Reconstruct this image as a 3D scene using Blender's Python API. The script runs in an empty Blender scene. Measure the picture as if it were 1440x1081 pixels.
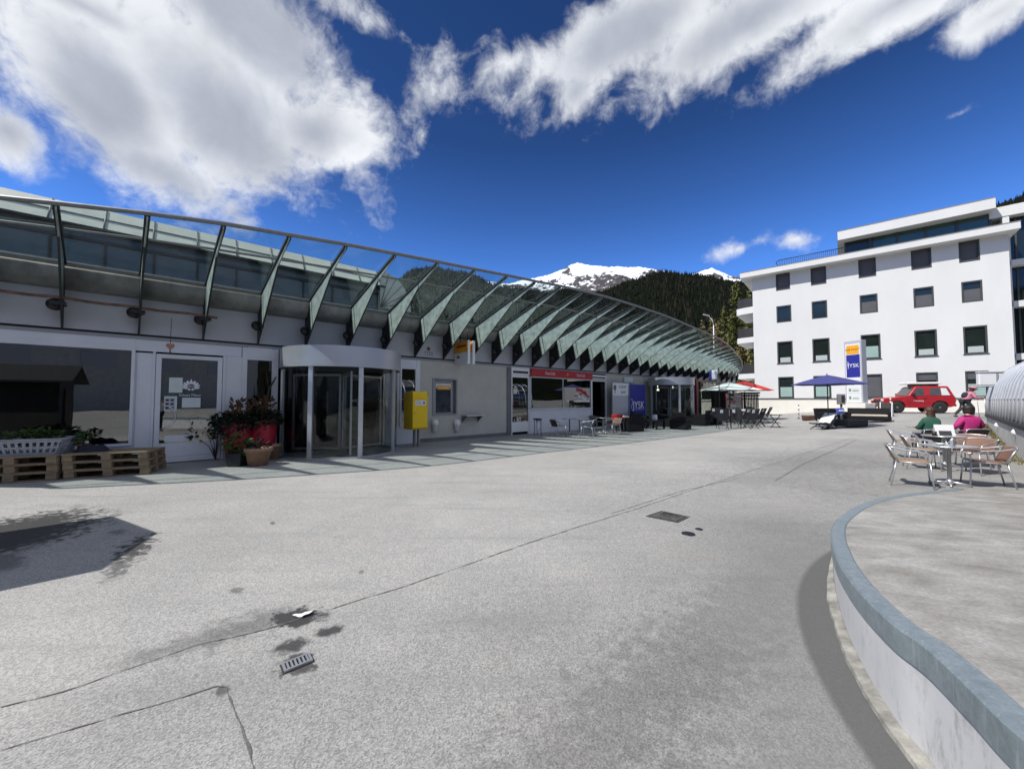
import bpy, math, random
from mathutils import Vector, Matrix, noise
rnd = random.Random(7)
D = bpy.data
SC = bpy.context.scene
COL = SC.collection
R = math.radians

# ------------------------------------------------------------------ camera model (used to turn measured sight lines into real positions)
EYE = Vector((0, 0, 1.55))
PITCH = R(2.276)
FPX = 541.0
CP, SP = math.cos(PITCH), math.sin(PITCH)


def ray(px, py):
    u = (px - 720) / FPX
    v = (540.5 - py) / FPX
    return Vector((u, CP - v * SP, SP + v * CP))


def sst(x):
    x = max(0.0, min(1.0, x))
    return x * x * (3 - 2 * x)


def gz(x, y):
    """height of the ground: the square rises gently towards the street on the right"""
    return 0.6 * sst((0.9 * x - 0.35 * y - 7.0) / 8.0)


def G(px, py):
    r = ray(px, py)
    z = 0.0
    for _ in range(25):
        k = (z - EYE.z) / r.z
        P = EYE + r * k
        z = 0.6 * z + 0.4 * gz(P.x, P.y)
    return Vector((P.x, P.y, gz(P.x, P.y)))


def AT(px, py, Y):
    r = ray(px, py)
    return EYE + r * (Y / r.y)


# shop facade frame: x along the facade, -y out towards the square
TH = math.atan(0.89)
TV = Vector((math.cos(TH), math.sin(TH), 0))
NV = Vector((TV.y, -TV.x, 0))
P0 = Vector((0, 17.0, 0))


def FP(px, py, a=0.0):
    r = ray(px, py)
    k = (P0 + NV * a - EYE).dot(NV) / r.dot(NV)
    X = EYE + r * k
    return (X - P0).dot(TV), X.z


def U(px, a=0.0, py=560):
    return FP(px, py, a)[0]


# white apartment block frame
WT = Vector((0.757, -0.652, 0)).normalized()
WN = Vector((-WT.y * -1, 0, 0))
WN = Vector((WT.y, -WT.x, 0))          # towards the square
W0 = Vector((24.0, 38.0, 0))


def WP(px, py, off=0.0):
    r = ray(px, py)
    k = (W0 + WN * off - EYE).dot(WN) / r.dot(WN)
    X = EYE + r * k
    return (X - W0).dot(WT), X.z


# ------------------------------------------------------------------ mesh builder
class MB:
    def __init__(s, M=None):
        s.v = []; s.f = []; s.m = []; s.s = []
        s.M = M or Matrix.Identity(4)

    def add(s, vs, fs, mi=0, sm=False):
        o = len(s.v)
        for p in vs:
            s.v.append(tuple(s.M @ Vector(p)))
        for f in fs:
            s.f.append([o + i for i in f]); s.m.append(mi); s.s.append(sm)

    def box(s, x0, x1, y0, y1, z0, z1, mi=0):
        if x0 > x1: x0, x1 = x1, x0
        if y0 > y1: y0, y1 = y1, y0
        if z0 > z1: z0, z1 = z1, z0
        s.add([(x0, y0, z0), (x1, y0, z0), (x1, y1, z0), (x0, y1, z0), (x0, y0, z1), (x1, y0, z1), (x1, y1, z1), (x0, y1, z1)],
              [(3, 2, 1, 0), (4, 5, 6, 7), (0, 1, 5, 4), (1, 2, 6, 5), (2, 3, 7, 6), (3, 0, 4, 7)], mi)

    def cbox(s, c, size, mi=0, rz=0.0, rx=0.0, ry=0.0):
        M = Matrix.Translation(c) @ Matrix.Rotation(rz, 4, 'Z') @ Matrix.Rotation(ry, 4, 'Y') @ Matrix.Rotation(rx, 4, 'X')
        old = s.M; s.M = old @ M
        a, b, c2 = size[0] / 2, size[1] / 2, size[2] / 2
        s.box(-a, a, -b, b, -c2, c2, mi); s.M = old

    def prism(s, poly, fn, h0, h1, mi=0, sm=False):
        """poly: 2d list; fn(p, q, h) -> 3d"""
        n = len(poly)
        vs = [fn(p, q, h0) for p, q in poly] + [fn(p, q, h1) for p, q in poly]
        fs = [tuple(range(n))[::-1], tuple(range(n, 2 * n))]
        for i in range(n):
            j = (i + 1) % n
            fs.append((i, j, n + j, n + i))
        s.add(vs, fs, mi, sm)

    def tube(s, pts, r, n=8, mi=0, cap=True, closed=False, sm=True):
        pts = [Vector(p) for p in pts]
        N = len(pts)
        rs = r if isinstance(r, (list, tuple)) else [r] * N
        vs = []; fs = []
        prev = None
        for i, p in enumerate(pts):
            if closed:
                d = pts[(i + 1) % N] - pts[(i - 1) % N]
            else:
                d = pts[min(i + 1, N - 1)] - pts[max(i - 1, 0)]
            d.normalize()
            if prev is None:
                up = Vector((0, 0, 1)) if abs(d.z) < 0.9 else Vector((1, 0, 0))
            else:
                up = prev
            x = up.cross(d)
            if x.length < 1e-6: x = Vector((1, 0, 0)).cross(d)
            x.normalize(); y = d.cross(x); prev = y
            for k in range(n):
                a = 2 * math.pi * k / n
                vs.append(p + (x * math.cos(a) + y * math.sin(a)) * rs[i])
        for i in range(N if closed else N - 1):
            j = (i + 1) % N
            for k in range(n):
                l = (k + 1) % n
                fs.append((i * n + k, i * n + l, j * n + l, j * n + k))
        if cap and not closed:
            fs.append(tuple(range(n))[::-1]); fs.append(tuple(range((N - 1) * n, N * n)))
        s.add(vs, fs, mi, sm)

    def lathe(s, prof, n=20, c=(0, 0, 0), mi=0, sm=True, cap=True):
        vs = []; fs = []
        for r, z in prof:
            for k in range(n):
                a = 2 * math.pi * k / n
                vs.append((c[0] + r * math.cos(a), c[1] + r * math.sin(a), c[2] + z))
        for i in range(len(prof) - 1):
            for k in range(n):
                l = (k + 1) % n
                fs.append((i * n + k, i * n + l, (i + 1) * n + l, (i + 1) * n + k))
        if cap:
            fs.append(tuple(range(n))[::-1]); fs.append(tuple(range((len(prof) - 1) * n, len(prof) * n)))
        s.add(vs, fs, mi, sm)

    def sweep(s, prof, path, mi=0, sm=False, closed_prof=True, cap=True):
        """prof: list of (side, up); path: list of (point, sidevec)"""
        n = len(prof); vs = []; fs = []
        for p, sv in path:
            for a, b in prof:
                vs.append(Vector(p) + Vector(sv) * a + Vector((0, 0, b)))
        for i in range(len(path) - 1):
            for k in range(n if closed_prof else n - 1):
                l = (k + 1) % n
                fs.append((i * n + k, i * n + l, (i + 1) * n + l, (i + 1) * n + k))
        if closed_prof and cap:
            fs.append(tuple(range(n))[::-1]); fs.append(tuple(range((len(path) - 1) * n, len(path) * n)))
        s.add(vs, fs, mi, sm)

    def build(s, name, mats, parent=None, loc=None, rz=0.0, bevel=0.0, seg=1):
        me = D.meshes.new(name)
        me.from_pydata(s.v, [], s.f)
        if not isinstance(mats, (list, tuple)): mats = [mats]
        for m in mats: me.materials.append(m)
        me.polygons.foreach_set('material_index', s.m)
        me.polygons.foreach_set('use_smooth', s.s)
        import bmesh
        bm = bmesh.new(); bm.from_mesh(me)
        bmesh.ops.recalc_face_normals(bm, faces=bm.faces)
        bm.to_mesh(me); bm.free()
        me.update()
        o = D.objects.new(name, me); COL.objects.link(o)
        if parent: o.parent = parent
        if loc is not None: o.location = loc
        if rz: o.rotation_euler.z = rz
        if bevel:
            b = o.modifiers.new('bevel', 'BEVEL'); b.width = bevel; b.segments = seg; b.limit_method = 'ANGLE'; b.angle_limit = R(40)
        return o


def tag(o, label=None, cat=None, group=None, kind=None):
    if label: o['label'] = label
    if cat: o['category'] = cat
    if group: o['group'] = group
    if kind: o['kind'] = kind
    return o


def empty(name, loc, rz=0.0, label=None, cat=None, group=None):
    o = D.objects.new(name, None); COL.objects.link(o)
    o.location = loc; o.rotation_euler.z = rz; o.empty_display_size = 0.2
    return tag(o, label, cat, group)


def dup(root, loc, rz=0.0, label=None, group=None):
    c = root.copy(); COL.objects.link(c); c.location = loc; c.rotation_euler.z = rz
    if label: c['label'] = label
    if group: c['group'] = group
    for ch in list(root.children):
        d = ch.copy(); COL.objects.link(d); d.parent = c
        for g in list(ch.children):
            e = g.copy(); COL.objects.link(e); e.parent = d
    return c


# ------------------------------------------------------------------ materials
def nt_new(name):
    m = D.materials.new(name); m.use_nodes = True
    nt = m.node_tree; nt.nodes.clear()
    return m, nt


class NT:
    def __init__(s, nt): s.nt = nt

    def n(s, typ, **kw):
        o = s.nt.nodes.new(typ)
        for k, v in kw.items():
            if k in ('inputs',):
                for i, val in v.items(): o.inputs[i].default_value = val
            else: setattr(o, k, v)
        return o

    def l(s, a, b): s.nt.links.new(a, b)

    def math(s, op, a, b=None, clamp=False, c=None):
        o = s.nt.nodes.new('ShaderNodeMath'); o.operation = op; o.use_clamp = clamp
        for i, x in enumerate((a, b, c)):
            if x is None: continue
            if isinstance(x, (int, float)): o.inputs[i].default_value = x
            else: s.l(x, o.inputs[i])
        return o.outputs[0]

    def mix(s, fac, a, b, mode='MIX'):
        o = s.nt.nodes.new('ShaderNodeMix'); o.data_type = 'RGBA'; o.blend_type = mode; o.clamp_factor = True
        for sock, x in ((o.inputs['Factor'], fac), (o.inputs[6], a), (o.inputs[7], b)):
            if isinstance(x, (int, float)): sock.default_value = x
            elif isinstance(x, (tuple, list)): sock.default_value = (*x[:3], 1)
            else: s.l(x, sock)
        return o.outputs[2]

    def noise(s, vec, scale, detail=4, rough=0.55, dist=0.0):
        o = s.nt.nodes.new('ShaderNodeTexNoise'); o.inputs['Scale'].default_value = scale
        o.inputs['Detail'].default_value = detail; o.inputs['Roughness'].default_value = rough; o.inputs['Distortion'].default_value = dist
        if vec is not None: s.l(vec, o.inputs['Vector'])
        return o.outputs[0]

    def ramp(s, fac, stops, interp='LINEAR'):
        o = s.nt.nodes.new('ShaderNodeValToRGB'); cr = o.color_ramp; cr.interpolation = interp
        while len(cr.elements) < len(stops): cr.elements.new(0.5)
        for e, (p, c) in zip(cr.elements, stops):
            e.position = p
            e.color = (c, c, c, 1) if isinstance(c, (int, float)) else (*c[:3], 1)
        s.l(fac, o.inputs[0])
        return o.outputs[0]

    def smooth(s, x, a, b):
        o = s.nt.nodes.new('ShaderNodeMapRange'); o.interpolation_type = 'SMOOTHSTEP'
        o.inputs[1].default_value = a; o.inputs[2].default_value = b; o.inputs[3].default_value = 0; o.inputs[4].default_value = 1
        s.l(x, o.inputs[0]); return o.outputs[0]

    def bump(s, h, strength, dist=0.01):
        o = s.nt.nodes.new('ShaderNodeBump'); o.inputs['Strength'].default_value = strength; o.inputs['Distance'].default_value = dist
        s.l(h, o.inputs['Height']); return o.outputs[0]

    def bsdf(s, col, rough=0.6, metal=0.0, normal=None, spec=0.5, alpha=None):
        b = s.nt.nodes.new('ShaderNodeBsdfPrincipled')
        for k, x in (('Base Color', col), ('Roughness', rough), ('Metallic', metal), ('Specular IOR Level', spec)):
            if isinstance(x, (int, float)): b.inputs[k].default_value = x
            elif isinstance(x, (tuple, list)): b.inputs[k].default_value = (*x[:3], 1)
            else: s.l(x, b.inputs[k])
        if normal is not None: s.l(normal, b.inputs['Normal'])
        return b.outputs[0]

    def out(s, sh):
        o = s.nt.nodes.new('ShaderNodeOutputMaterial'); s.l(sh, o.inputs['Surface'])


def mat(name, col, rough=0.6, metal=0.0, var=0.12, scale=4.0, bump=0.0, bscale=60.0, spec=0.5, dirt=0.0, stretch=None):
    m, nt = nt_new(name); t = NT(nt)
    tc = t.n('ShaderNodeTexCoord').outputs['Object']
    v = tc
    if stretch:
        mp = t.n('ShaderNodeMapping'); mp.inputs['Scale'].default_value = stretch; t.l(tc, mp.inputs[0]); v = mp.outputs[0]
    n1 = t.noise(v, scale, 6, 0.6)
    lo = tuple(c * (1 - var) for c in col); hi = tuple(min(1, c * (1 + var)) for c in col)
    c = t.ramp(n1, [(0.3, lo), (0.7, hi)])
    if dirt:
        n2 = t.noise(v, scale * 0.45, 8, 0.7, 0.6)
        k = t.smooth(n2, 0.52, 0.75)
        c = t.mix(t.math('MULTIPLY', k, dirt), c, tuple(x * 0.45 for x in col))
    rr = t.math('ADD', t.math('MULTIPLY', n1, 0.2), rough - 0.1, True)
    nrm = None
    if bump:
        nrm = t.bump(t.noise(v, bscale, 5, 0.6), bump, 0.01)
    t.out(t.bsdf(c, rr, metal, nrm, spec))
    return m


def glass(name, tint, refl=1.0, rough=0.02, base=0.04):
    """thin pane: lets tinted light straight through and mirrors more at grazing angles"""
    m, nt = nt_new(name); t = NT(nt)
    tr = t.n('ShaderNodeBsdfTransparent'); tr.inputs[0].default_value = (*tint, 1)
    gl = t.n('ShaderNodeBsdfGlossy'); gl.inputs['Roughness'].default_value = rough
    tc = t.n('ShaderNodeTexCoord').outputs['Object']
    bn = t.bump(t.noise(tc, 1.3, 2, 0.4), 0.05, 0.02)
    t.l(bn, gl.inputs['Normal'])
    lw = t.n('ShaderNodeLayerWeight'); lw.inputs[0].default_value = 0.5
    f = t.math('ADD', t.math('MULTIPLY', t.math('POWER', lw.outputs['Facing'], 5.0), refl), base, True)
    mx = t.n('ShaderNodeMixShader'); t.l(f, mx.inputs[0]); t.l(tr.outputs[0], mx.inputs[1]); t.l(gl.outputs[0], mx.inputs[2])
    t.out(mx.outputs[0])
    return m


def leafmat(name, a, b, scale=3.0, spec=0.25):
    m, nt = nt_new(name); t = NT(nt)
    tc = t.n('ShaderNodeTexCoord').outputs['Object']
    c = t.ramp(t.noise(tc, scale, 5, 0.7), [(0.3, a), (0.7, b)])
    t.out(t.bsdf(c, 0.65, 0, None, spec))
    return m


M = {}
M['galv'] = mat('galvanised_steel', (0.315, 0.372, 0.36), 0.55, 0.25, 0.32, 5, 0.06, 30, dirt=0.45)
M['rail'] = mat('grey_rail_steel', (0.2, 0.21, 0.21), 0.45, 0.5, 0.15, 8)
M['darkbar'] = mat('dark_glazing_bar', (0.035, 0.04, 0.04), 0.5, 0.3, 0.15, 8)
M['spandrel'] = mat('grey_spandrel_panel', (0.45, 0.455, 0.48), 0.5, 0.15, 0.06, 1.5, dirt=0.12)
M['gutter'] = mat('weathered_gutter', (0.27, 0.28, 0.27), 0.55, 0.3, 0.3, 4, dirt=0.5, stretch=(1, 1, 0.4))
M['trim'] = mat('grey_trim', (0.30, 0.30, 0.31), 0.55, 0.1, 0.1, 3)
M['gap'] = mat('shadow_gap', (0.02, 0.02, 0.02), 0.8)
M['frame'] = mat('white_lavender_frame', (0.68, 0.68, 0.71), 0.45, 0, 0.05, 2, dirt=0.1)
M['plaster'] = mat('beige_grey_plaster', (0.49, 0.475, 0.42), 0.85, 0, 0.08, 1.6, 0.25, 90, dirt=0.18)
M['plinth'] = mat('dark_plinth', (0.16, 0.16, 0.16), 0.8, 0, 0.15, 3)
M['alu'] = mat('brushed_aluminium', (0.55, 0.56, 0.58), 0.35, 0.75, 0.06, 3)
M['fascia'] = mat('silver_fascia', (0.42, 0.43, 0.46), 0.4, 0.45, 0.05, 2)
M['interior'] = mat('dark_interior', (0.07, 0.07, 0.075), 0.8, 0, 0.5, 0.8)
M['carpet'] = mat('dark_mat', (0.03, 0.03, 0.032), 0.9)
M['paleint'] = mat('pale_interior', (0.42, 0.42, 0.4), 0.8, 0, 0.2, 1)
M['winglass'] = glass('shop_window_glass', (0.36, 0.40, 0.39), 0.75, 0.01, 0.24)
M['clearglass'] = glass('clear_door_glass', (0.62, 0.66, 0.65), 1.0, 0.01, 0.05)
M['canglass'] = glass('canopy_glass', (0.74, 0.835, 0.815), 0.8, 0.12, 0.14)
M['clerglass'] = mat('clerestory_glass', (0.085, 0.115, 0.115), 0.25, 0, 0.35, 0.8, spec=0.7)
M['palepanel'] = mat('pale_roof_panel', (0.66, 0.68, 0.6), 0.6, 0, 0.08, 3)
M['roof'] = mat('grey_roof_sheet', (0.2, 0.2, 0.2), 0.7, 0, 0.2, 1)
M['black'] = mat('black_plastic', (0.015, 0.015, 0.017), 0.5)
M['blackmetal'] = mat('black_metal', (0.02, 0.02, 0.022), 0.4, 0.3)
M['rattan'] = mat('black_rattan', (0.010, 0.010, 0.012), 0.7, 0, 0.4, 60, 0.5, 90, spec=0.2)
M['wicker'] = mat('brown_wicker', (0.19, 0.105, 0.07), 0.6, 0, 0.3, 70, 0.6, 110)
M['tanwicker'] = mat('tan_wicker', (0.30, 0.195, 0.12), 0.6, 0, 0.3, 70, 0.6, 110)
M['darkwicker'] = mat('dark_wicker', (0.05, 0.035, 0.03), 0.65, 0, 0.4, 70, 0.6, 110)
M['grey_fabric'] = mat('grey_fabric', (0.045, 0.047, 0.052), 0.9, 0, 0.25, 40, 0.4, 120)
M['beige_fabric'] = mat('beige_cushion', (0.5, 0.45, 0.38), 0.9, 0, 0.1, 20)
M['white_cloth'] = mat('white_cloth', (0.75, 0.75, 0.74), 0.85, 0, 0.08, 6, 0.3, 12)
M['wood'] = mat('pallet_wood', (0.27, 0.2, 0.125), 0.8, 0, 0.35, 5, 0.3, 50, dirt=0.35, stretch=(1, 6, 6))
M['rust'] = mat('rusty_wood_pole', (0.16, 0.085, 0.06), 0.8, 0, 0.5, 7, 0.3, 40, dirt=0.4)
M['crate'] = mat('grey_crate_plastic', (0.34, 0.36, 0.4), 0.5, 0, 0.06, 6)
M['redpot'] = mat('red_planter', (0.42, 0.015, 0.04), 0.45, 0, 0.12, 4)
M['terracotta'] = mat('terracotta', (0.33, 0.19, 0.125), 0.8, 0, 0.2, 9, 0.2)
M['soil'] = mat('soil', (0.03, 0.022, 0.016), 0.95)
M['leaf'] = leafmat('plant_leaves', (0.02, 0.045, 0.012), (0.075, 0.13, 0.03), 9)
M['leafdark'] = leafmat('dark_leaves', (0.012, 0.02, 0.012), (0.035, 0.05, 0.03), 9)
M['leafred'] = leafmat('reddish_leaves', (0.06, 0.03, 0.015), (0.14, 0.07, 0.03), 9)
M['twig'] = mat('twig_bark', (0.06, 0.045, 0.035), 0.85)
M['copper'] = mat('copper_ornament', (0.4, 0.17, 0.11), 0.4, 0.5)
M['yellow'] = mat('postal_yellow', (0.78, 0.52, 0.005), 0.4, 0, 0.05, 3)
M['orange'] = mat('amber_sign', (0.8, 0.36, 0.01), 0.5, 0, 0.06, 3)
M['signwhite'] = mat('sign_white', (0.72, 0.73, 0.75), 0.5, 0, 0.03, 2)
M['signgrey'] = mat('sign_grey', (0.42, 0.43, 0.47), 0.5, 0, 0.03, 2)
M['signblue'] = mat('sign_blue', (0.02, 0.025, 0.25), 0.5, 0, 0.05, 2)
M['signred'] = mat('sign_red', (0.42, 0.015, 0.02), 0.45, 0, 0.05, 2)
M['screen'] = mat('dark_screen', (0.02, 0.03, 0.045), 0.2, 0, 0.6, 6, spec=0.6)
M['paper'] = mat('paper', (0.6, 0.66, 0.64), 0.8, 0, 0.05, 6)
M['white'] = mat('white_paint', (0.78, 0.78, 0.77), 0.6, 0, 0.03, 2)
M['render'] = mat('white_render', (0.65, 0.655, 0.645), 0.9, 0, 0.04, 0.5, 0.9, 7, dirt=0.05, stretch=(1, 1, 0.35))
M['plinthcream'] = mat('cream_plinth', (0.72, 0.70, 0.64), 0.9, 0, 0.04, 1.5, 0.2, 30, dirt=0.06)
M['winframe'] = mat('dark_window_frame', (0.05, 0.055, 0.052), 0.5)
M['blind'] = mat('grey_blind', (0.085, 0.085, 0.095), 0.6, 0, 0.08, 2)
M['aptglass'] = mat('apartment_glass', (0.015, 0.022, 0.02), 0.06, 0, 0.3, 0.7, spec=0.45)
M['aptlow'] = mat('frosted_lower_glass', (0.3, 0.42, 0.39), 0.2, 0, 0.08, 2)
M['flower'] = mat('pale_window_flowers', (0.4, 0.45, 0.44), 0.8, 0, 0.5, 30)
M['greenpane'] = mat('green_tinted_glazing', (0.03, 0.07, 0.05), 0.12, 0, 0.3, 0.6, spec=0.7)
M['redpaint'] = mat('red_car_paint', (0.36, 0.012, 0.02), 0.25, 0, 0.06, 1.5, spec=0.6)
M['carglass'] = mat('car_glass', (0.05, 0.06, 0.065), 0.08, 0, 0.3, 2, spec=0.7)
M['tyre'] = mat('tyre_rubber', (0.018, 0.018, 0.018), 0.85)
M['rim'] = mat('wheel_rim', (0.3, 0.29, 0.26), 0.45, 0.5)
M['skin'] = mat('skin', (0.55, 0.34, 0.25), 0.55, 0, 0.08, 20)
M['hairb'] = mat('brown_hair', (0.06, 0.03, 0.018), 0.6, 0, 0.4, 60)
M['haird'] = mat('dark_hair', (0.018, 0.013, 0.012), 0.6, 0, 0.4, 60)
M['green'] = mat('green_jacket', (0.02, 0.09, 0.06), 0.8, 0, 0.3, 14, 0.4, 25)
M['pink'] = mat('magenta_jacket', (0.42, 0.02, 0.16), 0.75, 0, 0.15, 10, 0.4, 25)
M['rose'] = mat('rose_jacket', (0.5, 0.2, 0.25), 0.8, 0, 0.2, 12, 0.3, 25)
M['navy'] = mat('navy_cloth', (0.018, 0.02, 0.035), 0.85, 0, 0.2, 12)
M['blueumb'] = mat('blue_parasol_cloth', (0.045, 0.05, 0.19), 0.85, 0, 0.1, 5)
M['whiteumb'] = mat('white_parasol_cloth', (0.72, 0.76, 0.74), 0.85, 0, 0.06, 5)
M['redumb'] = mat('red_parasol_cloth', (0.5, 0.03, 0.03), 0.85, 0, 0.08, 5)
M['redpost'] = mat('dark_red_post', (0.22, 0.015, 0.025), 0.5)
M['concrete'] = mat('grey_concrete', (0.5, 0.5, 0.48), 0.85, 0, 0.12, 2.5, 0.25, 60, dirt=0.25)
M['steel'] = mat('polished_steel', (0.62, 0.64, 0.66), 0.3, 0.85, 0.08, 5)
M['bark'] = mat('tree_bark', (0.07, 0.05, 0.038), 0.9, 0, 0.3, 10, 0.5)
M['needle'] = leafmat('spruce_needles', (0.05, 0.065, 0.015), (0.15, 0.155, 0.04), 0.9)
M['larch'] = leafmat('larch_twigs', (0.10, 0.09, 0.035), (0.22, 0.185, 0.075), 0.9)
M['slat'] = mat('dark_slats', (0.018, 0.018, 0.021), 0.7, 0, 0.3, 5)
M['flagblue'] = mat('flag_blue', (0.05, 0.08, 0.4), 0.8, 0, 0.1, 5)
# ------------------------------------------------------------------ camera, sun, sky
cam = D.cameras.new('camera'); camo = D.objects.new('camera', cam); COL.objects.link(camo)
camo.location = EYE; camo.rotation_euler = (R(90) + PITCH, 0, 0)
cam.sensor_fit = 'HORIZONTAL'; cam.sensor_width = 36.0; cam.lens = 36.0 * FPX / 1440.0
cam.clip_start = 0.05; cam.clip_end = 20000
SC.camera = camo

SUND = Vector((-0.757, -0.34, 1.0)).normalized()      # towards the sun
sun = D.lights.new('sun', 'SUN'); suno = D.objects.new('sun', sun); COL.objects.link(suno)
sun.energy = 4.7; sun.angle = R(0.5); sun.color = (1.0, 0.955, 0.89)
suno.rotation_euler = (-SUND).to_track_quat('-Z', 'Y').to_euler()
suno.location = (0, 0, 40)

w = D.worlds.new('World'); SC.world = w; w.use_nodes = True
wt = w.node_tree; wt.nodes.clear(); t = NT(wt)
sky = t.n('ShaderNodeTexSky'); sky.sky_type = 'NISHITA'; sky.sun_disc = False
sky.sun_elevation = math.asin(SUND.z); sky.sun_rotation = math.atan2(SUND.x, SUND.y)
sky.altitude = 1600; sky.air_density = 1.0; sky.dust_density = 0.3; sky.ozone_density = 3.0
hsv = t.n('ShaderNodeHueSaturation'); hsv.inputs['Saturation'].default_value = 1.12; hsv.inputs['Value'].default_value = 1.0
hsv.inputs['Hue'].default_value = 0.5
t.l(sky.outputs[0], hsv.inputs['Color']); skyc = t.mix(1.0, hsv.outputs[0], (0.55, 0.79, 1.20), 'MULTIPLY')
sz_ = t.n('ShaderNodeSeparateXYZ'); wdir = t.n('ShaderNodeTexCoord'); t.l(wdir.outputs['Generated'], sz_.inputs[0])
skyc = t.mix(1.0, skyc, t.ramp(sz_.outputs['Z'], [(0.0, 0.9), (0.3, 0.80), (0.42, 0.58), (0.56, 0.37), (0.75, 0.32)]), 'MULTIPLY')
skyc = t.mix(1.0, skyc, (2.0, 2.0, 2.0), 'MULTIPLY')
tc = t.n('ShaderNodeTexCoord').outputs['Generated']
nrm = t.n('ShaderNodeVectorMath', operation='NORMALIZE'); t.l(tc, nrm.inputs[0]); dvec = nrm.outputs[0]
CLOUDS = [  # where each cloud stands in the sky: centre, two half sizes (sight-line units), tilt
    (310, 165, 250, 120, 22, 1.0), (150, 130, 190, 130, 25, 1.0), (370, 50, 170, 110, 10, 0.9), (10, 185, 90, 60, 20, 0.75), (445, 190, 95, 80, -20, 0.85),
    (230, 245, 200, 55, 15, 0.8), (120, 10, 150, 45, 0, 0.8), (330, 300, 90, 40, 30, 0.6), (594, 128, 34, 42, 50, 0.27), (470, -10, 80, 50, 0, 0.6),
    (870, 55, 170, 85, -5, 0.95), (1050, 30, 260, 75, -8, 0.95), (1270, 0, 230, 62, -5, 0.85), (1400, 20, 110, 40, -8, 0.7), (810, 130, 55, 60, 70, 0.7), (745, 135, 42, 40, 60, 0.4),
    (725, 85, 32, 20, -20, 0.42), (1118, 337, 28, 17, 20, 0.36), (1035, 350, 52, 13, -12, 0.36), (1340, 163, 50, 14, -15, 0.36), (1185, 246, 30, 9, -5, 0.26),
    (-250, 60, 260, 120, 10, 0.8), (1700, 120, 200, 60, -10, 0.8)]
FILL_CLOUDS = [(-150, 48, .5, .42), (150, 40, .55, .4), (95, 50, .45, .4), (-75, 62, .4, .45), (20, 80, .45, .4), (-110, 25, .4, .22), (178, 18, .5, .2), (120, 18, .4, .2), (60, 68, .4, .35)]
field = None
for (az, el, a, b) in FILL_CLOUDS:      # unseen clouds to the sides, overhead and behind, added as neutral fill light
    az, el = R(az), R(el); c = Vector((math.sin(az) * math.cos(el), math.cos(az) * math.cos(el), math.sin(el)))
    u = Vector((math.cos(az), -math.sin(az), 0)); v = u.cross(c).normalized()
    sub = t.n('ShaderNodeVectorMath', operation='SUBTRACT'); t.l(dvec, sub.inputs[0]); sub.inputs[1].default_value = c
    d1 = t.n('ShaderNodeVectorMath', operation='DOT_PRODUCT'); t.l(sub.outputs[0], d1.inputs[0]); d1.inputs[1].default_value = u / a
    d2 = t.n('ShaderNodeVectorMath', operation='DOT_PRODUCT'); t.l(sub.outputs[0], d2.inputs[0]); d2.inputs[1].default_value = v / b
    d3 = t.n('ShaderNodeVectorMath', operation='DOT_PRODUCT'); t.l(sub.outputs[0], d3.inputs[0]); d3.inputs[1].default_value = c
    q = t.math('ADD', t.math('ADD', t.math('MULTIPLY', d1.outputs['Value'], d1.outputs['Value']), t.math('MULTIPLY', d2.outputs['Value'], d2.outputs['Value'])), t.math('MULTIPLY', d3.outputs['Value'], d3.outputs['Value']))
    f = t.math('MULTIPLY', t.math('SUBTRACT', 1.0, t.math('SQRT', q)), 0.75)
    field = f if field is None else t.math('SMOOTH_MAX', field, f, c=0.12)
for (px, py, a, b, ang, amp) in CLOUDS:
    a *= 1.12; b *= 1.12
    c = ray(px, py).normalized()
    ca, sa = math.cos(R(ang)), math.sin(R(ang))
    e1 = ray(px + ca, py + sa).normalized() - c; e2 = ray(px - sa, py + ca).normalized() - c
    e1 = e1 - c * e1.dot(c); e2 = e2 - c * e2.dot(c)
    u = e1 / (e1.length_squared * a); v = e2 / (e2.length_squared * b)
    sub = t.n('ShaderNodeVectorMath', operation='SUBTRACT'); t.l(dvec, sub.inputs[0]); sub.inputs[1].default_value = c
    d1 = t.n('ShaderNodeVectorMath', operation='DOT_PRODUCT'); t.l(sub.outputs[0], d1.inputs[0]); d1.inputs[1].default_value = u
    d2 = t.n('ShaderNodeVectorMath', operation='DOT_PRODUCT'); t.l(sub.outputs[0], d2.inputs[0]); d2.inputs[1].default_value = v
    q = t.math('ADD', t.math('MULTIPLY', d1.outputs['Value'], d1.outputs['Value']), t.math('MULTIPLY', d2.outputs['Value'], d2.outputs['Value']))
    f = t.math('MULTIPLY', t.math('SUBTRACT', 1.0, t.math('SQRT', q)), amp)
    field = f if field is None else t.math('SMOOTH_MAX', field, f, c=0.12)
wob = t.n('ShaderNodeTexNoise'); wob.inputs['Scale'].default_value = 5.0; wob.inputs['Detail'].default_value = 4; t.l(dvec, wob.inputs['Vector'])
wsub = t.n('ShaderNodeVectorMath', operation='SUBTRACT'); t.l(wob.outputs['Color'], wsub.inputs[0]); wsub.inputs[1].default_value = (0.5, 0.5, 0.5)
wsc = t.n('ShaderNodeVectorMath', operation='SCALE'); t.l(wsub.outputs[0], wsc.inputs[0]); wsc.inputs['Scale'].default_value = 0.12
wad = t.n('ShaderNodeVectorMath', operation='ADD'); t.l(dvec, wad.inputs[0]); t.l(wsc.outputs[0], wad.inputs[1]); dw = wad.outputs[0]
n1 = t.noise(dw, 4.2, 14, 0.64)
n2 = t.noise(dw, 22.0, 8, 0.6)
nn = t.math('ADD', t.math('MULTIPLY', t.math('SUBTRACT', n1, 0.5), 2.0), t.math('MULTIPLY', t.math('SUBTRACT', n2, 0.5), 0.5))
dens = t.math('ADD', field, t.math('SUBTRACT', nn, 0.02))
cov = t.smooth(dens, -0.02, 0.5)
n3 = t.noise(dw, 3.2, 6, 0.55)
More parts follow.
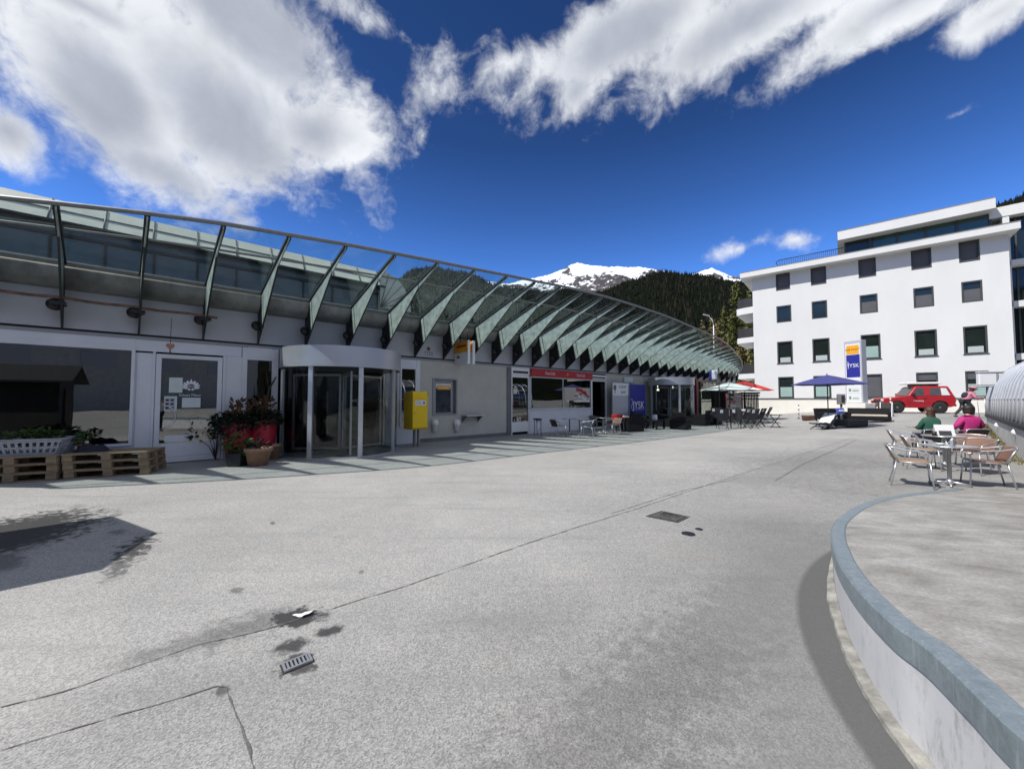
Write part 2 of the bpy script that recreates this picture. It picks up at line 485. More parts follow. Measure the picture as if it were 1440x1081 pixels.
thick = t.smooth(t.math('ADD', field, t.math('MULTIPLY', t.math('SUBTRACT', n3, 0.5), 1.3)), 0.25, 0.85)
n4 = t.noise(dw, 11, 7, 0.6)
lumi = t.math('ADD', t.math('MULTIPLY', n4, 0.45), 0.78)
ccol = t.mix(thick, (0.76, 0.785, 0.82), (0.40, 0.43, 0.50))
ccol = t.mix(1.0, ccol, lumi, 'MULTIPLY')
bg1 = t.n('ShaderNodeBackground'); t.l(skyc, bg1.inputs[0]); bg1.inputs[1].default_value = 0.094
bg2 = t.n('ShaderNodeBackground'); t.l(ccol, bg2.inputs[0]); bg2.inputs[1].default_value = 1.06
mx = t.n('ShaderNodeMixShader'); t.l(t.math('MULTIPLY', cov, 0.97), mx.inputs[0]); t.l(bg1.outputs[0], mx.inputs[1]); t.l(bg2.outputs[0], mx.inputs[2])
wo = t.n('ShaderNodeOutputWorld'); t.l(mx.outputs[0], wo.inputs['Surface'])
try:
    w.cycles.sampling_method = 'MANUAL'; w.cycles.sample_map_resolution = 512
except Exception: pass

vs = SC.view_settings; vs.view_transform = 'Standard'; vs.look = 'None'; vs.gamma = 1.0; vs.use_curve_mapping = False; vs.exposure = 0.14
SC.cycles.max_bounces = 8; SC.cycles.transparent_max_bounces = 24; SC.cycles.caustics_reflective = False; SC.cycles.caustics_refractive = False
SC.cycles.use_denoising = True

# ------------------------------------------------------------------ the ramp wall's curve (plan, measured along its cap)
CAPPX = [(1320, 688), (1260, 695), (1215, 705), (1180, 725), (1168, 745), (1175, 780), (1200, 820), (1250, 870), (1300, 905), (1360, 960), (1440, 1035)]
capts = []
for px, py in CAPPX:
    s_ = (py - 562) / FPX
    Y = 0.878 / (s_ - 0.096)
    r = ray(px, py)
    k = (0.48 * (7 - Y) / 5 - 1.55) / r.z
    capts.append(Vector((r.x * k, r.y * k)))
capts.append(capts[-1] + Vector((-0.12, -0.42))); capts.append(capts[-1] + Vector((-0.08, -0.6))); capts.append(capts[-1] + Vector((-0.02, -1.0))); capts.append(capts[-1] + Vector((0.25, -1.6))); capts.append(capts[-1] + Vector((0.8, -2.0)))
capts.insert(0, capts[0] + (capts[0] - capts[1]) * 0.5)


def capz(y): return min(0.64, max(0.012, 0.48 * (7.0 - y) / 5.0))


def catmull(P, n=6):
    out = []
    for i in range(len(P) - 1):
        p0 = P[max(i - 1, 0)]; p1 = P[i]; p2 = P[i + 1]; p3 = P[min(i + 2, len(P) - 1)]
        for k in range(n):
            s = k / n
            out.append(0.5 * ((2 * p1) + (-p0 + p2) * s + (2 * p0 - 5 * p1 + 4 * p2 - p3) * s * s + (-p0 + 3 * p1 - 3 * p2 + p3) * s ** 3))
    out.append(P[-1]); return out


CAP = catmull(capts, 12)
for _ in range(6):
    CAP = [CAP[0]] + [(CAP[i - 1] + CAP[i] * 2 + CAP[i + 1]) / 4 for i in range(1, len(CAP) - 1)] + [CAP[-1]]
# side vector pointing off the ramp (towards the square): path runs far -> near
CAPN = []
for i in range(len(CAP)):
    d = CAP[min(i + 1, len(CAP) - 1)] - CAP[max(i - 1, 0)]; d.normalize()
    CAPN.append(Vector((d.y, -d.x)))
if CAPN[len(CAPN) // 2].x > 0: CAPN = [-q for q in CAPN]

# circle through the near part of the wall foot, for the dark strip of newer asphalt beside it
def circ(a, b, c):
    ax, ay, bx, by, cx, cy = *a, *b, *c
    d = 2 * (ax * (by - cy) + bx * (cy - ay) + cx * (ay - by))
    ux = ((ax * ax + ay * ay) * (by - cy) + (bx * bx + by * by) * (cy - ay) + (cx * cx + cy * cy) * (ay - by)) / d
    uy = ((ax * ax + ay * ay) * (cx - bx) + (bx * bx + by * by) * (ax - cx) + (cx * cx + cy * cy) * (bx - ax)) / d
    return ux, uy, math.hypot(ax - ux, ay - uy)


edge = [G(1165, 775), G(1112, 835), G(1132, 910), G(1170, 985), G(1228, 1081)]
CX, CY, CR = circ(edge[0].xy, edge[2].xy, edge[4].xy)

# ------------------------------------------------------------------ ground
m, nt = nt_new('asphalt'); t = NT(nt)
geo = t.n('ShaderNodeNewGeometry'); P = geo.outputs['Position']
big = t.noise(P, 0.35, 5, 0.6, 0.3)
mid = t.noise(P, 2.2, 6, 0.65, 0.2)
fine = t.noise(P, 210, 4, 0.75)
vor = t.n('ShaderNodeTexVoronoi'); vor.inputs['Scale'].default_value = 125; t.l(P, vor.inputs['Vector'])
speck = t.noise(P, 260, 2, 0.5)
base = t.ramp(big, [(0.3, (0.272, 0.270, 0.262)), (0.7, (0.378, 0.374, 0.36))])
sxyz = t.n('ShaderNodeSeparateXYZ'); t.l(P, sxyz.inputs[0])   # the field right of the long seam is older, darker asphalt
side = t.math('SUBTRACT', t.math('ADD', t.math('MULTIPLY', sxyz.outputs['X'], 0.85), 4.0), sxyz.outputs['Y'])
fld = t.smooth(t.math('ADD', side, t.math('MULTIPLY', t.math('SUBTRACT', mid, 0.5), 0.3)), -0.06, 0.06)
fld2 = t.math('MULTIPLY', t.smooth(t.math('ADD', side, t.math('MULTIPLY', t.math('SUBTRACT', t.noise(P, 0.6, 5, 0.6), 0.5), 4.0)), 0.3, 3.6), 0.18)
base = t.mix(1.0, base, t.math('SUBTRACT', t.math('SUBTRACT', 1.0, t.math('MULTIPLY', fld, 0.05)), fld2), 'MULTIPLY')
base = t.mix(t.math('MULTIPLY', t.smooth(mid, 0.35, 0.75), 0.4), base, (0.27, 0.274, 0.276))
agg = t.math('ADD', t.math('MULTIPLY', vor.outputs['Color'], 0.9), t.math('MULTIPLY', fine, 1.1))
base = t.mix(1.0, base, t.math('ADD', agg, 0.03), 'MULTIPLY')
st = t.n('ShaderNodeMapping'); st.inputs['Rotation'].default_value = (0, 0, R(-48)); st.inputs['Scale'].default_value = (0.25, 2.2, 1); t.l(P, st.inputs[0])
streak = t.noise(st.outputs[0], 1.6, 7, 0.65, 0.3)
base = t.mix(t.math('MULTIPLY', t.smooth(streak, 0.48, 0.78), 0.42), base, (0.19, 0.192, 0.192))
# warm worn tint
base = t.mix(t.math('MULTIPLY', t.smooth(t.noise(P, 0.8, 5, 0.6), 0.5, 0.75), 0.16), base, (0.40, 0.37, 0.32))
wn = t.n('ShaderNodeTexNoise'); wn.inputs['Scale'].default_value = 11; wn.inputs['Detail'].default_value = 7; wn.inputs['Roughness'].default_value = 0.65; t.l(P, wn.inputs['Vector'])
wsb = t.n('ShaderNodeVectorMath', operation='SUBTRACT'); t.l(wn.outputs['Color'], wsb.inputs[0]); wsb.inputs[1].default_value = (0.5, 0.5, 0.5)
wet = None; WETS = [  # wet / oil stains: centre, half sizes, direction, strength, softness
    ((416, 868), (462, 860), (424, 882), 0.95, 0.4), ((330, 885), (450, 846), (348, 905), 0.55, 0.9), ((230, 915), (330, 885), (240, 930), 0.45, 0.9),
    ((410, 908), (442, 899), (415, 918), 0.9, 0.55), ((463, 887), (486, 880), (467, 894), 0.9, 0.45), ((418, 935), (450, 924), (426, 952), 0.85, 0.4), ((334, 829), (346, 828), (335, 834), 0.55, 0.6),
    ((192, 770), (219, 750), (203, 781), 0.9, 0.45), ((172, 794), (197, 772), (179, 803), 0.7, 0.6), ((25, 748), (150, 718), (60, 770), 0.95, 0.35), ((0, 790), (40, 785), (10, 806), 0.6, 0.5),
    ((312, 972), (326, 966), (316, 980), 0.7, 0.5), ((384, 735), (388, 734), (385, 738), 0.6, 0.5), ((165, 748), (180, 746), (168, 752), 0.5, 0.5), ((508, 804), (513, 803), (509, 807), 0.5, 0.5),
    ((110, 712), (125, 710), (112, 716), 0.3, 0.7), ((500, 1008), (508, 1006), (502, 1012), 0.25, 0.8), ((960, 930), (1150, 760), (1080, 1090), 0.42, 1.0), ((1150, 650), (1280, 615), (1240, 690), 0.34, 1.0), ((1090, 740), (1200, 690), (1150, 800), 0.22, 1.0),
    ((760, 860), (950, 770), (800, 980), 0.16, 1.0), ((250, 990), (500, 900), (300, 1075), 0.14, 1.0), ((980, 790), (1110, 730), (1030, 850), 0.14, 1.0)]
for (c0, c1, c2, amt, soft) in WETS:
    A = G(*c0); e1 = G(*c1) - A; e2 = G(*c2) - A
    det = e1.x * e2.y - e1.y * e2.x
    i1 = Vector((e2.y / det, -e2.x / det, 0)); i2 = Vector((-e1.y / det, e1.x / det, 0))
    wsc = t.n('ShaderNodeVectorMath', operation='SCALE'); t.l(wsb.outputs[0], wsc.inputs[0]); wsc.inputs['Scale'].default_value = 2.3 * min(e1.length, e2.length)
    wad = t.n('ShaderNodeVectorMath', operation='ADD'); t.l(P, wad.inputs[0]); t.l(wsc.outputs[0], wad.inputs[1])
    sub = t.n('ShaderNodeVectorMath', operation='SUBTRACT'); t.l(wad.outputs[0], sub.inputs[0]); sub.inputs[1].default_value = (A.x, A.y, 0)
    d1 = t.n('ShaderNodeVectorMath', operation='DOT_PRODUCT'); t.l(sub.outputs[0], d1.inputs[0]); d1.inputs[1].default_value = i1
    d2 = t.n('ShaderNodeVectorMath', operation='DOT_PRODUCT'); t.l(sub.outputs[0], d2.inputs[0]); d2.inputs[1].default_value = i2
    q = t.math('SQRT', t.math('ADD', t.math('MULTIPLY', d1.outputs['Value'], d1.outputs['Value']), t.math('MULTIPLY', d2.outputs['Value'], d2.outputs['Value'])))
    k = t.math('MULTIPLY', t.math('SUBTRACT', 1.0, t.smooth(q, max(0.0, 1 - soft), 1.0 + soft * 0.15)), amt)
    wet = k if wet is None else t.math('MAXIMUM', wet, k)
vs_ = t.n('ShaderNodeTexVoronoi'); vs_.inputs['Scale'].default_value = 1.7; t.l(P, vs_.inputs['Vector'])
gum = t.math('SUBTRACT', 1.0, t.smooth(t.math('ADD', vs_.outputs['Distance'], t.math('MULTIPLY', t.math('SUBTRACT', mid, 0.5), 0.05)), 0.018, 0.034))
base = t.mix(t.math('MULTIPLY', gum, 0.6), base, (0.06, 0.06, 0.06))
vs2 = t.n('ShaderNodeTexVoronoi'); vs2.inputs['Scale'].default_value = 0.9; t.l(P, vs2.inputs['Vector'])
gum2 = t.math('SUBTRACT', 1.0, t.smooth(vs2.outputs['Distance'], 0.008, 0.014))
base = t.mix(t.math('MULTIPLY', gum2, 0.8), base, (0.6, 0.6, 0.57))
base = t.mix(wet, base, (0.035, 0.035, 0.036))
# strip of newer, darker asphalt round the foot of the ramp wall
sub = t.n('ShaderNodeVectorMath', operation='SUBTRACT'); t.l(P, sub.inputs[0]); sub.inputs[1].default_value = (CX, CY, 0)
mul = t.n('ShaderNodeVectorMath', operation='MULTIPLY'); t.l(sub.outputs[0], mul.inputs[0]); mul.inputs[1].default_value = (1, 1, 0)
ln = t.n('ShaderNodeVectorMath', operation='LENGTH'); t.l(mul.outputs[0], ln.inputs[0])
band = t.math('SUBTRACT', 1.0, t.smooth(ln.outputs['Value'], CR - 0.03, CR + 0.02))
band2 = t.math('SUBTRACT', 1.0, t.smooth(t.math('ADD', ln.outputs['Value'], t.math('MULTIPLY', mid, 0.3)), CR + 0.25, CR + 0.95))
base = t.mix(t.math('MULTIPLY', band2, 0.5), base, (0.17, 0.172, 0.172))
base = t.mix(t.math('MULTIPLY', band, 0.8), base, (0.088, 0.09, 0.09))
hh = t.math('ADD', t.math('MULTIPLY', vor.outputs['Distance'], 0.8), fine)
nr = t.bump(hh, 0.35, 0.004)
ro = t.math('SUBTRACT', 0.88, t.math('MULTIPLY', wet, 0.3))
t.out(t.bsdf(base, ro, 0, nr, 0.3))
M['asphalt'] = m

mb = MB()
xs = [-6000, -2000, -700, -250, -120, -70] + [-50 + i * 5 for i in range(10)] + [0, 2, 4, 5] + [6 + i for i in range(45)] + [56, 62, 75, 100, 160, 300, 700, 2000, 6000]
ys = [-6000, -2000, -600, -200, -80, -30, -10, -4, 0, 2, 4] + [5 + i for i in range(50)] + [60, 75, 100, 160, 300, 700, 2000, 6000]
for y in ys:
    for x in xs:
        mb.v.append((x, y, gz(x, y) if y < 75 else 0.0))
nx = len(xs)
for j in range(len(ys) - 1):
    for i in range(nx - 1):
        mb.f.append([j * nx + i, j * nx + i + 1, (j + 1) * nx + i + 1, (j + 1) * nx + i]); mb.m.append(0); mb.s.append(True)
tag(mb.build('ground', M['asphalt']), kind='structure')

# seams between the asphalt fields
M['joint'] = mat('bitumen_joint', (0.12, 0.12, 0.118), 0.9, 0, 0.5, 30)
SEAMS = [([(0, 995), (90, 972), (180, 940), (274, 908), (371, 886), (450, 862), (520, 839), (555, 829)], 0.010), ([(555, 829), (640, 800), (700, 778), (800, 745), (900, 714), (950, 697), (1000, 680), (1050, 664), (1100, 648), (1150, 631), (1200, 615)], 0.012),
         ([(0, 1056), (80, 1032), (160, 1008), (240, 985), (305, 965), (318, 966)], 0.009), ([(318, 966), (330, 1000), (342, 1030), (352, 1060), (362, 1100)], 0.012),
         ([(1085, 681), (1130, 686), (1180, 691), (1240, 697)], 0.012), ([(1090, 676), (1130, 652), (1180, 630), (1205, 618)], 0.03), ([(860, 722), (960, 690), (1040, 672)], 0.014)]
for pl, wd in SEAMS:
    mb = MB(); pts = [G(*p) for p in pl]; P2 = []
    for i in range(len(pts) - 1):
        n = max(4, int((pts[i + 1] - pts[i]).length / 0.03)); n = min(n, 60)
        for k in range(n): P2.append(pts[i].lerp(pts[i + 1], k / n))
    P2.append(pts[-1]); vs = []; fs = []
    for i, p in enumerate(P2):
        d = P2[min(i + 1, len(P2) - 1)] - P2[max(i - 1, 0)]; d.z = 0; d.normalize(); s = Vector((d.y, -d.x, 0))
        jit = noise.noise(p * 9) * 0.006 + noise.noise(p * 2) * 0.008
        ww = wd * 0.62 * max(0.0 if wd < .0105 else 0.1, 0.55 + 0.9 * noise.noise(p * 14 + Vector((3, 1, 7))))
        vs += [p + s * (jit + ww) + Vector((0, 0, 0.004)), p + s * (jit - ww) + Vector((0, 0, 0.004))]
        if i: fs.append((2 * i - 2, 2 * i - 1, 2 * i + 1, 2 * i))
    mb.add(vs, fs); tag(mb.build('pavement_joint', M['joint']), kind='structure')

# ------------------------------------------------------------------ curved ramp wall
m, nt = nt_new('stained_white_wall'); t = NT(nt)
tc = t.n('ShaderNodeNewGeometry').outputs['Position']
mp = t.n('ShaderNodeMapping'); mp.inputs['Scale'].default_value = (3.0, 3.0, 1.1); t.l(tc, mp.inputs[0])
a = t.noise(mp.outputs[0], 4.0, 12, 0.75, 0.3); b = t.noise(tc, 26, 8, 0.75); c = t.noise(tc, 1.1, 3, 0.5)
col = t.ramp(c, [(0.3, (0.5, 0.51, 0.535)), (0.7, (0.6, 0.605, 0.615))])
k = t.math('MULTIPLY', t.smooth(a, 0.47, 0.66), t.smooth(c, 0.36, 0.56))
col = t.mix(t.math('MULTIPLY', k, 0.55), col, (0.17, 0.17, 0.17))
col = t.mix(t.math('MULTIPLY', t.smooth(b, 0.58, 0.7), 0.3), col, (0.3, 0.3, 0.31))
t.out(t.bsdf(col, 0.75, 0, t.bump(b, 0.15, 0.01), 0.4)); M['rampwall'] = m
m, nt = nt_new('zinc_cap'); t = NT(nt)
tc = t.n('ShaderNodeNewGeometry').outputs['Position']
a = t.noise(tc, 16, 8, 0.7); b = t.noise(tc, 55, 5, 0.6); mp = t.n('ShaderNodeMapping'); mp.inputs['Scale'].default_value = (20, 20, 3); t.l(tc, mp.inputs[0]); c = t.noise(mp.outputs[0], 2.5, 4, 0.6)
col = t.ramp(a, [(0.3, (0.17, 0.215, 0.235)), (0.7, (0.28, 0.335, 0.365))])
col = t.mix(t.math('MULTIPLY', t.smooth(c, 0.52, 0.7), 0.6), col, (0.36, 0.41, 0.44))
col = t.mix(t.math('MULTIPLY', t.smooth(b, 0.6, 0.72), 0.5), col, (0.42, 0.47, 0.5))
t.out(t.bsdf(col, t.math('ADD', t.math('MULTIPLY', b, 0.3), 0.35), 0.35, None, 0.5)); M['zinc'] = m
m, nt = nt_new('streaked_concrete'); t = NT(nt)
tc = t.n('ShaderNodeNewGeometry').outputs['Position']
mp = t.n('ShaderNodeMapping'); mp.inputs['Rotation'].default_value = (0, 0, R(12)); mp.inputs['Scale'].default_value = (1.0, 1.45, 1); t.l(tc, mp.inputs[0])
a = t.noise(mp.outputs[0], 2.1, 12, 0.7, 0.25); b = t.noise(tc, 60, 4, 0.6); c = t.noise(tc, 0.9, 4, 0.55)
col = t.ramp(a, [(0.3, (0.175, 0.167, 0.153)), (0.48, (0.265, 0.257, 0.242)), (0.7, (0.385, 0.381, 0.368))])
col = t.mix(t.math('MULTIPLY', t.smooth(c, 0.5, 0.7), 0.4), col, (0.4, 0.4, 0.385))
col = t.mix(1.0, col, t.math('ADD', t.math('MULTIPLY', b, 1.0), 0.5), 'MULTIPLY')
col = t.mix(t.math('MULTIPLY', t.smooth(t.noise(tc, 14, 8, 0.7), 0.6, 0.72), 0.35), col, (0.12, 0.115, 0.105))
t.out(t.bsdf(col, 0.85, 0, t.bump(b, 0.25, 0.004), 0.3)); M['streak'] = m
M['footing'] = mat('cream_footing', (0.27, 0.265, 0.24), 0.9, 0, 0.45, 9, 0.6, 40, dirt=0.4)

root = empty('ramp_wall', (0, 0, 0), 0, 'curved white stained low wall with grey zinc cap round the ramp in the foreground', 'wall')
mb = MB(); vs = []; fs = []
for i, (p, n) in enumerate(zip(CAP, CAPN)):
    z = capz(p.y) - 0.09
    for off, zz in ((0.0 - 0.012, -0.05), (0.0 - 0.012, max(z, -0.04)), (-0.16, max(z, -0.04)), (-0.16, -0.05)):
        vs.append((p.x + n.x * off, p.y + n.y * off, zz))
    if i:
        for k in range(4): fs.append((4 * i - 4 + k, 4 * i - 4 + (k + 1) % 4, 4 * i + (k + 1) % 4, 4 * i + k))
mb.add(vs, fs, 0, False); wall_o = mb.build('wall_body', M['rampwall'], root)
mb = MB(); vs = []; fs = []
PR = [(0.0, -0.125), (0.0, -0.012), (-0.012, 0.0), (-0.095, 0.0), (-0.107, -0.01), (-0.107, -0.05), (-0.085, -0.125)]
for i, (p, n) in enumerate(zip(CAP, CAPN)):
    z = capz(p.y); sc = 0.25 + 0.75 * sst((7.0 - p.y) / 3.0)
    for off, dz in PR: vs.append((p.x + n.x * off, p.y + n.y * off, z + dz * sc))
    if i:
        q = len(PR)
        for k in range(q): fs.append((q * i - q + k, q * i - q + (k + 1) % q, q * i + (k + 1) % q, q * i + k))
mb.add(vs, fs, 0, False); mb.build('metal_cap', M['zinc'], root)
mb = MB(); vs = []; fs = []
for i, (p, n) in enumerate(zip(CAP, CAPN)):
    wd = max(0.0, 0.05 * sst((4.0 - p.y) / 1.0)) * (1 + 0.3 * noise.noise(Vector((p.x, p.y, 0)) * 5) + 0.1 * noise.noise(Vector((p.x, p.y, 2)) * 23)) + 0.002
    for off, zz in ((wd, -0.02), (wd * 0.85, 0.022), (-0.010, 0.03), (-0.010, -0.02)): vs.append((p.x + n.x * off, p.y + n.y * off, zz))
    if i:
        for k in range(4): fs.append((4 * i - 4 + k, 4 * i - 4 + (k + 1) % 4, 4 * i + (k + 1) % 4, 4 * i + k))
mb.add(vs, fs); mb.build('footing', M['footing'], root)
mb = MB(); vs = []; fs = []
far = [(14, 7.6), (40, 7.0)]
for i, (p, n) in enumerate(zip(CAP, CAPN)):
    a = Vector((p.x - n.x * 0.1, p.y - n.y * 0.1))
    vs.append((a.x, a.y, capz(a.y) - 0.016))
    for k in range(1, 9):
        f = k / 8; x = a.x + (11.0 - a.x) * f
        vs.append((x, a.y, max(0.008, capz(a.y) - 0.016)))
    if i:
        for k in range(8): fs.append((9 * i - 9 + k, 9 * i - 9 + k + 1, 9 * i + k + 1, 9 * i + k))
mb.add(vs, fs, 0, True); tag(mb.build('ramp_path', M['streak']), kind='structure')

# ------------------------------------------------------------------ drains, scrap of paper
def drain(name, c, px1, py1, label):
    A = G(*c); d = G(px1, py1) - A; rz = math.atan2(d.y, d.x); L = d.length
    return A, rz, L


A = G(418, 933); Bx = G(438, 925); rz = math.atan2((Bx - A).y, (Bx - A).x)
root = empty('drain_grate', A, rz, 'small steel drain grate with slots beside the damp patch in the left foreground', 'drain grate')
mb = MB(); L, W_ = 0.074, 0.043
mb.box(-L, L, -W_, -W_ + .012, 0.004, 0.016); mb.box(-L, L, W_ - .012, W_, 0.004, 0.016); mb.box(-L, -L + .012, -W_ + .012, W_ - .012, 0.004, 0.016); mb.box(L - .012, L, -W_ + .012, W_ - .012, 0.004, 0.016)
for k in range(6):
    x = -L + 0.02 + k * 0.0205; mb.box(x, x + 0.010, -W_ + .012, W_ - .012, 0.005, 0.015)
mb.build('grating', M['alu'], root)
mb = MB(); mb.box(-L - .007, L + .007, -W_ - .007, W_ + .007, -0.02, 0.0035); mb.build('sump', M['gap'], root)
A = G(940, 726); c2 = G(968, 727); c3 = G(925, 719)
root = empty('drain_cover', A, 0, 'dark square drain cover flush in the asphalt in the middle of the square', 'drain cover')
q = [G(908, 726), G(930, 718.5), G(970, 727), G(953, 735)]
mb = MB(); mb.prism([((p - A).x, (p - A).y) for p in q], lambda x, y, h: (x, y, h), -0.02, 0.006); mb.build('frame', mat('dark_iron', (0.05, 0.052, 0.05), 0.8, 0.2, 0.5, 12), root)
mb = MB(); mb.prism([((p - A).x * 0.78, (p - A).y * 0.78) for p in q], lambda x, y, h: (x, y, h), -0.01, 0.010)
for k in range(7):
    f = (k + 1) / 8; a_ = (q[0].lerp(q[3], f) - A) * 0.74; b_ = (q[1].lerp(q[2], f) - A) * 0.74
    mb.tube([(a_.x, a_.y, 0.01), (b_.x, b_.y, 0.01)], 0.012, 5)
mb.build('grating', mat('worn_iron', (0.1, 0.1, 0.095), 0.7, 0.3, 0.5, 20), root)
for (c, e, lab) in (((968, 750.5), (978, 752), 'larger dark oval valve cap set in the asphalt near the square drain cover'), ((983, 744), (988, 744), 'smaller dark oval valve cap set in the asphalt beyond the larger one')):
    A = G(*c); rr = (G(*e) - A).length
    mb = MB(); mb.lathe([(rr, -0.01), (rr, 0.006), (rr * 0.9, 0.008), (rr * 0.85, 0.006), (0.001, 0.007)], 18)
    tag(mb.build('valve_cap', M['blackmetal'], None, A), lab, 'valve cap', 'valve caps in the asphalt')
A = G(430, 864); q = [G(411, 867), G(437, 860), G(441, 864), G(424, 869.5)]
mb = MB(); vs = []
for i in range(7):
    for j in range(4):
        p = q[0].lerp(q[3], j / 3).lerp(q[1].lerp(q[2], j / 3), i / 6)
        vs.append(((p - A).x, (p - A).y, 0.012 + 0.012 * noise.noise(p * 20) + 0.02 * (i / 6) * (j / 3)))
mb.add(vs, [(i * 4 + j, i * 4 + j + 1, i * 4 + j + 5, i * 4 + j + 4) for i in range(6) for j in range(3)], 0, True)
o = mb.build('paper_scrap', M['white_cloth'], None, A); tag(o, 'crumpled white scrap of paper lying on the damp patch in the left foreground', 'paper')
sm = o.modifiers.new('s', 'SOLIDIFY'); sm.thickness = 0.002
# ------------------------------------------------------------------ shop building with glass canopy
def text_mesh(body, size, M4, mtl, name='lettering', parent=None, ext=0.003, align='CENTER', sx=1.0, shear=0.0):
    cu = D.curves.new('t', 'FONT'); cu.body = body; cu.size = size; cu.extrude = ext; cu.align_x = align; cu.align_y = 'CENTER'; cu.shear = shear
    ob = D.objects.new('t', cu); COL.objects.link(ob)
    dg = bpy.context.evaluated_depsgraph_get()
    me = D.meshes.new_from_object(ob.evaluated_get(dg))
    COL.objects.unlink(ob); D.objects.remove(ob)
    me.transform(M4 @ Matrix.Diagonal((sx, 1, 1, 1)))
    me.materials.clear(); me.materials.append(mtl)
    o = D.objects.new(name, me); COL.objects.link(o)
    if parent: o.parent = parent
    return o


def face_out(x, y, z):            # text frame on a facade (reads along +x, faces -y)
    return Matrix.Translation((x, y, z)) @ Matrix.Rotation(R(90), 4, 'X')


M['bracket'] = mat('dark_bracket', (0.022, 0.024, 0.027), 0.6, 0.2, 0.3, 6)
B = empty('shop_building', P0, TH, 'long low shop building with curved glass canopy on rows of steel fins', 'building')
UE = U(985)
UEND = 27.9
ZT = 2.98


def frame_mb(mb, u0, u1, z0, z1, w, y0=-0.05, y1=0.05, mi=0):
    mb.box(u0, u0 + w, y0, y1, z0, z1, mi); mb.box(u1 - w, u1, y0, y1, z0, z1, mi)
    mb.box(u0 + w, u1 - w, y0, y1, z1 - w, z1, mi); mb.box(u0 + w, u1 - w, y0, y1, z0, z0 + w, mi)


def pane(parent, u0, u1, z0, z1, mtl, name='glass', y=0.0):
    mb = MB(); mb.box(u0, u1, y - 0.004, y + 0.004, z0, z1); return mb.build(name, mtl, parent)


# shell: back, ends, roof, interior
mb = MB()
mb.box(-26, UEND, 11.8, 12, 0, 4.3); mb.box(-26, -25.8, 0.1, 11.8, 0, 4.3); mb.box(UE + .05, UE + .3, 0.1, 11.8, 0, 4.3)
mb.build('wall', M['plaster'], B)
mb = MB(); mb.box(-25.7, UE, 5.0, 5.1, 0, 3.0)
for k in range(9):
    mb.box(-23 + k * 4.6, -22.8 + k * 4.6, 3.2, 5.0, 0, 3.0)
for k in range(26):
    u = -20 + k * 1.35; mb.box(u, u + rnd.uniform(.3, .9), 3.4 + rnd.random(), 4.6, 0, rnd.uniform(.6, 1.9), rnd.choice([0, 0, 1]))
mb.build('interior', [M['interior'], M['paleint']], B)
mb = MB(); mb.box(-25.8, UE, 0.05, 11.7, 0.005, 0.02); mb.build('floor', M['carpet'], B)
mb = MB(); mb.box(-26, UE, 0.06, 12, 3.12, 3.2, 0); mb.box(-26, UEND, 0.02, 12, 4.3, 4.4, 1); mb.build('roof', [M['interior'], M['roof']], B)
# clerestory behind the canopy and the pale panelled upper roof
UC = U(532, -2, 400)
mb = MB(); mb.box(-26, UC, 2.0, 2.1, 4.4, 5.95, 0)
u = -26
while u < UC:
    mb.box(u, u + .05, 1.96, 2.0, 4.4, 5.7, 1); u += 0.95
mb.box(-26, UC, 1.95, 2.0, 5.66, 5.74, 1); mb.box(-26, UC, 1.955, 2.0, 4.95, 4.99, 1); mb.box(-26, UC + .2, 1.75, 2.4, 5.95, 6.0, 1)
mb.build('clerestory', [M['clerglass'], M['darkbar']], B)
mb = MB()
mb.prism([(1.78, 5.98), (2.25, 6.66), (6, 7.2), (6, 5.98)], lambda p, q, h: (h, p, q), -26, UC, 0)
u = -26
while u < UC:
    mb.tube([(u, 1.77, 5.99), (u, 2.24, 6.67)], 0.018, 5, 1); u += 0.95
mb.tube([(-26, 2.0, 6.33), (UC, 2.0, 6.33)], 0.016, 5, 1)
# curved sunlit end of the upper roof
arc = []
for k in range(13):
    a = R(90 * k / 12); arc.append((UC + 1.3 * math.sin(a), 5.15 + 1.45 * math.cos(a)))
vs = []; fs = []
for k, (x, z) in enumerate(arc):
    vs += [(x, 1.8, z), (x, 6, z)]
    if k: fs.append((2 * k - 2, 2 * k - 1, 2 * k + 1, 2 * k))
vs2 = [(UC, 1.8, 5.15)] + [(x, 1.8, z) for x, z in arc]
mb.add(vs, fs, 0); mb.add(vs2, [(0, k, k + 1) for k in range(1, 13)], 0)
for k in range(1, 6):
    f = k / 6; x = UC + 1.3 * math.sin(R(90 * f)); z = 5.15 + 1.45 * math.cos(R(90 * f)); mb.tube([(UC, 1.78, 5.15), (x, 1.78, z)], 0.014, 5, 1)
mb.build('upper_roof', [M['palepanel'], M['rail']], B)

# fascia above the shop fronts
US = [-13.0807 + 1.19259 * i for i in range(-3, 35)]
DD = [1.2, 1.8, 2.35, 2.75, 3.15, 3.40, 3.47, 3.5, 3.53, 3.6, 3.67, 3.74, 3.79, 3.85, 3.89, 3.94, 3.96, 3.95, 3.93, 3.92, 3.9, 3.87, 3.86, 3.84, 3.8, 3.72, 3.61, 3.46, 3.28, 3.08, 2.85, 2.6, 2.32, 2.01, 1.66, 1.31, .9, .47]
HH = [4.62, 4.72, 4.8, 4.87, 4.92, 4.98, 5.06, 5.16, 5.24, 5.3, 5.35, 5.41, 5.46, 5.52, 5.56, 5.58, 5.58, 5.58, 5.57, 5.56, 5.52, 5.47, 5.4, 5.34, 5.3, 5.26, 5.2, 5.12, 5.01, 4.91, 4.82, 4.74, 4.67, 4.6, 4.53, 4.45, 4.37, 4.27]
LAT = [.3, .3, .28, .25, .2, .1, .03] + [0] * 31
ZG = [min(4.46, h - 0.1) for h in HH]
mb = MB()
edges = [-26] + US + [UEND]
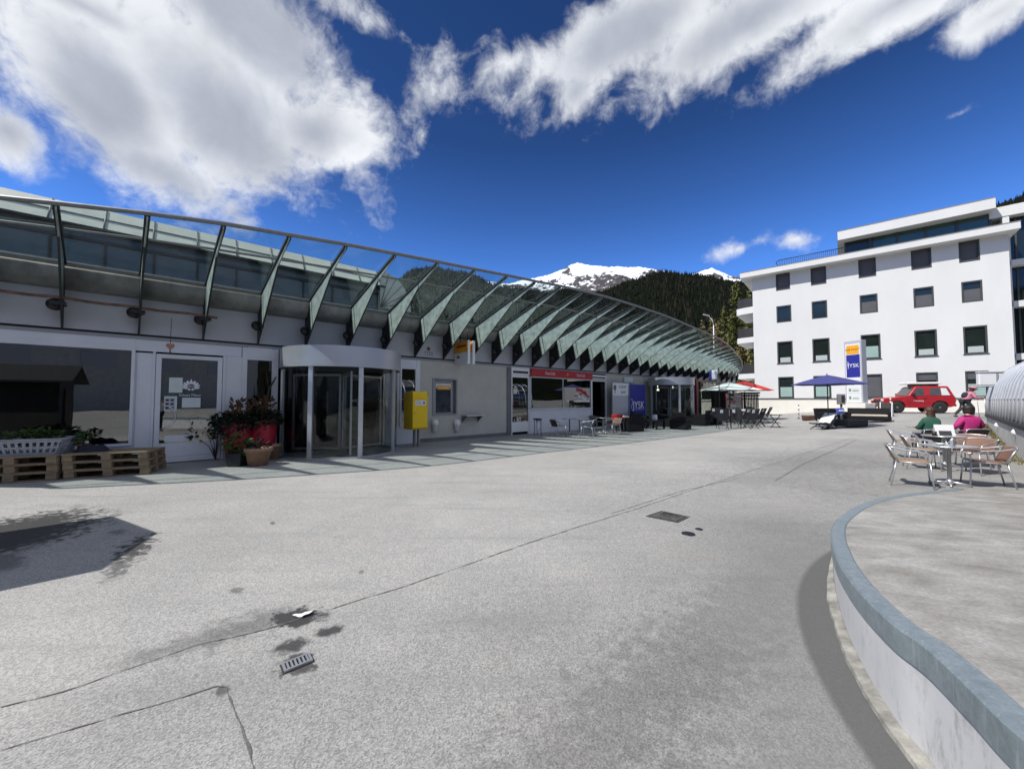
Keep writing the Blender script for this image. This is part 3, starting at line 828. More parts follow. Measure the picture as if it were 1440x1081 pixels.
for i in range(len(edges) - 1):
    mb.box(edges[i] + .006, edges[i + 1] - .006, 0.0, 0.05, 3.115, 4.2)
mb.build('spandrel', M['spandrel'], B)
mb = MB(); mb.box(-26, UEND, 0.025, 0.06, 3.0, 4.25, 0); mb.box(-26, UEND, -0.03, 0.05, ZT, 3.06, 1); mb.build('trim', [M['gap'], M['trim']], B)
mb = MB()
pr = [(-0.43, 4.40)] + [(-0.43 + 0.40 * (1 - math.cos(R(90 * k / 8))) * 0.98, 4.40 - 0.42 * math.sin(R(90 * k / 8))) for k in range(1, 9)] + [(0.0, 3.95), (0.0, 4.4)]
mb.prism(pr, lambda p, q, h: (h, p, q), -26, US[-4], 0, True); mb.build('gutter', M['gutter'], B)


def fpt(i, a):                      # point on the fin plane i at distance a from the wall, local x,y
    d = DD[i]; return US[i] + LAT[i] * a / d, -a


CAN = MB()
def cpt(i, a, z):
    x, y = fpt(i, a); return Vector((x, y, z))


tips = [cpt(i, DD[i], HH[i]) for i in range(38)]
AM = [0.45 + 0.66 * (DD[i] - 0.45) if DD[i] > .6 else DD[i] * .8 for i in range(38)]
AL = [min(0.45, DD[i] * .6) for i in range(38)]
def zline(i, a): return ZG[i] + (HH[i] - ZG[i]) * (a - AL[i]) / (DD[i] - AL[i])
mids = [cpt(i, AM[i], zline(i, AM[i])) for i in range(38)]
lows = [cpt(i, AL[i], ZG[i]) for i in range(38)]
CAN.tube([p + Vector((0, 0, 0.02)) for p in tips], 0.045, 8, 0)
CAN.tube([p + Vector((0, 0, -0.03)) for p in mids], 0.026, 6, 0)
CAN.tube([p + Vector((0, 0, -0.02)) for p in lows], 0.033, 6, 0)
CAN.tube([p + Vector((0, 0, -0.075)) for p in lows], 0.022, 6, 0)
can = CAN.build('canopy', M['rail'], B)
GLS = MB()
for i in range(37):
    for (p, q) in ((lows, mids), (mids, tips)):
        a, b, c, d = p[i], p[i + 1], q[i + 1], q[i]
        e = 0.04
        aa = a.lerp(b, e); bb = b.lerp(a, e); cc = c.lerp(d, e); dd = d.lerp(c, e)
        up = Vector((0, 0, 0.012))
        GLS.add([aa + up, bb + up, cc + up, dd + up], [(0, 1, 2, 3)])
GLS.build('canopy_glass', M['canglass'], can)
sp0 = None
for i in range(38):
    d, H, zg = DD[i], HH[i], ZG[i]
    mb = MB()
    al = AL[i]
    am = AM[i]; zm = zline(i, am) - 0.19
    def zlow(a): return 3.10 + (zm - 3.10) * (a - .05) / (am - .05)
    ab = min(al + .2, am * .55)                       # outer edge of the dark wall bracket on the lower edge
    poly = [(ab, zlow(ab)), (am, zm), (d - .01, H - 0.085), (d - .01, H - 0.03), (al, zg - 0.035)]
    def fn(a, z, h):
        x, y = fpt(i, a); return (x + h, y, z)
    mb.prism(poly, fn, -0.012, 0.012, 0)
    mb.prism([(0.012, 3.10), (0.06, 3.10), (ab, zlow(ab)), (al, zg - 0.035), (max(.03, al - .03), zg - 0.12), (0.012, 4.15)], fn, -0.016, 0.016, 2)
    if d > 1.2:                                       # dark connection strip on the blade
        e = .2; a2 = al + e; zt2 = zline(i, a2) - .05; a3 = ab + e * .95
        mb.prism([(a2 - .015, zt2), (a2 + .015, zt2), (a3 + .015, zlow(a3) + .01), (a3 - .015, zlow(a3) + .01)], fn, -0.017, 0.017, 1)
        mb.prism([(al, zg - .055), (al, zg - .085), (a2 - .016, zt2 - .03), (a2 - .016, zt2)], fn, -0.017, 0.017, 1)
    # bottom flange and glazing bar along the top
    A_ = cpt(i, al, zg - 0.01); B_ = cpt(i, d - .02, H - 0.01)
    for k in range(1):
        dirv = B_ - A_; n = dirv.length
        side = Vector((0.042, 0, 0)); upv = Vector((0, 0, 0.05))
        mb.add([A_ - side - upv, A_ + side - upv, A_ + side + upv * .3, A_ - side + upv * .3, B_ - side - upv, B_ + side - upv, B_ + side + upv * .3, B_ - side + upv * .3],
               [(0, 1, 2, 3), (4, 7, 6, 5), (0, 4, 5, 1), (1, 5, 6, 2), (2, 6, 7, 3), (3, 7, 4, 0)], 1)
    A_ = cpt(i, 0.07, 3.10); B_ = cpt(i, am, zm)
    side = Vector((0.018, 0, 0)); upv = Vector((0, 0, 0.006))
    mb.add([A_ - side - upv, A_ + side - upv, A_ + side + upv, A_ - side + upv, B_ - side - upv, B_ + side - upv, B_ + side + upv, B_ - side + upv],
           [(0, 1, 2, 3), (4, 7, 6, 5), (0, 4, 5, 1), (1, 5, 6, 2), (2, 6, 7, 3), (3, 7, 4, 0)], 1)
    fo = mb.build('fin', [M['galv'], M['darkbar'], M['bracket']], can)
    if d > 1.0:
        if sp0 is None:
            s_ = MB(); s_.lathe([(0.03, -.02), (.1, 0), (.135, .05), (.135, .11), (.09, .14), (0.0, .15)], 14); s_.box(-.02, .16, -.02, .02, .05, .09)
            sp0 = s_.build('spotlight', M['blackmetal'], can); so = sp0
        else:
            so = sp0.copy(); COL.objects.link(so)
        so.location = (US[i] - 0.07, -0.24, 3.52); so.rotation_euler = (R(62), 0, 0)

# ---- shop fronts, left to right (u from sight lines on the facade plane)
def zf(px, py, a=0.0): return FP(px, py, a)[1]


u188 = U(188); z0 = zf(100, 627); z1 = zf(100, 486)
fr = MB(); frame_mb(fr, -25.7, u188, z0 - .06, z1 + .03, 0.06); fr.box(-25.7, u188, -0.03, 0.05, z1 + .03, ZT); fr.box(-25.6, u188 - .1, -0.045, -0.03, z1 + .10, ZT - .05)
fr.box(-17.5, -17.44, -0.04, 0.04, z0, z1)
fr.box(-25.7, u188, 0.0, 0.08, 0, z0 - .06)
f = fr.build('shop_window', M['frame'], B); pane(f, -25.6, u188 - .06, z0, z1, M['winglass'])
# white panels beside the door
pan = MB()
pan.box(u188, U(217), 0.0, 0.06, 0, z1 - .06); pan.box(u188 + .03, U(191), -0.02, 0.0, 0.05, z1 - .08); pan.box(U(213), U(217), -0.03, 0.0, 0, z1 - .02); pan.box(u188, U(338), -0.02, 0.05, z1 - .02, ZT)
pan.box(U(312), U(316), -0.03, 0.05, 0, z1 - .02); pan.box(U(316), U(339), 0.0, 0.06, 0, z1 - .02); pan.box(U(339), U(343), -0.03, 0.05, 0, ZT)
pan.build('panel_wall', M['frame'], B, bevel=.004)
# door with round ring handle
du0, du1 = U(217), U(312); dz1 = zf(265, 500)
dr = MB(); frame_mb(dr, du0 + .01, du1 - .01, 0.02, dz1, 0.10, -0.06, 0.02); gz0 = zf(265, 621)
dr.box(du0 + .11, du1 - .11, -0.04, 0.02, 0.12, gz0); dr.box(du0 + .16, du1 - .16, -0.05, -0.04, 0.16, gz0 - .05)
door = dr.build('entrance_door', M['frame'], B, bevel=.006)
pane(door, du0 + .11, du1 - .11, gz0, dz1 - .10, M['winglass'], y=-0.02)
hb = MB(); hx, hz = U(229, .1, 575) , zf(229, 586, .1); pts = []
for k in range(15):
    a = R(-90 + 180 * k / 14); pts.append((hx + 0.24 * math.cos(a), -0.11, hz + 0.28 * math.sin(a)))
hb.tube([(hx, -.05, hz - .28)] + pts + [(hx, -.05, hz + .28)], 0.014, 8); hb.build('handle', M['steel'], door)


def flat(name, px0, px1, py0, py1, mtl, parent, y=-0.03, th=0.004, a=0.0):
    mb = MB(); u0, u1 = U(px0, a), U(px1, a); cx = (px0 + px1) / 2
    mb.box(u0, u1, y - th, y, zf(cx, py1, a), zf(cx, py0, a)); return mb.build(name, mtl, parent)


flat('notice', 237, 256, 531, 552, M['paper'], door); flat('notice', 231, 249, 557, 578, M['paper'], door); flat('notice', 256, 282, 559, 573, M['paper'], door)
nb = MB()
for k in range(6):
    x = U(233 + 7 * (k % 2)); z = zf(240, 561 + 5.5 * (k // 2)); nb.box(x, x + .06, -.036, -.0345, z - .05, z, 0)
nb.box(U(232.4), U(246), -.0343, -.0341, zf(240, 576), zf(240, 559.5), 1)
nb.build('notice_print', [M['screen'], M['signgrey']], door)
st = flat('sticker', 233, 276, 611, 620, M['signwhite'], door); mb = MB(); mb.lathe([(0.05, -.0015), (0.05, .0015)], 14); lo = mb.build('sticker_logo', M['leafdark'], door, (U(270), -0.036, zf(270, 614.5))); lo.rotation_euler.x = R(90)
lx = U(268); lz = zf(268, 543)
lm = MB(face_out(lx, -0.036, lz))
for k in range(9):
    a = R(-20 + k * 220 / 8); c_ = (0.125 * math.cos(a), 0.10 * math.sin(a)); q = []
    for j in range(8):
        b = 2 * math.pi * j / 8; xx, yy = 0.055 * math.cos(b), 0.028 * math.sin(b); q.append((c_[0] + xx * math.cos(a) - yy * math.sin(a), c_[1] + xx * math.sin(a) + yy * math.cos(a)))
    lm.prism(q, lambda x, y, h: (x, y, h), 0, 0.003)
for k in range(4):
    a = R(215 + k * 110 / 3); lm.prism([(0.11 * math.cos(a) + 0.03 * math.cos(R(60 * j)), 0.085 * math.sin(a) + 0.03 * math.sin(R(60 * j))) for j in range(6)], lambda x, y, h: (x, y, h), 0, 0.003)
lm.prism([(-.03, .1), (.03, .1), (0, .19)], lambda x, y, h: (x, y, h), 0.0005, 0.0035)
lm.build('logo', M['signwhite'], door)
text_mesh('Schutz', 0.085, face_out(lx, -0.036, lz), M['signwhite'], 'lettering', door, 0.002, sx=1.1)
text_mesh('Schutz Filisur', 0.085, face_out(lx - .01, -0.036, zf(268, 555.5)), M['signwhite'], 'lettering', door, 0.002, sx=0.95)
# narrow side window
u0, u1 = U(343), U(384); zz1 = zf(362, 504); zz0 = zf(362, 606)
fr = MB(); frame_mb(fr, u0, u1, zz0, zz1, .05); fr.box(u0, u1, -.02, .05, zz1, ZT); fr.box(u0 + .06, u1 - .06, -.03, -.02, zf(362, 500), zf(362, 489)); fr.box(u0, u1, 0, .06, 0, zz0); fr.box(u1, U(390), -.04, .06, 0, ZT)
f = fr.build('side_window', M['frame'], B); pane(f, u0 + .05, u1 - .05, zz0 + .05, zz1 - .05, M['winglass'])

# revolving doors
def revolving(uc, ac, r, ztop, zbot, name='revolving_door', posts=(-47, -2, 42), wings=20):
    rt = MB()
    fas = MB()
    def arcpts(rr, a0, a1, n=28): return [(uc + rr * math.sin(R(a0 + (a1 - a0) * k / n)), -ac - rr * math.cos(R(a0 + (a1 - a0) * k / n))) for k in range(n + 1)]
    a0, a1 = -118, 118
    # floor ring, posts
    o_ = arcpts(r + .04, a0, a1); i_ = arcpts(r - .06, a0, a1)
    vs = []; fs = []
    for k in range(len(o_)):
        vs += [(*o_[k], 0.0), (*o_[k], 0.05), (*i_[k], 0.05), (*i_[k], 0.0)]
        if k:
            for j in range(4): fs.append((4 * k - 4 + j, 4 * k - 4 + (j + 1) % 4, 4 * k + (j + 1) % 4, 4 * k + j))
    rt.add(vs, fs, 0)
    for p in posts:
        for w_ in (0,):
            x = uc + r * math.sin(R(p)); y = -ac - r * math.cos(R(p)); rt.cbox((x, y, zbot / 2 + .02), (.12, .07, zbot - .04), 0, R(p))
    for p in (a0 + 8, a1 - 8):
        x = uc + r * math.sin(R(p)); y = -ac - r * math.cos(R(p)); rt.cbox((x, y, zbot / 2), (.1, .1, zbot), 0, R(p))
    root = rt.build(name, M['alu'], B)
    o_ = arcpts(r + .08, a0, a1, 40); vs = []; fs = []
    for k in range(len(o_)):
        vs += [(*o_[k], zbot), (*o_[k], ztop)]
        if k: fs.append((2 * k - 2, 2 * k - 1, 2 * k + 1, 2 * k))
    fas.add(vs, fs, 0, True)
    q = len(o_); fas.add([(*p, ztop - .002) for p in o_], [tuple(range(q))], 0); fas.add([(*p, zbot + .002) for p in o_], [tuple(range(q))], 1)
    fas.build('fascia', [M['fascia'], M['interior']], root)
    gl = MB(); vs = []; fs = []
    for (s0, s1) in ((a0 + 8, posts[0]), (posts[0], posts[1]), (posts[1], posts[2]), (posts[2], a1 - 8)):
        if s0 < posts[0] + 1 and s1 <= posts[0]: pass
        pp = arcpts(r - .01, s0 + 2, s1 - 2, 10)
        base = len(gl.v)
        vs = []; fs = []
        for k, p in enumerate(pp):
            vs += [(*p, .06), (*p, zbot - .02)]
            if k: fs.append((2 * k - 2, 2 * k - 1, 2 * k + 1, 2 * k))
        gl.add(vs, fs, 0, True)
    gl.build('curved_glass', M['clearglass'], root)
    for k in range(3):
        a = wings + 120 * k; wb = MB(Matrix.Translation((uc, -ac, 0)) @ Matrix.Rotation(R(a), 4, 'Z'))
        frame_mb(wb, .05, r - .1, .08, zbot - .1, .06, -.025, .025)
        wo_ = wb.build('door_wing', M['alu'], root)
        g = MB(Matrix.Translation((uc, -ac, 0)) @ Matrix.Rotation(R(a), 4, 'Z')); g.box(.11, r - .16, -.004, .004, .14, zbot - .16); g.build('wing_glass', M['clearglass'], root)
    return root


rd = revolving(-7.42, 0.72, 1.57, 2.97, 2.42)
# window right of it, then the plaster bay
u0, u1 = U(562), U(585); zz1 = zf(575, 517); zz0 = zf(575, 600)
fr = MB(); frame_mb(fr, u0, u1, zz0, zz1, .05); fr.box(u0, u1, -.02, .05, zz1, ZT); fr.box(u0 - .5, u1, 0, .06, 0, zz0); fr.box(u1, U(590), -.04, .06, 0, ZT); fr.box(u0 - .5, u0, 0, .06, zz0, ZT)
f = fr.build('side_window', M['frame'], B); pane(f, u0 + .05, u1 - .05, zz0 + .05, zz1 - .05, M['winglass'])
pu0, pu1 = U(590), U(712)
au0, au1, az0, az1 = U(608.5), U(641.5), zf(625, 583), zf(625, 533)
mb = MB(); mb.box(pu0, au0, -.02, .1, .14, ZT); mb.box(au1, pu1, -.02, .1, .14, ZT); mb.box(au0, au1, -.02, .1, .14, az0); mb.box(au0, au1, -.02, .1, az1, ZT)
mb.build('plaster_wall', M['plaster'], B)
mb = MB(); mb.box(pu0, pu1, -.03, .1, 0, .14); mb.box(U(712), U(718), -.06, .06, 0, ZT); mb.build('plinth', M['plinth'], B)
# cash machine
cm = MB(); frame_mb(cm, au0 - .03, au1 + .03, az0 - .03, az1 + .03, .06, -.05, .0, 0); frame_mb(cm, au0 + .06, au1 - .14, az0 + .03, az1 - .05, .09, .03, .09, 0); cm.box(au0, au1, .09, .1, az0, az1, 1)
cmo = cm.build('cash_machine', [M['trim'], M['plinth']], B)
mb = MB(); cu0, cu1 = au0 + .15, au1 - .23; mb.box(cu0, cu1, .06, .085, az0 + .12, az0 + 1.0); mb.box(cu0, cu1, -.02, .06, az0 + .1, az0 + .14)
for k in range(14): mb.box(cu0 + rnd.uniform(0, .5), cu0 + rnd.uniform(.2, .62), .05, .06, az0 + .2 + k * .05, az0 + .22 + k * .05)
mb.build('screen', M['screen'], cmo)
mb = MB(); mb.box(cu0, cu1, .03, .07, az0 + 1.02, az1 - .16); mb.build('header', M['paper'], cmo)
mb = MB(); mb.box(cu0 + .05, cu1 - .04, .02, .03, az1 - .4, az1 - .25); mb.build('header_sign', M['orange'], cmo)
text_mesh('Postomat', .105, face_out((cu0 + cu1) / 2, .018, az1 - .325), M['signwhite'], 'lettering', cmo, .002)
for px in (609.5, 640.5):
    mb = MB(); x, z = U(px), zf(px, 598); mb.lathe([(.0, -.24), (.09, -.2), (.1, 0), (.13, .02), (.14, .12), (.1, .22), (0, .24)], 14, (x, -.12, z)); mb.build('paper_bin', M['white'], cmo)
mb = MB(); x0, x1, z = U(648), U(673), zf(660, 583); mb.box(x0, x1, -.42, -.02, z - .04, z, 0)
for x in (x0 + .03, x1 - .08): mb.prism([(-.02, z - .04), (-.38, z - .04), (-.02, z - .3)], lambda p, q, h: (h, p, q), x, x + .03, 1)
mb.build('writing_shelf', [M['alu'], M['plinth']], B)
flat('plaque', 596.5, 601.5, 552, 556, M['plinth'], B, -.022, .01)
# emblem and number on the fascia
mb = MB(); mb.lathe([(.07, -.002), (.07, .002)], 12); e = mb.build('emblem', M['rust'], B, (U(602.5, 0, 492), -.006, zf(602.5, 490.5))); e.rotation_euler.x = R(90)
text_mesh('7270', .2, face_out(U(602.5, 0, 497), -.004, zf(602.5, 497.5)), M['plinth'], 'house_number', B, .002, sx=.9)
# kebab shop
def zk(py): return zf(790, py)
mb = MB(); u0, u1 = U(718), U(743.5); zh1 = zf(730, 517); zh0 = zf(730, 525.5)
frame_mb(mb, u0, u1, zf(730, 614), zf(730, 529), .06, -.05, .03); mb.box(u0, u1, -.05, .03, zh0 - .03, zh1); mb.box(u0 + .06, u1 - .06, -.03, .03, .12, zf(730, 593)); mb.box(u0, u1, 0, .05, zf(730, 529), zh0 - .03)
f = mb.build('kebab_door', M['white'], B); pane(f, u0 + .06, u1 - .06, zf(730, 593), zf(730, 531), M['winglass']); mb = MB(); mb.box(u0 + .1, u1 - .08, -.055, -.05, zh0 + .02, zh0 + .12); mb.build('vent_slot', M['black'], f)
mb = MB()
for (px, py, w_, h_) in ((726, 548, .22, .2), (730, 556, .3, .22), (729, 562, .28, .2)): mb.box(U(px), U(px) + w_, .01, .016, zf(px, py) - h_, zf(px, py))
mb.build('notice', M['paper'], f)
u0, u1 = U(745), U(831); mb = MB(); frame_mb(mb, u0, u1, zf(790, 575), zf(790, 531.5), .05); mb.box((u0 + u1) / 2 - .02, (u0 + u1) / 2 + .02, -.03, .03, zf(790, 574), zf(790, 533)); mb.box(u0, u1, 0, .06, 0, zf(790, 575)); mb.box(u0, u1, -.03, .05, zf(790, 531), ZT - .24 + .24)
f = mb.build('kebab_window', M['frame'], B); pane(f, u0 + .05, u1 - .05, zf(790, 574), zf(790, 532.5), M['winglass'])
mb = MB(); mb.box(u0 + .1, u1 - .1, .4, .9, .9, zf(790, 567)); mb.build('counter', M['paleint'], f)
mb = MB(); mb.box(U(793), U(829.5), -.014, -.010, zf(810, 563), zf(810, 545)); fp = mb.build('painted_reflection', M['beige_fabric'], f)  # sheet on the glass carrying a painted reflection of the street
mb = MB()
for k in range(9):
    x = U(rnd.uniform(808, 826)); z = zf(810, rnd.uniform(548, 561)); mb.cbox((x, -.0165, z), (rnd.uniform(.2, .6), .004, rnd.uniform(.1, .22)), rnd.choice([0, 0, 1]), 0, 0, rnd.uniform(-.5, .5))
mb.build('reflection_patches', [M['signred'], M['signwhite']], fp)  # mirrored red and white vehicles, put in as coloured patches
rs = MB(); rz1, rz0 = zf(788, 521.5), zf(788, 531.2); rs.box(u0, u1, -.12, -.035, rz0, rz1); rso = rs.build('shop_sign', M['signred'], B)
for f_ in (.27, .78): text_mesh('Coca-Cola', .2, face_out(u0 + (u1 - u0) * f_, -.122, (rz0 + rz1) / 2), M['signwhite'], 'lettering', rso, .003, shear=.3, sx=.8)
rs = MB(); rs.cbox((u0 + (u1 - u0) * .55, -.125, (rz0 + rz1) / 2), (.14, .006, .07)); rs.build('sign_logo', M['orange'], rso)
mb = MB(); u0, u1 = U(831), U(852); frame_mb(mb, u0, u1, 0, zf(842, 534.5), .07, -.05, .03); mb.box(u0, u1, -.05, .03, zf(842, 533.5), zf(842, 527.5))
f = mb.build('side_doorway', M['white'], B); mb = MB(); mb.box(u0 + .1, u1 - .1, -.055, -.05, zf(842, 532), zf(842, 530)); mb.build('vent_slot', M['black'], f)
pane(f, (u0 + u1) / 2 + .2, u1 - .07, .07, zf(842, 536), M['winglass'])
mb = MB(); mb.box(U(852), U(917), -.02, .1, .0, ZT); mb.build('plaster_wall', M['plaster'], B)
mb = MB(); mb.box(U(917) + 0.0, U(917) + .3, -.02, .1, 0, ZT); mb.build('corner_post', M['plinth'], B)
rd2 = revolving(U(938, 0.9), 1.05, 1.4, 2.92, 2.45, posts=(-40, 22, 75), wings=50)
# end bay beyond the far door: slim steel posts, glazed screen
mb = MB()
for px in (985, 1013, 1032): mb.box(U(px), U(px) + .1, -.02, .1, 0, ZT)
mb.box(UE, UEND, 0.0, .1, ZT - .05, ZT); mb.box(UE, UEND, .02, .08, 1.38, 1.46)
f = mb.build('glazed_screen', M['darkbar'], B); pane(f, UE + .1, UEND - .1, .1, ZT - .1, M['clearglass'], y=.05)
# lights seen burning inside the far door
em, nt = nt_new('lamp_glow'); t = NT(nt); e_ = t.n('ShaderNodeEmission'); e_.inputs[0].default_value = (1, .93, .8, 1); e_.inputs[1].default_value = 6; t.out(e_.outputs[0]); M['glow'] = em
for px, py in ((925, 548), (946, 545)):
    x, z = FP(px, py, -1.5); mb = MB(); mb.lathe([(0, -.07), (.09, -.06), (.11, 0), (.08, .05), (0, .06)], 12, (x, 1.5, z)); mb.tube([(x, 1.5, z), (x, 1.5, 3.1)], .015, 5); mb.build('ceiling_lamp', M['glow'], B)
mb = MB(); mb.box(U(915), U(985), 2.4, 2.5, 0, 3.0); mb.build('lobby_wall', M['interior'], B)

# ------------------------------------------------------------------ things fixed to or standing before the facade
def FW(u, a, z=0.0): return P0 + TV * u + NV * a + Vector((0, 0, z))


# rusty pole along the fins, hanging heart
p0 = FP(-60, 401, .62); p1 = FP(306, 446.5, .62)
root = empty('rusty_pole', FW(p1[0], .62, p1[1]), TH, 'long rusty pole lying across the canopy fins above the left shop window', 'pole')
mb = MB(); L = p1[0] - p0[0]; dz = p0[1] - p1[1]; pts = [(-L * (1 - k / 14), .01 * math.sin(k), dz * (1 - k / 14) + .012 * math.sin(k * 1.7)) for k in range(15)]
mb.tube(pts, .03, 8); mb.build('pole', M['rust'], root)
for i in (2, 3, 4, 5):
    x = US[i] - p1[0]
    mb = MB(); mb.box(x - .1, x + .12, -.04, .1, -.10, -.035); mb.tube([(x, -.02, -.05), (x, .25, -.12)], .04, 8); mb.build('bracket', M['blackmetal'], root)
hp = FP(239.5, 447, .62); hq = FP(239.5, 487, .62)
root = empty('heart_ornament', FW(hq[0], .62, hq[1]), TH, 'copper heart hanging on a cord above the glazed entrance door', 'ornament')
mb = MB(); mb.tube([(0, 0, .05), (0.004, 0, hp[1] - hq[1])], .006, 5); mb.tube([(0, 0, -.06), (0, 0, -.16)], .012, 5); mb.build('cord', M['twig'], root)
mb = MB(); hpoly = []
for k in range(24):
    a = 2 * math.pi * k / 24; hpoly.append((0.075 * math.sin(a) ** 3 * 1.05, 0.0055 * (13 * math.cos(a) - 5 * math.cos(2 * a) - 2 * math.cos(3 * a) - math.cos(4 * a))))
mb.prism(hpoly, lambda p, q, h: (p, h, q), -.03, .03); mb.build('heart', M['copper'], root, bevel=.012, seg=2)

# pallets
def make_pallet():
    root = empty('pallet', (0, 0, 0), 0, 'x', 'pallet', 'wooden pallets stacked under the shop window')
    W_, Dp, h = 1.30, .86, .16
    mb = MB()
    for k in range(5): y = -Dp / 2 + .07 + k * (Dp - .14) / 4; mb.box(-W_ / 2, W_ / 2, y - .065, y + .065, h - .022, h)
    mb.build('deck', M['wood'], root, bevel=.004)
    mb = MB()
    for y in (-Dp / 2 + .06, 0, Dp / 2 - .06): mb.box(-W_ / 2, W_ / 2, y - .05, y + .05, 0, .02)
    mb.build('bottom_board', M['wood'], root, bevel=.004)
    mb = MB()
    for x in (-W_ / 2 + .08, 0, W_ / 2 - .08): mb.box(x - .07, x + .07, -Dp / 2, Dp / 2, h - .044, h - .0225)
    mb.build('stringer', M['wood'], root, bevel=.003)
    for x in (-W_ / 2 + .08, 0, W_ / 2 - .08):
        for y in (-Dp / 2 + .06, 0, Dp / 2 - .06): mb = MB(); mb.box(x - .075, x + .075, y - .055, y + .055, .0205, h - .0445); mb.build('block', M['wood'], root, bevel=.004)
    return root


a_ = G(80, 675); b_ = G(214, 667); dv = (b_ - a_); dv.normalize(); prz = math.atan2(dv.y, dv.x); nv = Vector((-dv.y, dv.x, 0))
cR = (a_ + b_) / 2 + nv * .43; cL = cR - dv * 1.36 - nv * .05
lv = ['lowest', 'middle', 'topmost']
p_ = None
for si, (c, nm) in enumerate(((cR, 'in the right stack beside the glazed door'), (cL, 'in the left stack under the grey crate'))):
    for k in range(3):
        loc = c + Vector((rnd.uniform(-.015, .015), rnd.uniform(-.015, .015), k * .161 + .002)); lab = 'wooden pallet %s %s' % (lv[k], nm)
        if p_ is None: p_ = make_pallet(); p_.location = loc; p_.rotation_euler.z = prz; p_['label'] = lab
        else: dup(p_, loc, prz + rnd.uniform(-.012, .012), lab)
topz = .485
# crate, potted plant, dark cloth on the left stack
cc = cR - dv * 1.02 + nv * .02
cc = Vector((cc.x, cc.y, topz))
gx = AT(28, 622, 7.6)
cc = Vector((cL.x, cL.y, topz)) + dv * .12
root = empty('plastic_crate', cc, prz, 'grey perforated plastic crate full of plants on the left pallet stack', 'crate')
mb = MB(); w0, w1, d0, d1, hh_ = .42, .52, .24, .30, .3
def cside(mb, p0, p1, q0, q1):        # wall with two rows of slots
    P0_, P1_, Q0, Q1 = map(Vector, (p0, p1, q0, q1)); n = 10
    def at(u, v): return P0_.lerp(P1_, u).lerp(Q0.lerp(Q1, u), v)
    rows = [(0, .16), (.42, .55), (.8, 1)]
    for (v0, v1) in rows: mb.add([at(0, v0), at(1, v0), at(1, v1), at(0, v1)], [(0, 1, 2, 3)])
    for (v0, v1) in ((.16, .42), (.55, .8)):
        for k in range(n + 1): u0_ = max(0, k / n - .022); u1_ = min(1, k / n + .022); mb.add([at(u0_, v0), at(u1_, v0), at(u1_, v1), at(u0_, v1)], [(0, 1, 2, 3)])
bl = [(-w0, -d0, 0), (w0, -d0, 0), (w0, d0, 0), (-w0, d0, 0)]; tl = [(-w1, -d1, hh_), (w1, -d1, hh_), (w1, d1, hh_), (-w1, d1, hh_)]
for k in range(4): cside(mb, bl[k], bl[(k + 1) % 4], tl[k], tl[(k + 1) % 4])
mb.add(bl, [(0, 1, 2, 3)])
o = mb.build('crate_body', M['crate'], root); s_ = o.modifiers.new('s', 'SOLIDIFY'); s_.thickness = .012
mb = MB()
for k in range(4): mb.tube([tl[k], tl[(k + 1) % 4]], .018, 6)
mb.build('rim', M['crate'], root)


def leaves(mb, n, c, rx, ry, rz_, size, droop=.3, seed=1, mi=0):
    r_ = random.Random(seed)
    for _ in range(n):
        while True:
            p = Vector((r_.uniform(-1, 1), r_.uniform(-1, 1), r_.uniform(-1, 1)))
            if p.length < 1 and p.length > .25: break
        q = Vector((c[0] + p.x * rx, c[1] + p.y * ry, c[2] + p.z * rz_))
        d = Vector((p.x + r_.uniform(-.5, .5), p.y + r_.uniform(-.5, .5), p.z * .5 - droop + r_.uniform(-.3, .5))); d.normalize()
        s = d.cross(Vector((r_.uniform(-1, 1), r_.uniform(-1, 1), 1))); s.normalize(); L = size * r_.uniform(.6, 1.3); w_ = L * .28
        mb.add([q, q + d * L * .5 + s * w_, q + d * L, q + d * L * .5 - s * w_], [(0, 1, 2, 3)], mi)


mb = MB(); leaves(mb, 420, (0, 0, .33), .44, .22, .14, .09, 0, 3); tag(mb.build('seedling', M['leaf'], None, cc, prz), 'low green seedlings filling the grey crate on the pallets', 'plants')
pc = Vector((cR.x, cR.y, topz)) - dv * .62 + nv * .1
root = empty('potted_plant', pc, 0, 'small reddish potted plant between the crate and the dark cloth', 'potted plant')
mb = MB(); mb.lathe([(.05, 0), (.075, .12), (.085, .12), (.085, .15), (.07, .15), (.065, .13), (0, .13)], 14); mb.build('pot', M['terracotta'], root)
mb = MB(); leaves(mb, 120, (0, 0, .25), .12, .12, .12, .08, 0, 5); mb.build('foliage', M['leaf'], root)
pc = Vector((cR.x, cR.y, topz)) - dv * .42 + nv * .02
mb = MB(); vs = []; fs = []; n_, m_ = 22, 14
for i in range(n_):
    for j in range(m_):
        u_, v_ = i / (n_ - 1) * 2 - 1, j / (m_ - 1) * 2 - 1; e = max(0, 1 - u_ * u_ - v_ * v_)
        vs.append((u_ * .26, v_ * .17, .13 * math.sqrt(e) * (1 + .7 * noise.noise(Vector((u_ * 3, v_ * 3, 1)))) + .004)); 
        if i and j: fs.append(((i - 1) * m_ + j - 1, i * m_ + j - 1, i * m_ + j, (i - 1) * m_ + j))
mb.add(vs, fs, 0, True); tag(mb.build('cloth_bundle', M['navy'], None, pc, prz), 'crumpled dark cloth bundle lying on the right pallet stack', 'cloth')

# planters
def lathe_pot(prof, mtl, root, name='pot', n=28):
    mb = MB(); mb.lathe(prof, n); return mb.build(name, mtl, root)


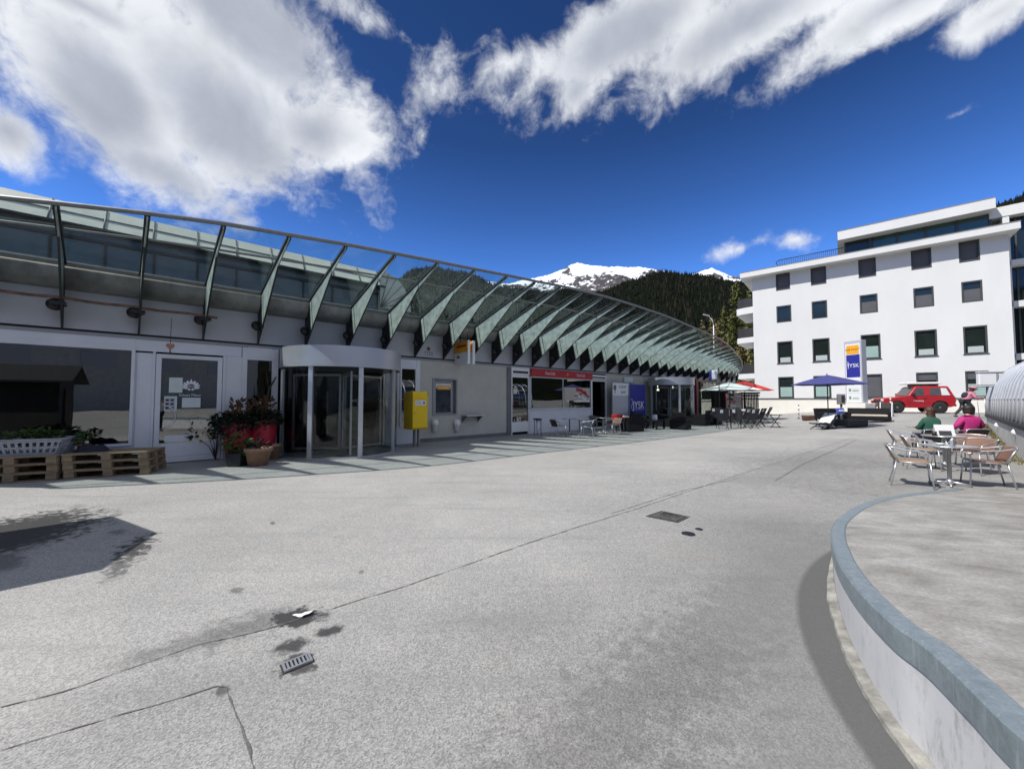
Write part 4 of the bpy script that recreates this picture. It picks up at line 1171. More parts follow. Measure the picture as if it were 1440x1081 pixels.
def tall_planter(px, py, lab, seed, rt=.33, h=.98):
    P = G(px, py); root = empty('tall_planter', P, 0, lab, 'planter', 'tall red planters by the revolving door')
    lathe_pot([(rt * .62, 0), (rt * .7, .1), (rt, h), (rt, h + .015), (rt - .035, h + .015), (rt - .04, h - .06), (0, h - .06)], M['redpot'], root)
    mb = MB(); mb.lathe([(0, h - .055), (rt - .045, h - .055)], 20, cap=False); mb.build('soil', M['soil'], root)
    mb = MB(); leaves(mb, 900, (0, 0, h + .06), rt * 1.2, rt * 1.2, .24, .12, .35, seed, 0); leaves(mb, 420, (-.1, -.15, h - .05), rt * 1.0, rt * .9, .32, .1, .5, seed + 7, 0); leaves(mb, 120, (0, 0, h + .3), rt * .8, rt * .8, .3, .14, -.4, seed + 1, 1); mb.build('foliage', [M['leafdark'], M['leafred']], root)
    mb = MB(); r_ = random.Random(seed)
    for _ in range(14): a = r_.uniform(0, 6.28); q = r_.uniform(.1, .4); mb.tube([(0.05 * math.cos(a), .05 * math.sin(a), h - .05), (q * .6 * math.cos(a), q * .6 * math.sin(a), h + .25), (q * math.cos(a), q * math.sin(a), h + r_.uniform(.35, .6))], [.008, .006, .003], 5)
    mb.build('stem', M['twig'], root)
    return root


tall_planter(333, 648, 'tall red planter with bushy plants next to the glazed entrance door', 11, .34, .93)
tall_planter(369, 645, 'tall red planter half hidden behind the terracotta pot by the revolving door', 21, .34, 1.0)
P = G(363, 654); root = empty('terracotta_pot', P, 0, 'round terracotta pot of soil in front of the red planters', 'flower pot')
lathe_pot([(.2, 0), (.27, .34), (.3, .34), (.3, .42), (.27, .42), (.255, .35), (0, .35)], M['terracotta'], root)
mb = MB(); mb.lathe([(0, .352), (.25, .352)], 20, cap=False); mb.build('soil', M['soil'], root)
mb = MB(); leaves(mb, 60, (0, 0, .46), .2, .2, .12, .12, 0, 41); mb.build('foliage', M['leafdark'], root)
P = G(385, 646); root = empty('terracotta_pot', P, 0, 'narrow terracotta pot squeezed between the red planter and the revolving door', 'flower pot')
lathe_pot([(.11, 0), (.15, .34), (.165, .34), (.165, .4), (.15, .4), (.14, .34), (0, .34)], M['terracotta'], root)
P = G(334, 655); root = empty('black_pot', P, 0, 'square black plastic pot standing in front of the left red planter', 'flower pot')
mb = MB()
for k in range(4): pass
mb.prism([(-.15, -.15), (.15, -.15), (.15, .15), (-.15, .15)], lambda x, y, h: (x * (1 + .25 * h / .32), y * (1 + .25 * h / .32), h), 0, .32); mb.build('pot', M['black'], root, bevel=.015)
mb = MB(); leaves(mb, 160, (0, 0, .5), .26, .26, .2, .16, .2, 51); mb.build('foliage', M['leaf'], root)
# dark leafy shrub before the door and leaning dead branch
P = G(303, 646); root = empty('dark_shrub', P, 0, 'loose dark leafed shrub in front of the glazed door beside the red planter', 'shrub')
mb = MB(); r_ = random.Random(5); tipsv = []
for _ in range(12):
    a = r_.uniform(0, 6.28); q = r_.uniform(.1, .42); tp = Vector((q * math.cos(a) - .15, q * math.sin(a), r_.uniform(.6, 1.15))); mb.tube([(0, 0, 0), (tp.x * .3, tp.y * .3, tp.z * .55), tp], [.012, .008, .004], 5); tipsv.append(tp)
mb.build('stem', M['twig'], root)
mb = MB()
for k, tp in enumerate(tipsv): leaves(mb, 26, tuple(tp), .12, .12, .14, .085, .1, 60 + k)
mb.build('foliage', M['leafdark'], root)
P = FW(U(366), .25, 0)
root = empty('dead_branch', P, TH, 'dark bare branch leaning against the narrow window behind the planters', 'branch')
tx, tz = FP(385, 530, .15); bx, bz = U(366), .5
mb = MB(); mb.tube([(-.15, 0, .3), (.0, 0, .9), (.12, .03, 1.3), (tx - bx - .12, .04, tz - .35), (tx - bx + .05, .06, tz)], [.04, .035, .03, .028, .015], 7); mb.tube([(.1, .03, 1.25), (-.1, .0, 1.7), (-.12, 0, 1.95)], [.02, .014, .006], 6); mb.tube([(tx - bx - .12, .04, tz - .35), (tx - bx - .2, 0, tz + .1)], [.018, .006], 6); mb.build('limb', M['twig'], root)

# letter box
P = G(584, 628); root = empty('letter_box', P, TH, 'yellow letter box on two posts beside the revolving door', 'letter box')
zb0, zb1 = .58, 1.83
mb = MB(); wl, dl = .27, .32; poly = [(-dl, zb0 + .05), (-dl + .05, zb0), (dl, zb0), (dl, zb1 - .12), (-dl + .0, zb1), (-dl, zb1 - .02)]
mb.prism([(-dl, zb0 + .06), (-dl + .06, zb0), (dl, zb0), (dl, zb1 - .03), (-dl + .08, zb1), (-dl, zb1 - .06)], lambda p, q, h: (h, p, q), -wl, wl); mb.build('body', M['yellow'], root, bevel=.02, seg=2)
mb = MB(); mb.box(-wl - .01, wl + .01, -dl - .02, dl, zb1 - .28, zb1 - .23); mb.box(-.17, .17, -dl - .012, -dl, zb1 - .22, zb1 - .15); mb.build('flap', M['yellow'], root, bevel=.006)
mb = MB(); mb.box(-.19, .19, -dl - .008, -dl, zb1 - .46, zb1 - .3); lab_ = mb.build('label_plate', M['signwhite'], root)
mb = MB()
for k in range(4): mb.box(-.16, .04, -dl - .0105, -dl - .008, zb1 - .34 - k * .028, zb1 - .332 - k * .028)
mb.box(.09, .16, -dl - .0105, -dl - .008, zb1 - .42, zb1 - .34); mb.build('print', M['plinth'], root)
mb = MB(); mb.lathe([(.018, 0), (.018, .012)], 10); o = mb.build('lock', M['plinth'], root, (-.2, -dl, zb1 - .7)); o.rotation_euler.x = R(90)
for x in (-.05, .1):
    mb = MB(); mb.box(x - .03, x + .03, -.03, .03, 0, zb0); mb.build('post', M['plinth'], root)
# hanging post sign
sx = U(648.5, .5, 495); root = empty('hanging_sign', FW(sx, .5, 3.3), TH, 'orange and white double sided sign box hanging under the canopy fins', 'sign')
zs1, zs0, zsm = FP(650, 480.5, .5)[1] - 3.3, FP(650, 512, .5)[1] - 3.3, FP(650, 496, .5)[1] - 3.3
y0, y1 = -.42, .46
for x in (0, .22):
    mb = MB(); mb.box(x, x + .1, y0, y1, zsm, zs1); mb.build('upper_panel', M['orange'], root, bevel=.005)
    mb = MB(); mb.box(x, x + .1, y0, y1, zs0, zsm - .002); mb.build('lower_panel', M['signwhite'], root, bevel=.005)
    mb = MB(); mb.box(x - .004, x + .104, y0 - .03, y0, zs0 - .01, zs1 + .01); mb.build('edge_strip', M['white'], root)
mb = MB(); mb.box(-.004, 0, y0 + .1, y1 - .15, zs1 - .22, zs1 - .14); mb.build('stripe', M['signred'], root)
Ms = Matrix.Translation((-.003, .18, zs0 + .3)) @ Matrix.Rotation(R(-90), 4, 'Z') @ Matrix.Rotation(R(90), 4, 'X')
mb = MB(Ms); mb.prism([(-.1, -.07), (0.1, -.07), (.1, .0), (-.02, .0), (-.1, .09)], lambda x, y, h: (x, y, h), 0, .004); mb.build('symbol', M['plinth'], root)
mb = MB(); mb.tube([(.16, -.2, zs1), (.16, -.2, 1.0)], .02, 6); mb.tube([(.16, .3, zs1), (.16, .3, .9)], .02, 6); mb.build('hanger', M['blackmetal'], root)
# ------------------------------------------------------------------ cafe furniture
def make_chair(seatm, backm, name='bistro_chair'):
    """aluminium tube armchair with woven seat and wrap-round back; faces local -y"""
    root = empty(name, (0, 0, 0), 0, 'x', 'chair')
    fr = MB(); r = .0125
    def bp(s, f): return (.25 * s * (1 + .04 * f), .17 + .055 * (1 - s * s) + .12 * f, .45 + .255 * f + .015 * (1 - s * s) * f)
    for sx in (-1, 1):
        x = .25 * sx
        fr.tube([(x, -.235, .45), (x * 1.05, -.245, .56), (x * 1.1, -.21, .615), (x * 1.12, -.1, .64), (x * 1.1, .1, .66), (x * 1.06, .23, .692), bp(sx, 1)], r, 7)
        fr.tube([bp(sx, -.02), bp(sx, .5), bp(sx, 1)], r, 7)
    fr.tube([bp(-1 + k / 6, 1.02) for k in range(13)], r, 7)
    fr.tube([(-.225, -.23, .44), (.225, -.23, .44), (.225, .2, .43), (-.225, .2, .43)], r, 7, closed=True)
    fr.build('frame', M['alu'], root)
    for sx in (-1, 1):
        mb = MB(); mb.tube([(.225 * sx, -.225, .46), (.24 * sx, -.24, .25), (.262 * sx, -.26, 0)], r, 7); mb.build('leg', M['alu'], root)
        mb = MB(); mb.tube([(.22 * sx, .19, .46), (.235 * sx, .225, .25), (.262 * sx, .275, 0)], r, 7); mb.build('leg', M['alu'], root)
    mb = MB(); vs = []; fs = []
    for i in range(7):
        for j in range(7):
            u, v = i / 6 * 2 - 1, j / 6 * 2 - 1
            vs.append((u * .225, -.01 + v * .22, .455 - .02 * (1 - u * u) * (1 - v * v) - .01 * v))
            if i and j: fs.append(((i - 1) * 7 + j - 1, i * 7 + j - 1, i * 7 + j, (i - 1) * 7 + j))
    mb.add(vs, fs, 0, True); o = mb.build('seat', seatm, root); s_ = o.modifiers.new('s', 'SOLIDIFY'); s_.thickness = .018
    mb = MB(); vs = []; fs = []; n = 13
    for k in range(n):
        for j in range(6): vs.append(bp(-.98 + 1.96 * k / (n - 1), j / 5))
        if k:
            for j in range(5): fs.append((6 * k - 6 + j, 6 * k + j, 6 * k + j + 1, 6 * k - 5 + j))
    mb.add(vs, fs, 0, True); o = mb.build('backrest', backm, root); s_ = o.modifiers.new('s', 'SOLIDIFY'); s_.thickness = .014
    return root


def make_table(top, rad=.35, h=.72, name='bistro_table'):
    root = empty(name, (0, 0, 0), 0, 'x', 'table')
    mb = MB(); mb.lathe([(0, h - .022), (rad - .01, h - .022), (rad, h - .012), (rad, h - .003), (rad - .006, h), (rad * .9, h - .002), (0, h - .002)], 32); mb.build('tabletop', top, root)
    mb = MB(); mb.lathe([(.03, .03), (.03, h - .03), (.09, h - .024)], 14); mb.build('column', M['alu'], root)
    mb = MB()
    for k in range(4):
        a = R(45 + 90 * k); mb.tube([(0, 0, .06), (.14 * math.cos(a), .14 * math.sin(a), .05), (.27 * math.cos(a), .27 * math.sin(a), .02)], [.024, .02, .016], 7)
    mb.lathe([(.055, .02), (.05, .09), (.03, .11)], 12); mb.build('base', M['alu'], root)
    return root


ch_t = make_chair(M['tanwicker'], M['tanwicker'])
ch_b = make_chair(M['wicker'], M['wicker'])
ch_d = make_chair(M['darkwicker'], M['darkwicker'])
used = set()


def chair(src, P, face, label, group):
    """face: world direction the sitter looks"""
    rz = math.atan2(face[1], face[0]) + R(90)
    if src.name not in used:
        used.add(src.name); src.location = P; src.rotation_euler.z = rz; src['label'] = label; src['group'] = group; return src
    return dup(src, P, rz, label, group)


def gp(x, y): return Vector((x, y, gz(x, y)))


NG = 'aluminium bistro chairs on the ramp side'
tA = gp(7.95, 7.05); tB = gp(10.05, 9.0)
chair(ch_t, gp(7.25, 7.05), (.74, -.67), 'tan woven chair turned sideways at the nearest round table, on its street side', NG)
chair(ch_b, gp(8.56, 7.0), (-.8, .6), 'brown woven armchair nearest the ramp wall with its back to the low white wall', NG)
chair(ch_t, gp(9.25, 8.75), (.78, -.62), 'tan woven chair beside the round table that carries the menu card', NG)
chair(ch_b, gp(9.75, 8.2), (-.96, -.2), 'brown woven armchair just behind the one nearest the ramp', NG)
chair(ch_b, gp(10.75, 9.05), (-.75, -.66), 'brown woven armchair right of the menu card, farthest of the empty brown ones', NG)
chair(ch_t, gp(10.55, 10.4), (.74, -.66), 'tan woven chair left of the sitter in the green jacket', NG)
chair(ch_d, gp(11.85, 10.95), (.35, .95), 'dark woven chair in which the person in green sits', NG)
chair(ch_d, gp(12.95, 10.95), (.2, .98), 'dark woven chair in which the person in magenta sits', NG)
tb = make_table(M['steel'], .37); tb.location = tA; tb['label'] = 'nearest round steel bistro table with an ashtray on it'; tb['group'] = 'round bistro tables'
t2 = dup(tb, tB, .3, 'round steel bistro table carrying the white menu card', 'round bistro tables')
t3 = dup(tb, gp(12.7, 11.95), .2, 'round steel bistro table in front of the two seated people', 'round bistro tables')
# on the tables
root = empty('ashtray', tA + Vector((-.03, .1, .72)), 0, 'pale glass ashtray lying on the nearest bistro table', 'ashtray')
mb = MB(); mb.lathe([(0, .001), (.055, .001), (.06, .03), (.05, .03), (.046, .01), (0, .01)], 16); mb.build('bowl', M['paper'], root)
root = empty('napkin_holder', tA + Vector((.14, .05, .72)), .4, 'small chrome napkin holder beside the ashtray', 'holder')
mb = MB(); mb.box(-.05, .05, -.025, .025, .0, .09); mb.build('body', M['steel'], root, bevel=.006); mb = MB(); mb.box(-.045, .045, -.015, .015, .09, .11); mb.build('napkins', M['white_cloth'], root)
root = empty('menu_card', tB + Vector((-.05, -.05, .72)), -.35, 'white folded menu card with a dark picture on the second bistro table', 'menu card')
mb = MB(); mb.prism([(-.07, 0), (-.064, 0), (0, .24), (.064, 0), (.07, 0), (.003, .255), (-.003, .255)], lambda p, q, h: (h, p, q), -.17, .17); mb.build('card', M['white'], root)
mb = MB(); mb.add([(-.11, -.0715, .01), (.11, -.0715, .01), (.11, -.04, .115), (-.11, -.04, .115)], [(0, 1, 2, 3)]); mb.build('picture', M['grey_fabric'], root)
root = empty('black_cup', tB + Vector((-.3, -.08, .72)), 0, 'small black cup on the table with the menu card', 'cup')
mb = MB(); mb.lathe([(0, 0), (.035, 0), (.045, .1), (.04, .1), (.03, .01), (0, .01)], 14); mb.build('bowl', M['black'], root)

# kebab terrace
KG = 'bistro chairs in front of the kebab window'
def facing(k): return (TV * k[0] + NV * k[1])[:2]
chair(ch_d, G(785, 613.5), facing((1, .25)), 'dark woven chair at the left end of the kebab terrace', KG)
chair(ch_d, G(827, 614), facing((-.5, -1)), 'dark woven chair with its back to the square between the two kebab tables', KG)
chair(ch_b, G(862, 611), facing((-1, -.3)), 'brown woven chair at the right end of the kebab terrace', KG)
chair(ch_d, G(779, 606), facing((.5, 1)), 'dark woven chair against the panel under the kebab window, left of the tables', KG)
chair(ch_d, G(838, 604), facing((0, 1)), 'dark woven chair against the panel under the kebab window, between the tables', KG)
chair(ch_b, G(874, 606), facing((-1, .1)), 'brown woven chair right of the kebab tables by the white banner', KG)
dup(tb, G(801, 611), .2, 'round bistro table under the kebab window, left of three', 'round bistro tables')
dup(tb, G(815, 612), .5, 'round bistro table under the kebab window, middle of three', 'round bistro tables')
dup(tb, G(849, 608.5), .9, 'round bistro table under the kebab window, right of three', 'round bistro tables')
P = G(756, 612); root = empty('ashtray_stand', P, 0, 'black topped ashtray stand with white cylinder beside the narrow kebab door', 'ashtray stand')
mb = MB(); mb.lathe([(.19, .68), (.2, .7), (.2, .73), (.0, .74)], 18); mb.build('top', M['black'], root)
mb = MB(); mb.lathe([(.09, .22), (.1, .24), (.1, .68)], 16, (.03, 0, 0)); mb.build('cylinder', M['signwhite'], root)
for k in range(3):
    a = R(90 + 120 * k); mb = MB(); mb.tube([(.16 * math.cos(a), .16 * math.sin(a), .68), (.17 * math.cos(a), .17 * math.sin(a), 0)], .014, 6); mb.build('leg', M['blackmetal'], root)

# banners
def banner(px0, px1, py0, py1, a, name, label, mtl):
    u0, z1 = FP(px0, py0, a); u1, _ = FP(px1, py0, a); z0 = FP(px0, py1, a)[1]
    root = empty(name, FW((u0 + u1) / 2, a, 0), TH, label, 'banner'); w_ = (u1 - u0) / 2
    mb = MB(); mb.box(-w_, w_, -.015, .015, z0, z1); mb.build('panel', mtl, root, bevel=.004)
    for sx in (-1, 1):
        mb = MB(); mb.box(sx * w_ - .02, sx * w_ + .02, .016, .05, 0, z1 - .02); mb.box(sx * w_ - .03, sx * w_ + .03, -.25, .25, 0, .03); mb.build('post', M['alu'], root)
    return root, w_, z0, z1


root, w_, z0, z1 = banner(861, 885, 537.5, 594, .5, 'kebab_banner', 'white upright banner with black letters beside the kebab terrace', M['signgrey'])
mb = MB(); mb.box(-w_ + .02, w_ - .02, -.019, -.0155, z1 - .72, z1 - .03); mb.build('header', M['signwhite'], root)
text_mesh('KEBAP', .25, face_out(.13, -.0195, z1 - .24), M['black'], 'lettering', root, .001, sx=1.05)
text_mesh('BAR', .25, face_out(.2, -.0195, z1 - .54), M['black'], 'lettering', root, .001, sx=1.1)
mb = MB(face_out(-w_ + .22, -.0195, z1 - .36)); mb.prism([(-.13, .2), (.12, .22), (.14, .05), (.05, -.1), (.03, -.27), (-.02, -.27), (-.03, -.1), (-.14, .02)], lambda x, y, h: (x, y, h), 0, .003); mb.build('kebab_picture', M['wicker'], root)
mb = MB()
for k in range(1): mb.box(-w_ + .06, w_ - .06, -.018, -.0155, z0 + .45, z0 + .46); mb.box(-w_ + .06, w_ - .06, -.018, -.0155, z0 + .75, z0 + .755)
mb.build('rule', M['plinth'], root)
root, w_, z0, z1 = banner(885.5, 907, 540, 594, .6, 'blue_banner', 'dark blue upright banner with white letters beside the white banner', M['signblue'])
text_mesh('JYSK', .62, face_out(.08, -.017, z0 + (z1 - z0) * .44), M['signwhite'], 'lettering', root, .002, sx=1.05)
mb = MB(face_out(0, -.017, 0)); mb.box(-.3, w_ - .1, z0 + (z1 - z0) * .325, z0 + (z1 - z0) * .335, 0, .003) if False else mb.box(-.35, w_ - .12, z0 + (z1 - z0) * .325, z0 + (z1 - z0) * .337, 0, .003)
mb.build('rule', M['signgrey'], root)
zc = z0 + (z1 - z0) * .47
mb = MB(); mb.tube([(-w_ + .05, -.018, zc + .28), (-w_ + .2, -.018, zc + .3), (-w_ + .3, -.018, zc + .16), (-w_ + .2, -.018, zc - .02), (-w_ + .12, -.018, zc - .12), (-w_ + .2, -.018, zc - .32)], .014, 5); mb.build('logo', M['signwhite'], root)
P = FP(884, 534.5, .12); w2 = FP(890, 534.5, .12)[0] - P[0]
root = empty('wall_sign', FW(P[0], .12, P[1]), TH, 'small pale sign plate on the beige wall above the two banners', 'sign'); mb = MB(); mb.box(-w2, w2, -.015, .1, -.16, .16); mb.build('plate', M['paper'], root, bevel=.01)
P = FP(869, 590, 1.3)
root = empty('red_crate', G(868, 607), TH, 'dark red box under the white banner behind the brown chair', 'box'); mb = MB(); mb.box(-.28, .28, -.15, .15, .55, .85); mb.build('body', M['signred'], root, bevel=.02)
mb = MB()
for x in (-.22, .22):
    for y in (-.1, .1): mb.tube([(x, y, 0), (x, y, .55)], .02, 6)
mb.build('leg', M['blackmetal'], root)

# black rattan armchairs and table before the far door
def make_rattan():
    root = empty('rattan_armchair', (0, 0, 0), 0, 'x', 'armchair', 'black rattan armchairs before the far revolving door')
    mb = MB(); mb.box(-.42, .42, -.4, .4, .03, .4); mb.build('base', M['rattan'], root, bevel=.02)
    for s in (-1, 1):
        mb = MB(); mb.prism([(-.4, .401), (.4, .401), (.42, .72), (-.34, .64), (-.4, .6)], lambda p, q, h: (h, p, q), s * .42 - (.14 if s > 0 else 0), s * .42 + (.14 if s < 0 else 0)); mb.build('armrest', M['rattan'], root, bevel=.02)
    mb = MB(); mb.prism([(.26, .401), (.4, .401), (.5, .9), (.38, .92)], lambda p, q, h: (h, p, q), -.278, .278); mb.build('backrest', M['rattan'], root, bevel=.02)
    mb = MB(); mb.box(-.275, .275, -.38, .25, .402, .5); mb.build('cushion', M['grey_fabric'], root, bevel=.03, seg=2)
    return root


ra = make_rattan()
def put(o, P, rz, label, group=None):
    o.location = P; o.rotation_euler.z = rz; o['label'] = label
    if group: o['group'] = group
    return o
put(ra, G(889, 606.5), TH + R(150), 'black rattan armchair with its back to the square beside the blue banner')
dup(ra, G(901, 601), TH + R(20), 'black rattan armchair against the facade right below the blue banner')
dup(ra, G(957, 603.5), TH + R(95), 'black rattan armchair at the right of the low table before the far door')
dup(ra, G(935, 599.5), TH + R(10), 'black rattan armchair with its back to the glass of the far door')
dup(ra, G(986, 598), TH + R(180), 'black rattan armchair just right of the red post')
dup(ra, G(1002, 597), TH + R(185), 'black rattan armchair under the white parasol, next to the folding chairs')
P = G(921, 603); root = empty('rattan_table', P, TH, 'low black rattan table between the armchairs before the far door', 'table')
mb = MB(); mb.box(-.45, .45, -.35, .35, .42, .48); mb.build('tabletop', M['rattan'], root, bevel=.015)
for x in (-.4, .4):
    for y in (-.3, .3): mb = MB(); mb.box(x - .04, x + .04, y - .04, y + .04, 0, .42); mb.build('leg', M['rattan'], root)
root = empty('table_lantern', P + Vector((0, 0, .48)), TH, 'small white lantern standing on the low rattan table', 'lantern'); mb = MB(); mb.box(-.1, .1, -.1, .1, 0, .26); mb.build('body', M['signwhite'], root, bevel=.015); mb = MB(); mb.tube([(-.08, 0, .26), (-.05, 0, .36), (.05, 0, .36), (.08, 0, .26)], .008, 5); mb.build('handle', M['blackmetal'], root)
P = FW(U(978.5, .35), .35); root = empty('red_post', P, TH, 'tall dark red post right of the far revolving door', 'post')
mb = MB(); mb.box(-.11, .11, -.11, .11, 0, 3.1); mb.build('shaft', M['redpost'], root, bevel=.01); mb = MB(); mb.box(-.16, .16, -.16, .16, 0, .08); mb.build('foot', M['blackmetal'], root)

# folding garden chairs
def make_folding():
    root = empty('folding_chair', (0, 0, 0), 0, 'x', 'folding chair', 'dark folding garden chairs under the parasols')
    for s in (-1, 1):
        mb = MB(); mb.tube([(.25 * s, -.28, 0), (.25 * s, .1, .45), (.25 * s, .38, 1.08)], .016, 6); mb.build('leg', M['blackmetal'], root)
        mb = MB(); mb.tube([(.22 * s, .3, 0), (.22 * s, -.25, .48)], .016, 6); mb.build('leg', M['blackmetal'], root)
        mb = MB(); mb.tube([(.26 * s, .2, .64), (.27 * s, -.25, .66)], .018, 6); mb.build('armrest', M['blackmetal'], root)
    mb = MB(); mb.add([(-.24, -.26, .46), (.24, -.26, .46), (.24, .12, .43), (-.24, .12, .43)], [(0, 1, 2, 3)]); o = mb.build('seat', M['slat'], root); s_ = o.modifiers.new('s', 'SOLIDIFY'); s_.thickness = .02
    mb = MB(); mb.add([(-.24, .11, .48), (.24, .11, .48), (.24, .37, 1.07), (-.24, .37, 1.07)], [(0, 1, 2, 3)]); o = mb.build('backrest', M['grey_fabric'], root); s_ = o.modifiers.new('s', 'SOLIDIFY'); s_.thickness = .02
    mb = MB(); mb.cbox((.1, .36, .93), (.14, .012, .17), 0, 0, R(-22)); mb.build('white_tag', M['signwhite'], root)
    return root


fc = make_folding()
def rzf(dx, dy): return math.atan2(dy, dx) + R(90)
put(fc, G(1016, 602.5), rzf(.3, 1), 'dark folding chair with white tag at the left end of the parasol terrace')
dup(fc, G(1035, 602), rzf(.5, .9), 'dark folding chair with white tag under the middle of the white parasol')
dup(fc, G(1048, 600.5), rzf(-.2, 1), 'dark folding chair before the table of white tableware')
dup(fc, G(1066, 600), rzf(-.5, .9), 'dark folding chair turned half left beside the crossed leg table')
dup(fc, G(1024, 594), rzf(1, -.3), 'dark folding chair half hidden in front of the poster board')
dup(fc, G(1060, 594), rzf(.2, -1), 'dark folding chair in the back row in front of the dark slatted fence')
dup(fc, G(1008, 598), rzf(.6, .8), 'dark folding chair nearest the flag pole')
dup(fc, G(1042, 597), rzf(.9, .3), 'dark folding chair turned sideways under the middle of the white parasol')
dup(fc, G(1056, 602.5), rzf(-.1, 1), 'dark folding chair in the front row near the crossed leg table, back to the square')
dup(fc, G(1076, 595), rzf(-.9, .3), 'dark folding chair behind the crossed leg table facing left')
def folding_table(P, rz, lab):
    root = empty('folding_table', P, rz, lab, 'folding table', 'folding tables under the parasols')
    mb = MB(); mb.box(-.6, .6, -.38, .38, .7, .73); mb.build('tabletop', M['slat'], root, bevel=.008)
    for s in (-1, 1):
        for k in (-1, 1): mb = MB(); mb.tube([(s * .5, k * .32, 0), (s * .5, -k * .32, .7)], .02, 6); mb.build('leg', M['blackmetal'], root)
    return root
folding_table(G(1080, 600.5), rzf(1, .2), 'dark folding table with crossed legs at the right edge of the terrace')
tP = G(1047, 596); folding_table(tP, rzf(.2, 1), 'dark folding table covered with white things under the red parasol')
for k in range(4):
    q = tP + Vector((rnd.uniform(-.3, .3), rnd.uniform(-.45, .45), .732)); root = empty('tableware', q, rnd.random(), 'white bowl on the dark folding table under the red parasol', 'bowl', 'white tableware under the red parasol'); mb = MB(); mb.lathe([(0, 0), (.07, 0), (.15, .12), (.17, .2), (.16, .2), (.13, .1), (0, .02)], 12); mb.build('bowl', M['white'], root)


def parasol(P, rad, ze, za, mtl, label, nseg=8, name='parasol', tilt=0.0, rot=0.0):
    root = empty(name, P, rot, label, 'parasol')
    mb = MB(); vs = [(0, 0, za)]; fs = []; rings = 5; per = nseg * 4
    for j in range(1, rings + 1):
        f = j / rings
        for k in range(per):
            a = 2 * math.pi * k / per; seg = (k % 4) / 4; sc = math.cos(math.pi / nseg) / math.cos((seg - .5) * 2 * math.pi / nseg)
            sag = -.05 * f * (1 - abs(seg - .5) * 2) * rad * .3
            rr = rad * f * sc; vs.append((rr * math.cos(a), rr * math.sin(a), za + (ze - za) * (f ** 1.08) + sag))
    for k in range(per): fs.append((0, 1 + k, 1 + (k + 1) % per))
    for j in range(rings - 1):
        for k in range(per): l = (k + 1) % per; b = 1 + j * per; fs.append((b + k, b + per + k, b + per + l, b + l))
    mb.add(vs, fs); o = mb.build('canopy', mtl, root); s_ = o.modifiers.new('s', 'SOLIDIFY'); s_.thickness = .008
    for k in range(nseg):
        a = 2 * math.pi * k / nseg; mb = MB(); mb.tube([(0, 0, za - .04), (rad * .97 * math.cos(a), rad * .97 * math.sin(a), ze - .02)], .012, 5); mb.build('rib', M['blackmetal'], root)
    mb = MB(); mb.tube([(0, 0, .04), (0, 0, za + .06)], .025, 8); mb.build('pole', M['blackmetal'], root)
    mb = MB(); mb.lathe([(.3, 0), (.3, .06), (.06, .09), (.04, .25)], 16); mb.build('base', M['blackmetal'], root)
    return root


def gat(px, py, Y):
    A = AT(px, py, Y); return Vector((A.x, A.y, gz(A.x, A.y)))


Pw = gat(1026, 560, 26.5); parasol(Pw, 1.95, AT(1026, 548.5, 26.5).z - Pw.z, AT(1023, 537.5, 26.5).z - Pw.z, M['whiteumb'], 'wide white parasol over the dark folding chairs', 8, rot=.2)
Pr = gat(1047, 560, 30.5); parasol(Pr, 2.0, AT(1047, 549, 30.5).z - Pr.z, AT(1047, 535.5, 30.5).z - Pr.z, M['redumb'], 'red parasol rising behind the white parasol', 8, rot=.3)
Pb = gat(1164, 560, 20.3); parasol(Pb, 1.66, AT(1164, 540.5, 20.3).z - Pb.z, AT(1161, 527, 20.3).z - Pb.z, M['blueumb'], 'blue parasol over the lounge sofas in front of the apartment block', 6, rot=.15)
# flag
P = gat(1011.5, 560, 25); root = empty('flag', P, 0, 'blue and white flag on a thin dark pole before the canopy end', 'flag')
zt = AT(1011.5, 517, 25).z - P.z
mb = MB(); mb.tube([(0, 0, 0), (0, 0, zt)], .03, 6); mb.lathe([(.2, 0), (.2, .06), (.04, .08)], 12); mb.build('pole', M['blackmetal'], root)
mb = MB(); vs = []; fs = []
for i in range(12):
    for j in range(6):
        x = -.05 - i * .055; z = zt - .1 - j * .13 - .012 * i; vs.append((x, .08 * math.sin(i * .9 + j * .3), z))
        if i and j: fs.append(((i - 1) * 6 + j - 1, i * 6 + j - 1, i * 6 + j, (i - 1) * 6 + j))
mb.add(vs, fs, 0, True); 
for k in range(len(mb.f)): mb.m[k] = 1 if (k // 5) > 6 else 0
o = mb.build('cloth', [M['signwhite'], M['flagblue']], root); s_ = o.modifiers.new('s', 'SOLIDIFY'); s_.thickness = .006
# poster board, dark slatted fence, dark kiosk wall
P = gat(1032, 570, 30); root = empty('poster_board', P, -.3, 'pale poster board with a map picture standing behind the folding chairs', 'poster board')
hw = 10.2 * 30 / 541; z0, z1 = AT(1032, 574, 30).z - P.z, AT(1032, 552, 30).z - P.z
mb = MB(); mb.box(-hw, hw, -.03, .03, z0, z1); mb.build('board', M['beige_fabric'], root)
mb = MB(); r_ = random.Random(4)
for k in range(16): mb.cbox((r_.uniform(-hw * .8, hw * .8), -.034, r_.uniform(z0 + .1, z1 - .1)), (r_.uniform(.06, .35), .004, r_.uniform(.05, .16)), k % 3, 0, 0, r_.uniform(-.6, .6))
mb.build('map_print', [M['signwhite'], M['leaf'], M['redumb']], root)
for x in (-hw, hw):
    mb = MB(); mb.box(x - .04, x + .04, -.04, .04, 0, z1 + .05); mb.build('post', M['redpost'], root)
P = gat(1052, 570, 31); root = empty('slatted_fence', P, -.3, 'dark slatted fence beneath the red parasol left of the apartment block', 'fence')
z1 = AT(1052, 553.5, 31).z - P.z
mb = MB()
for k in range(12): mb.box(-.55 + k * .11, -.47 + k * .11, -.02, .02, .1, z1)
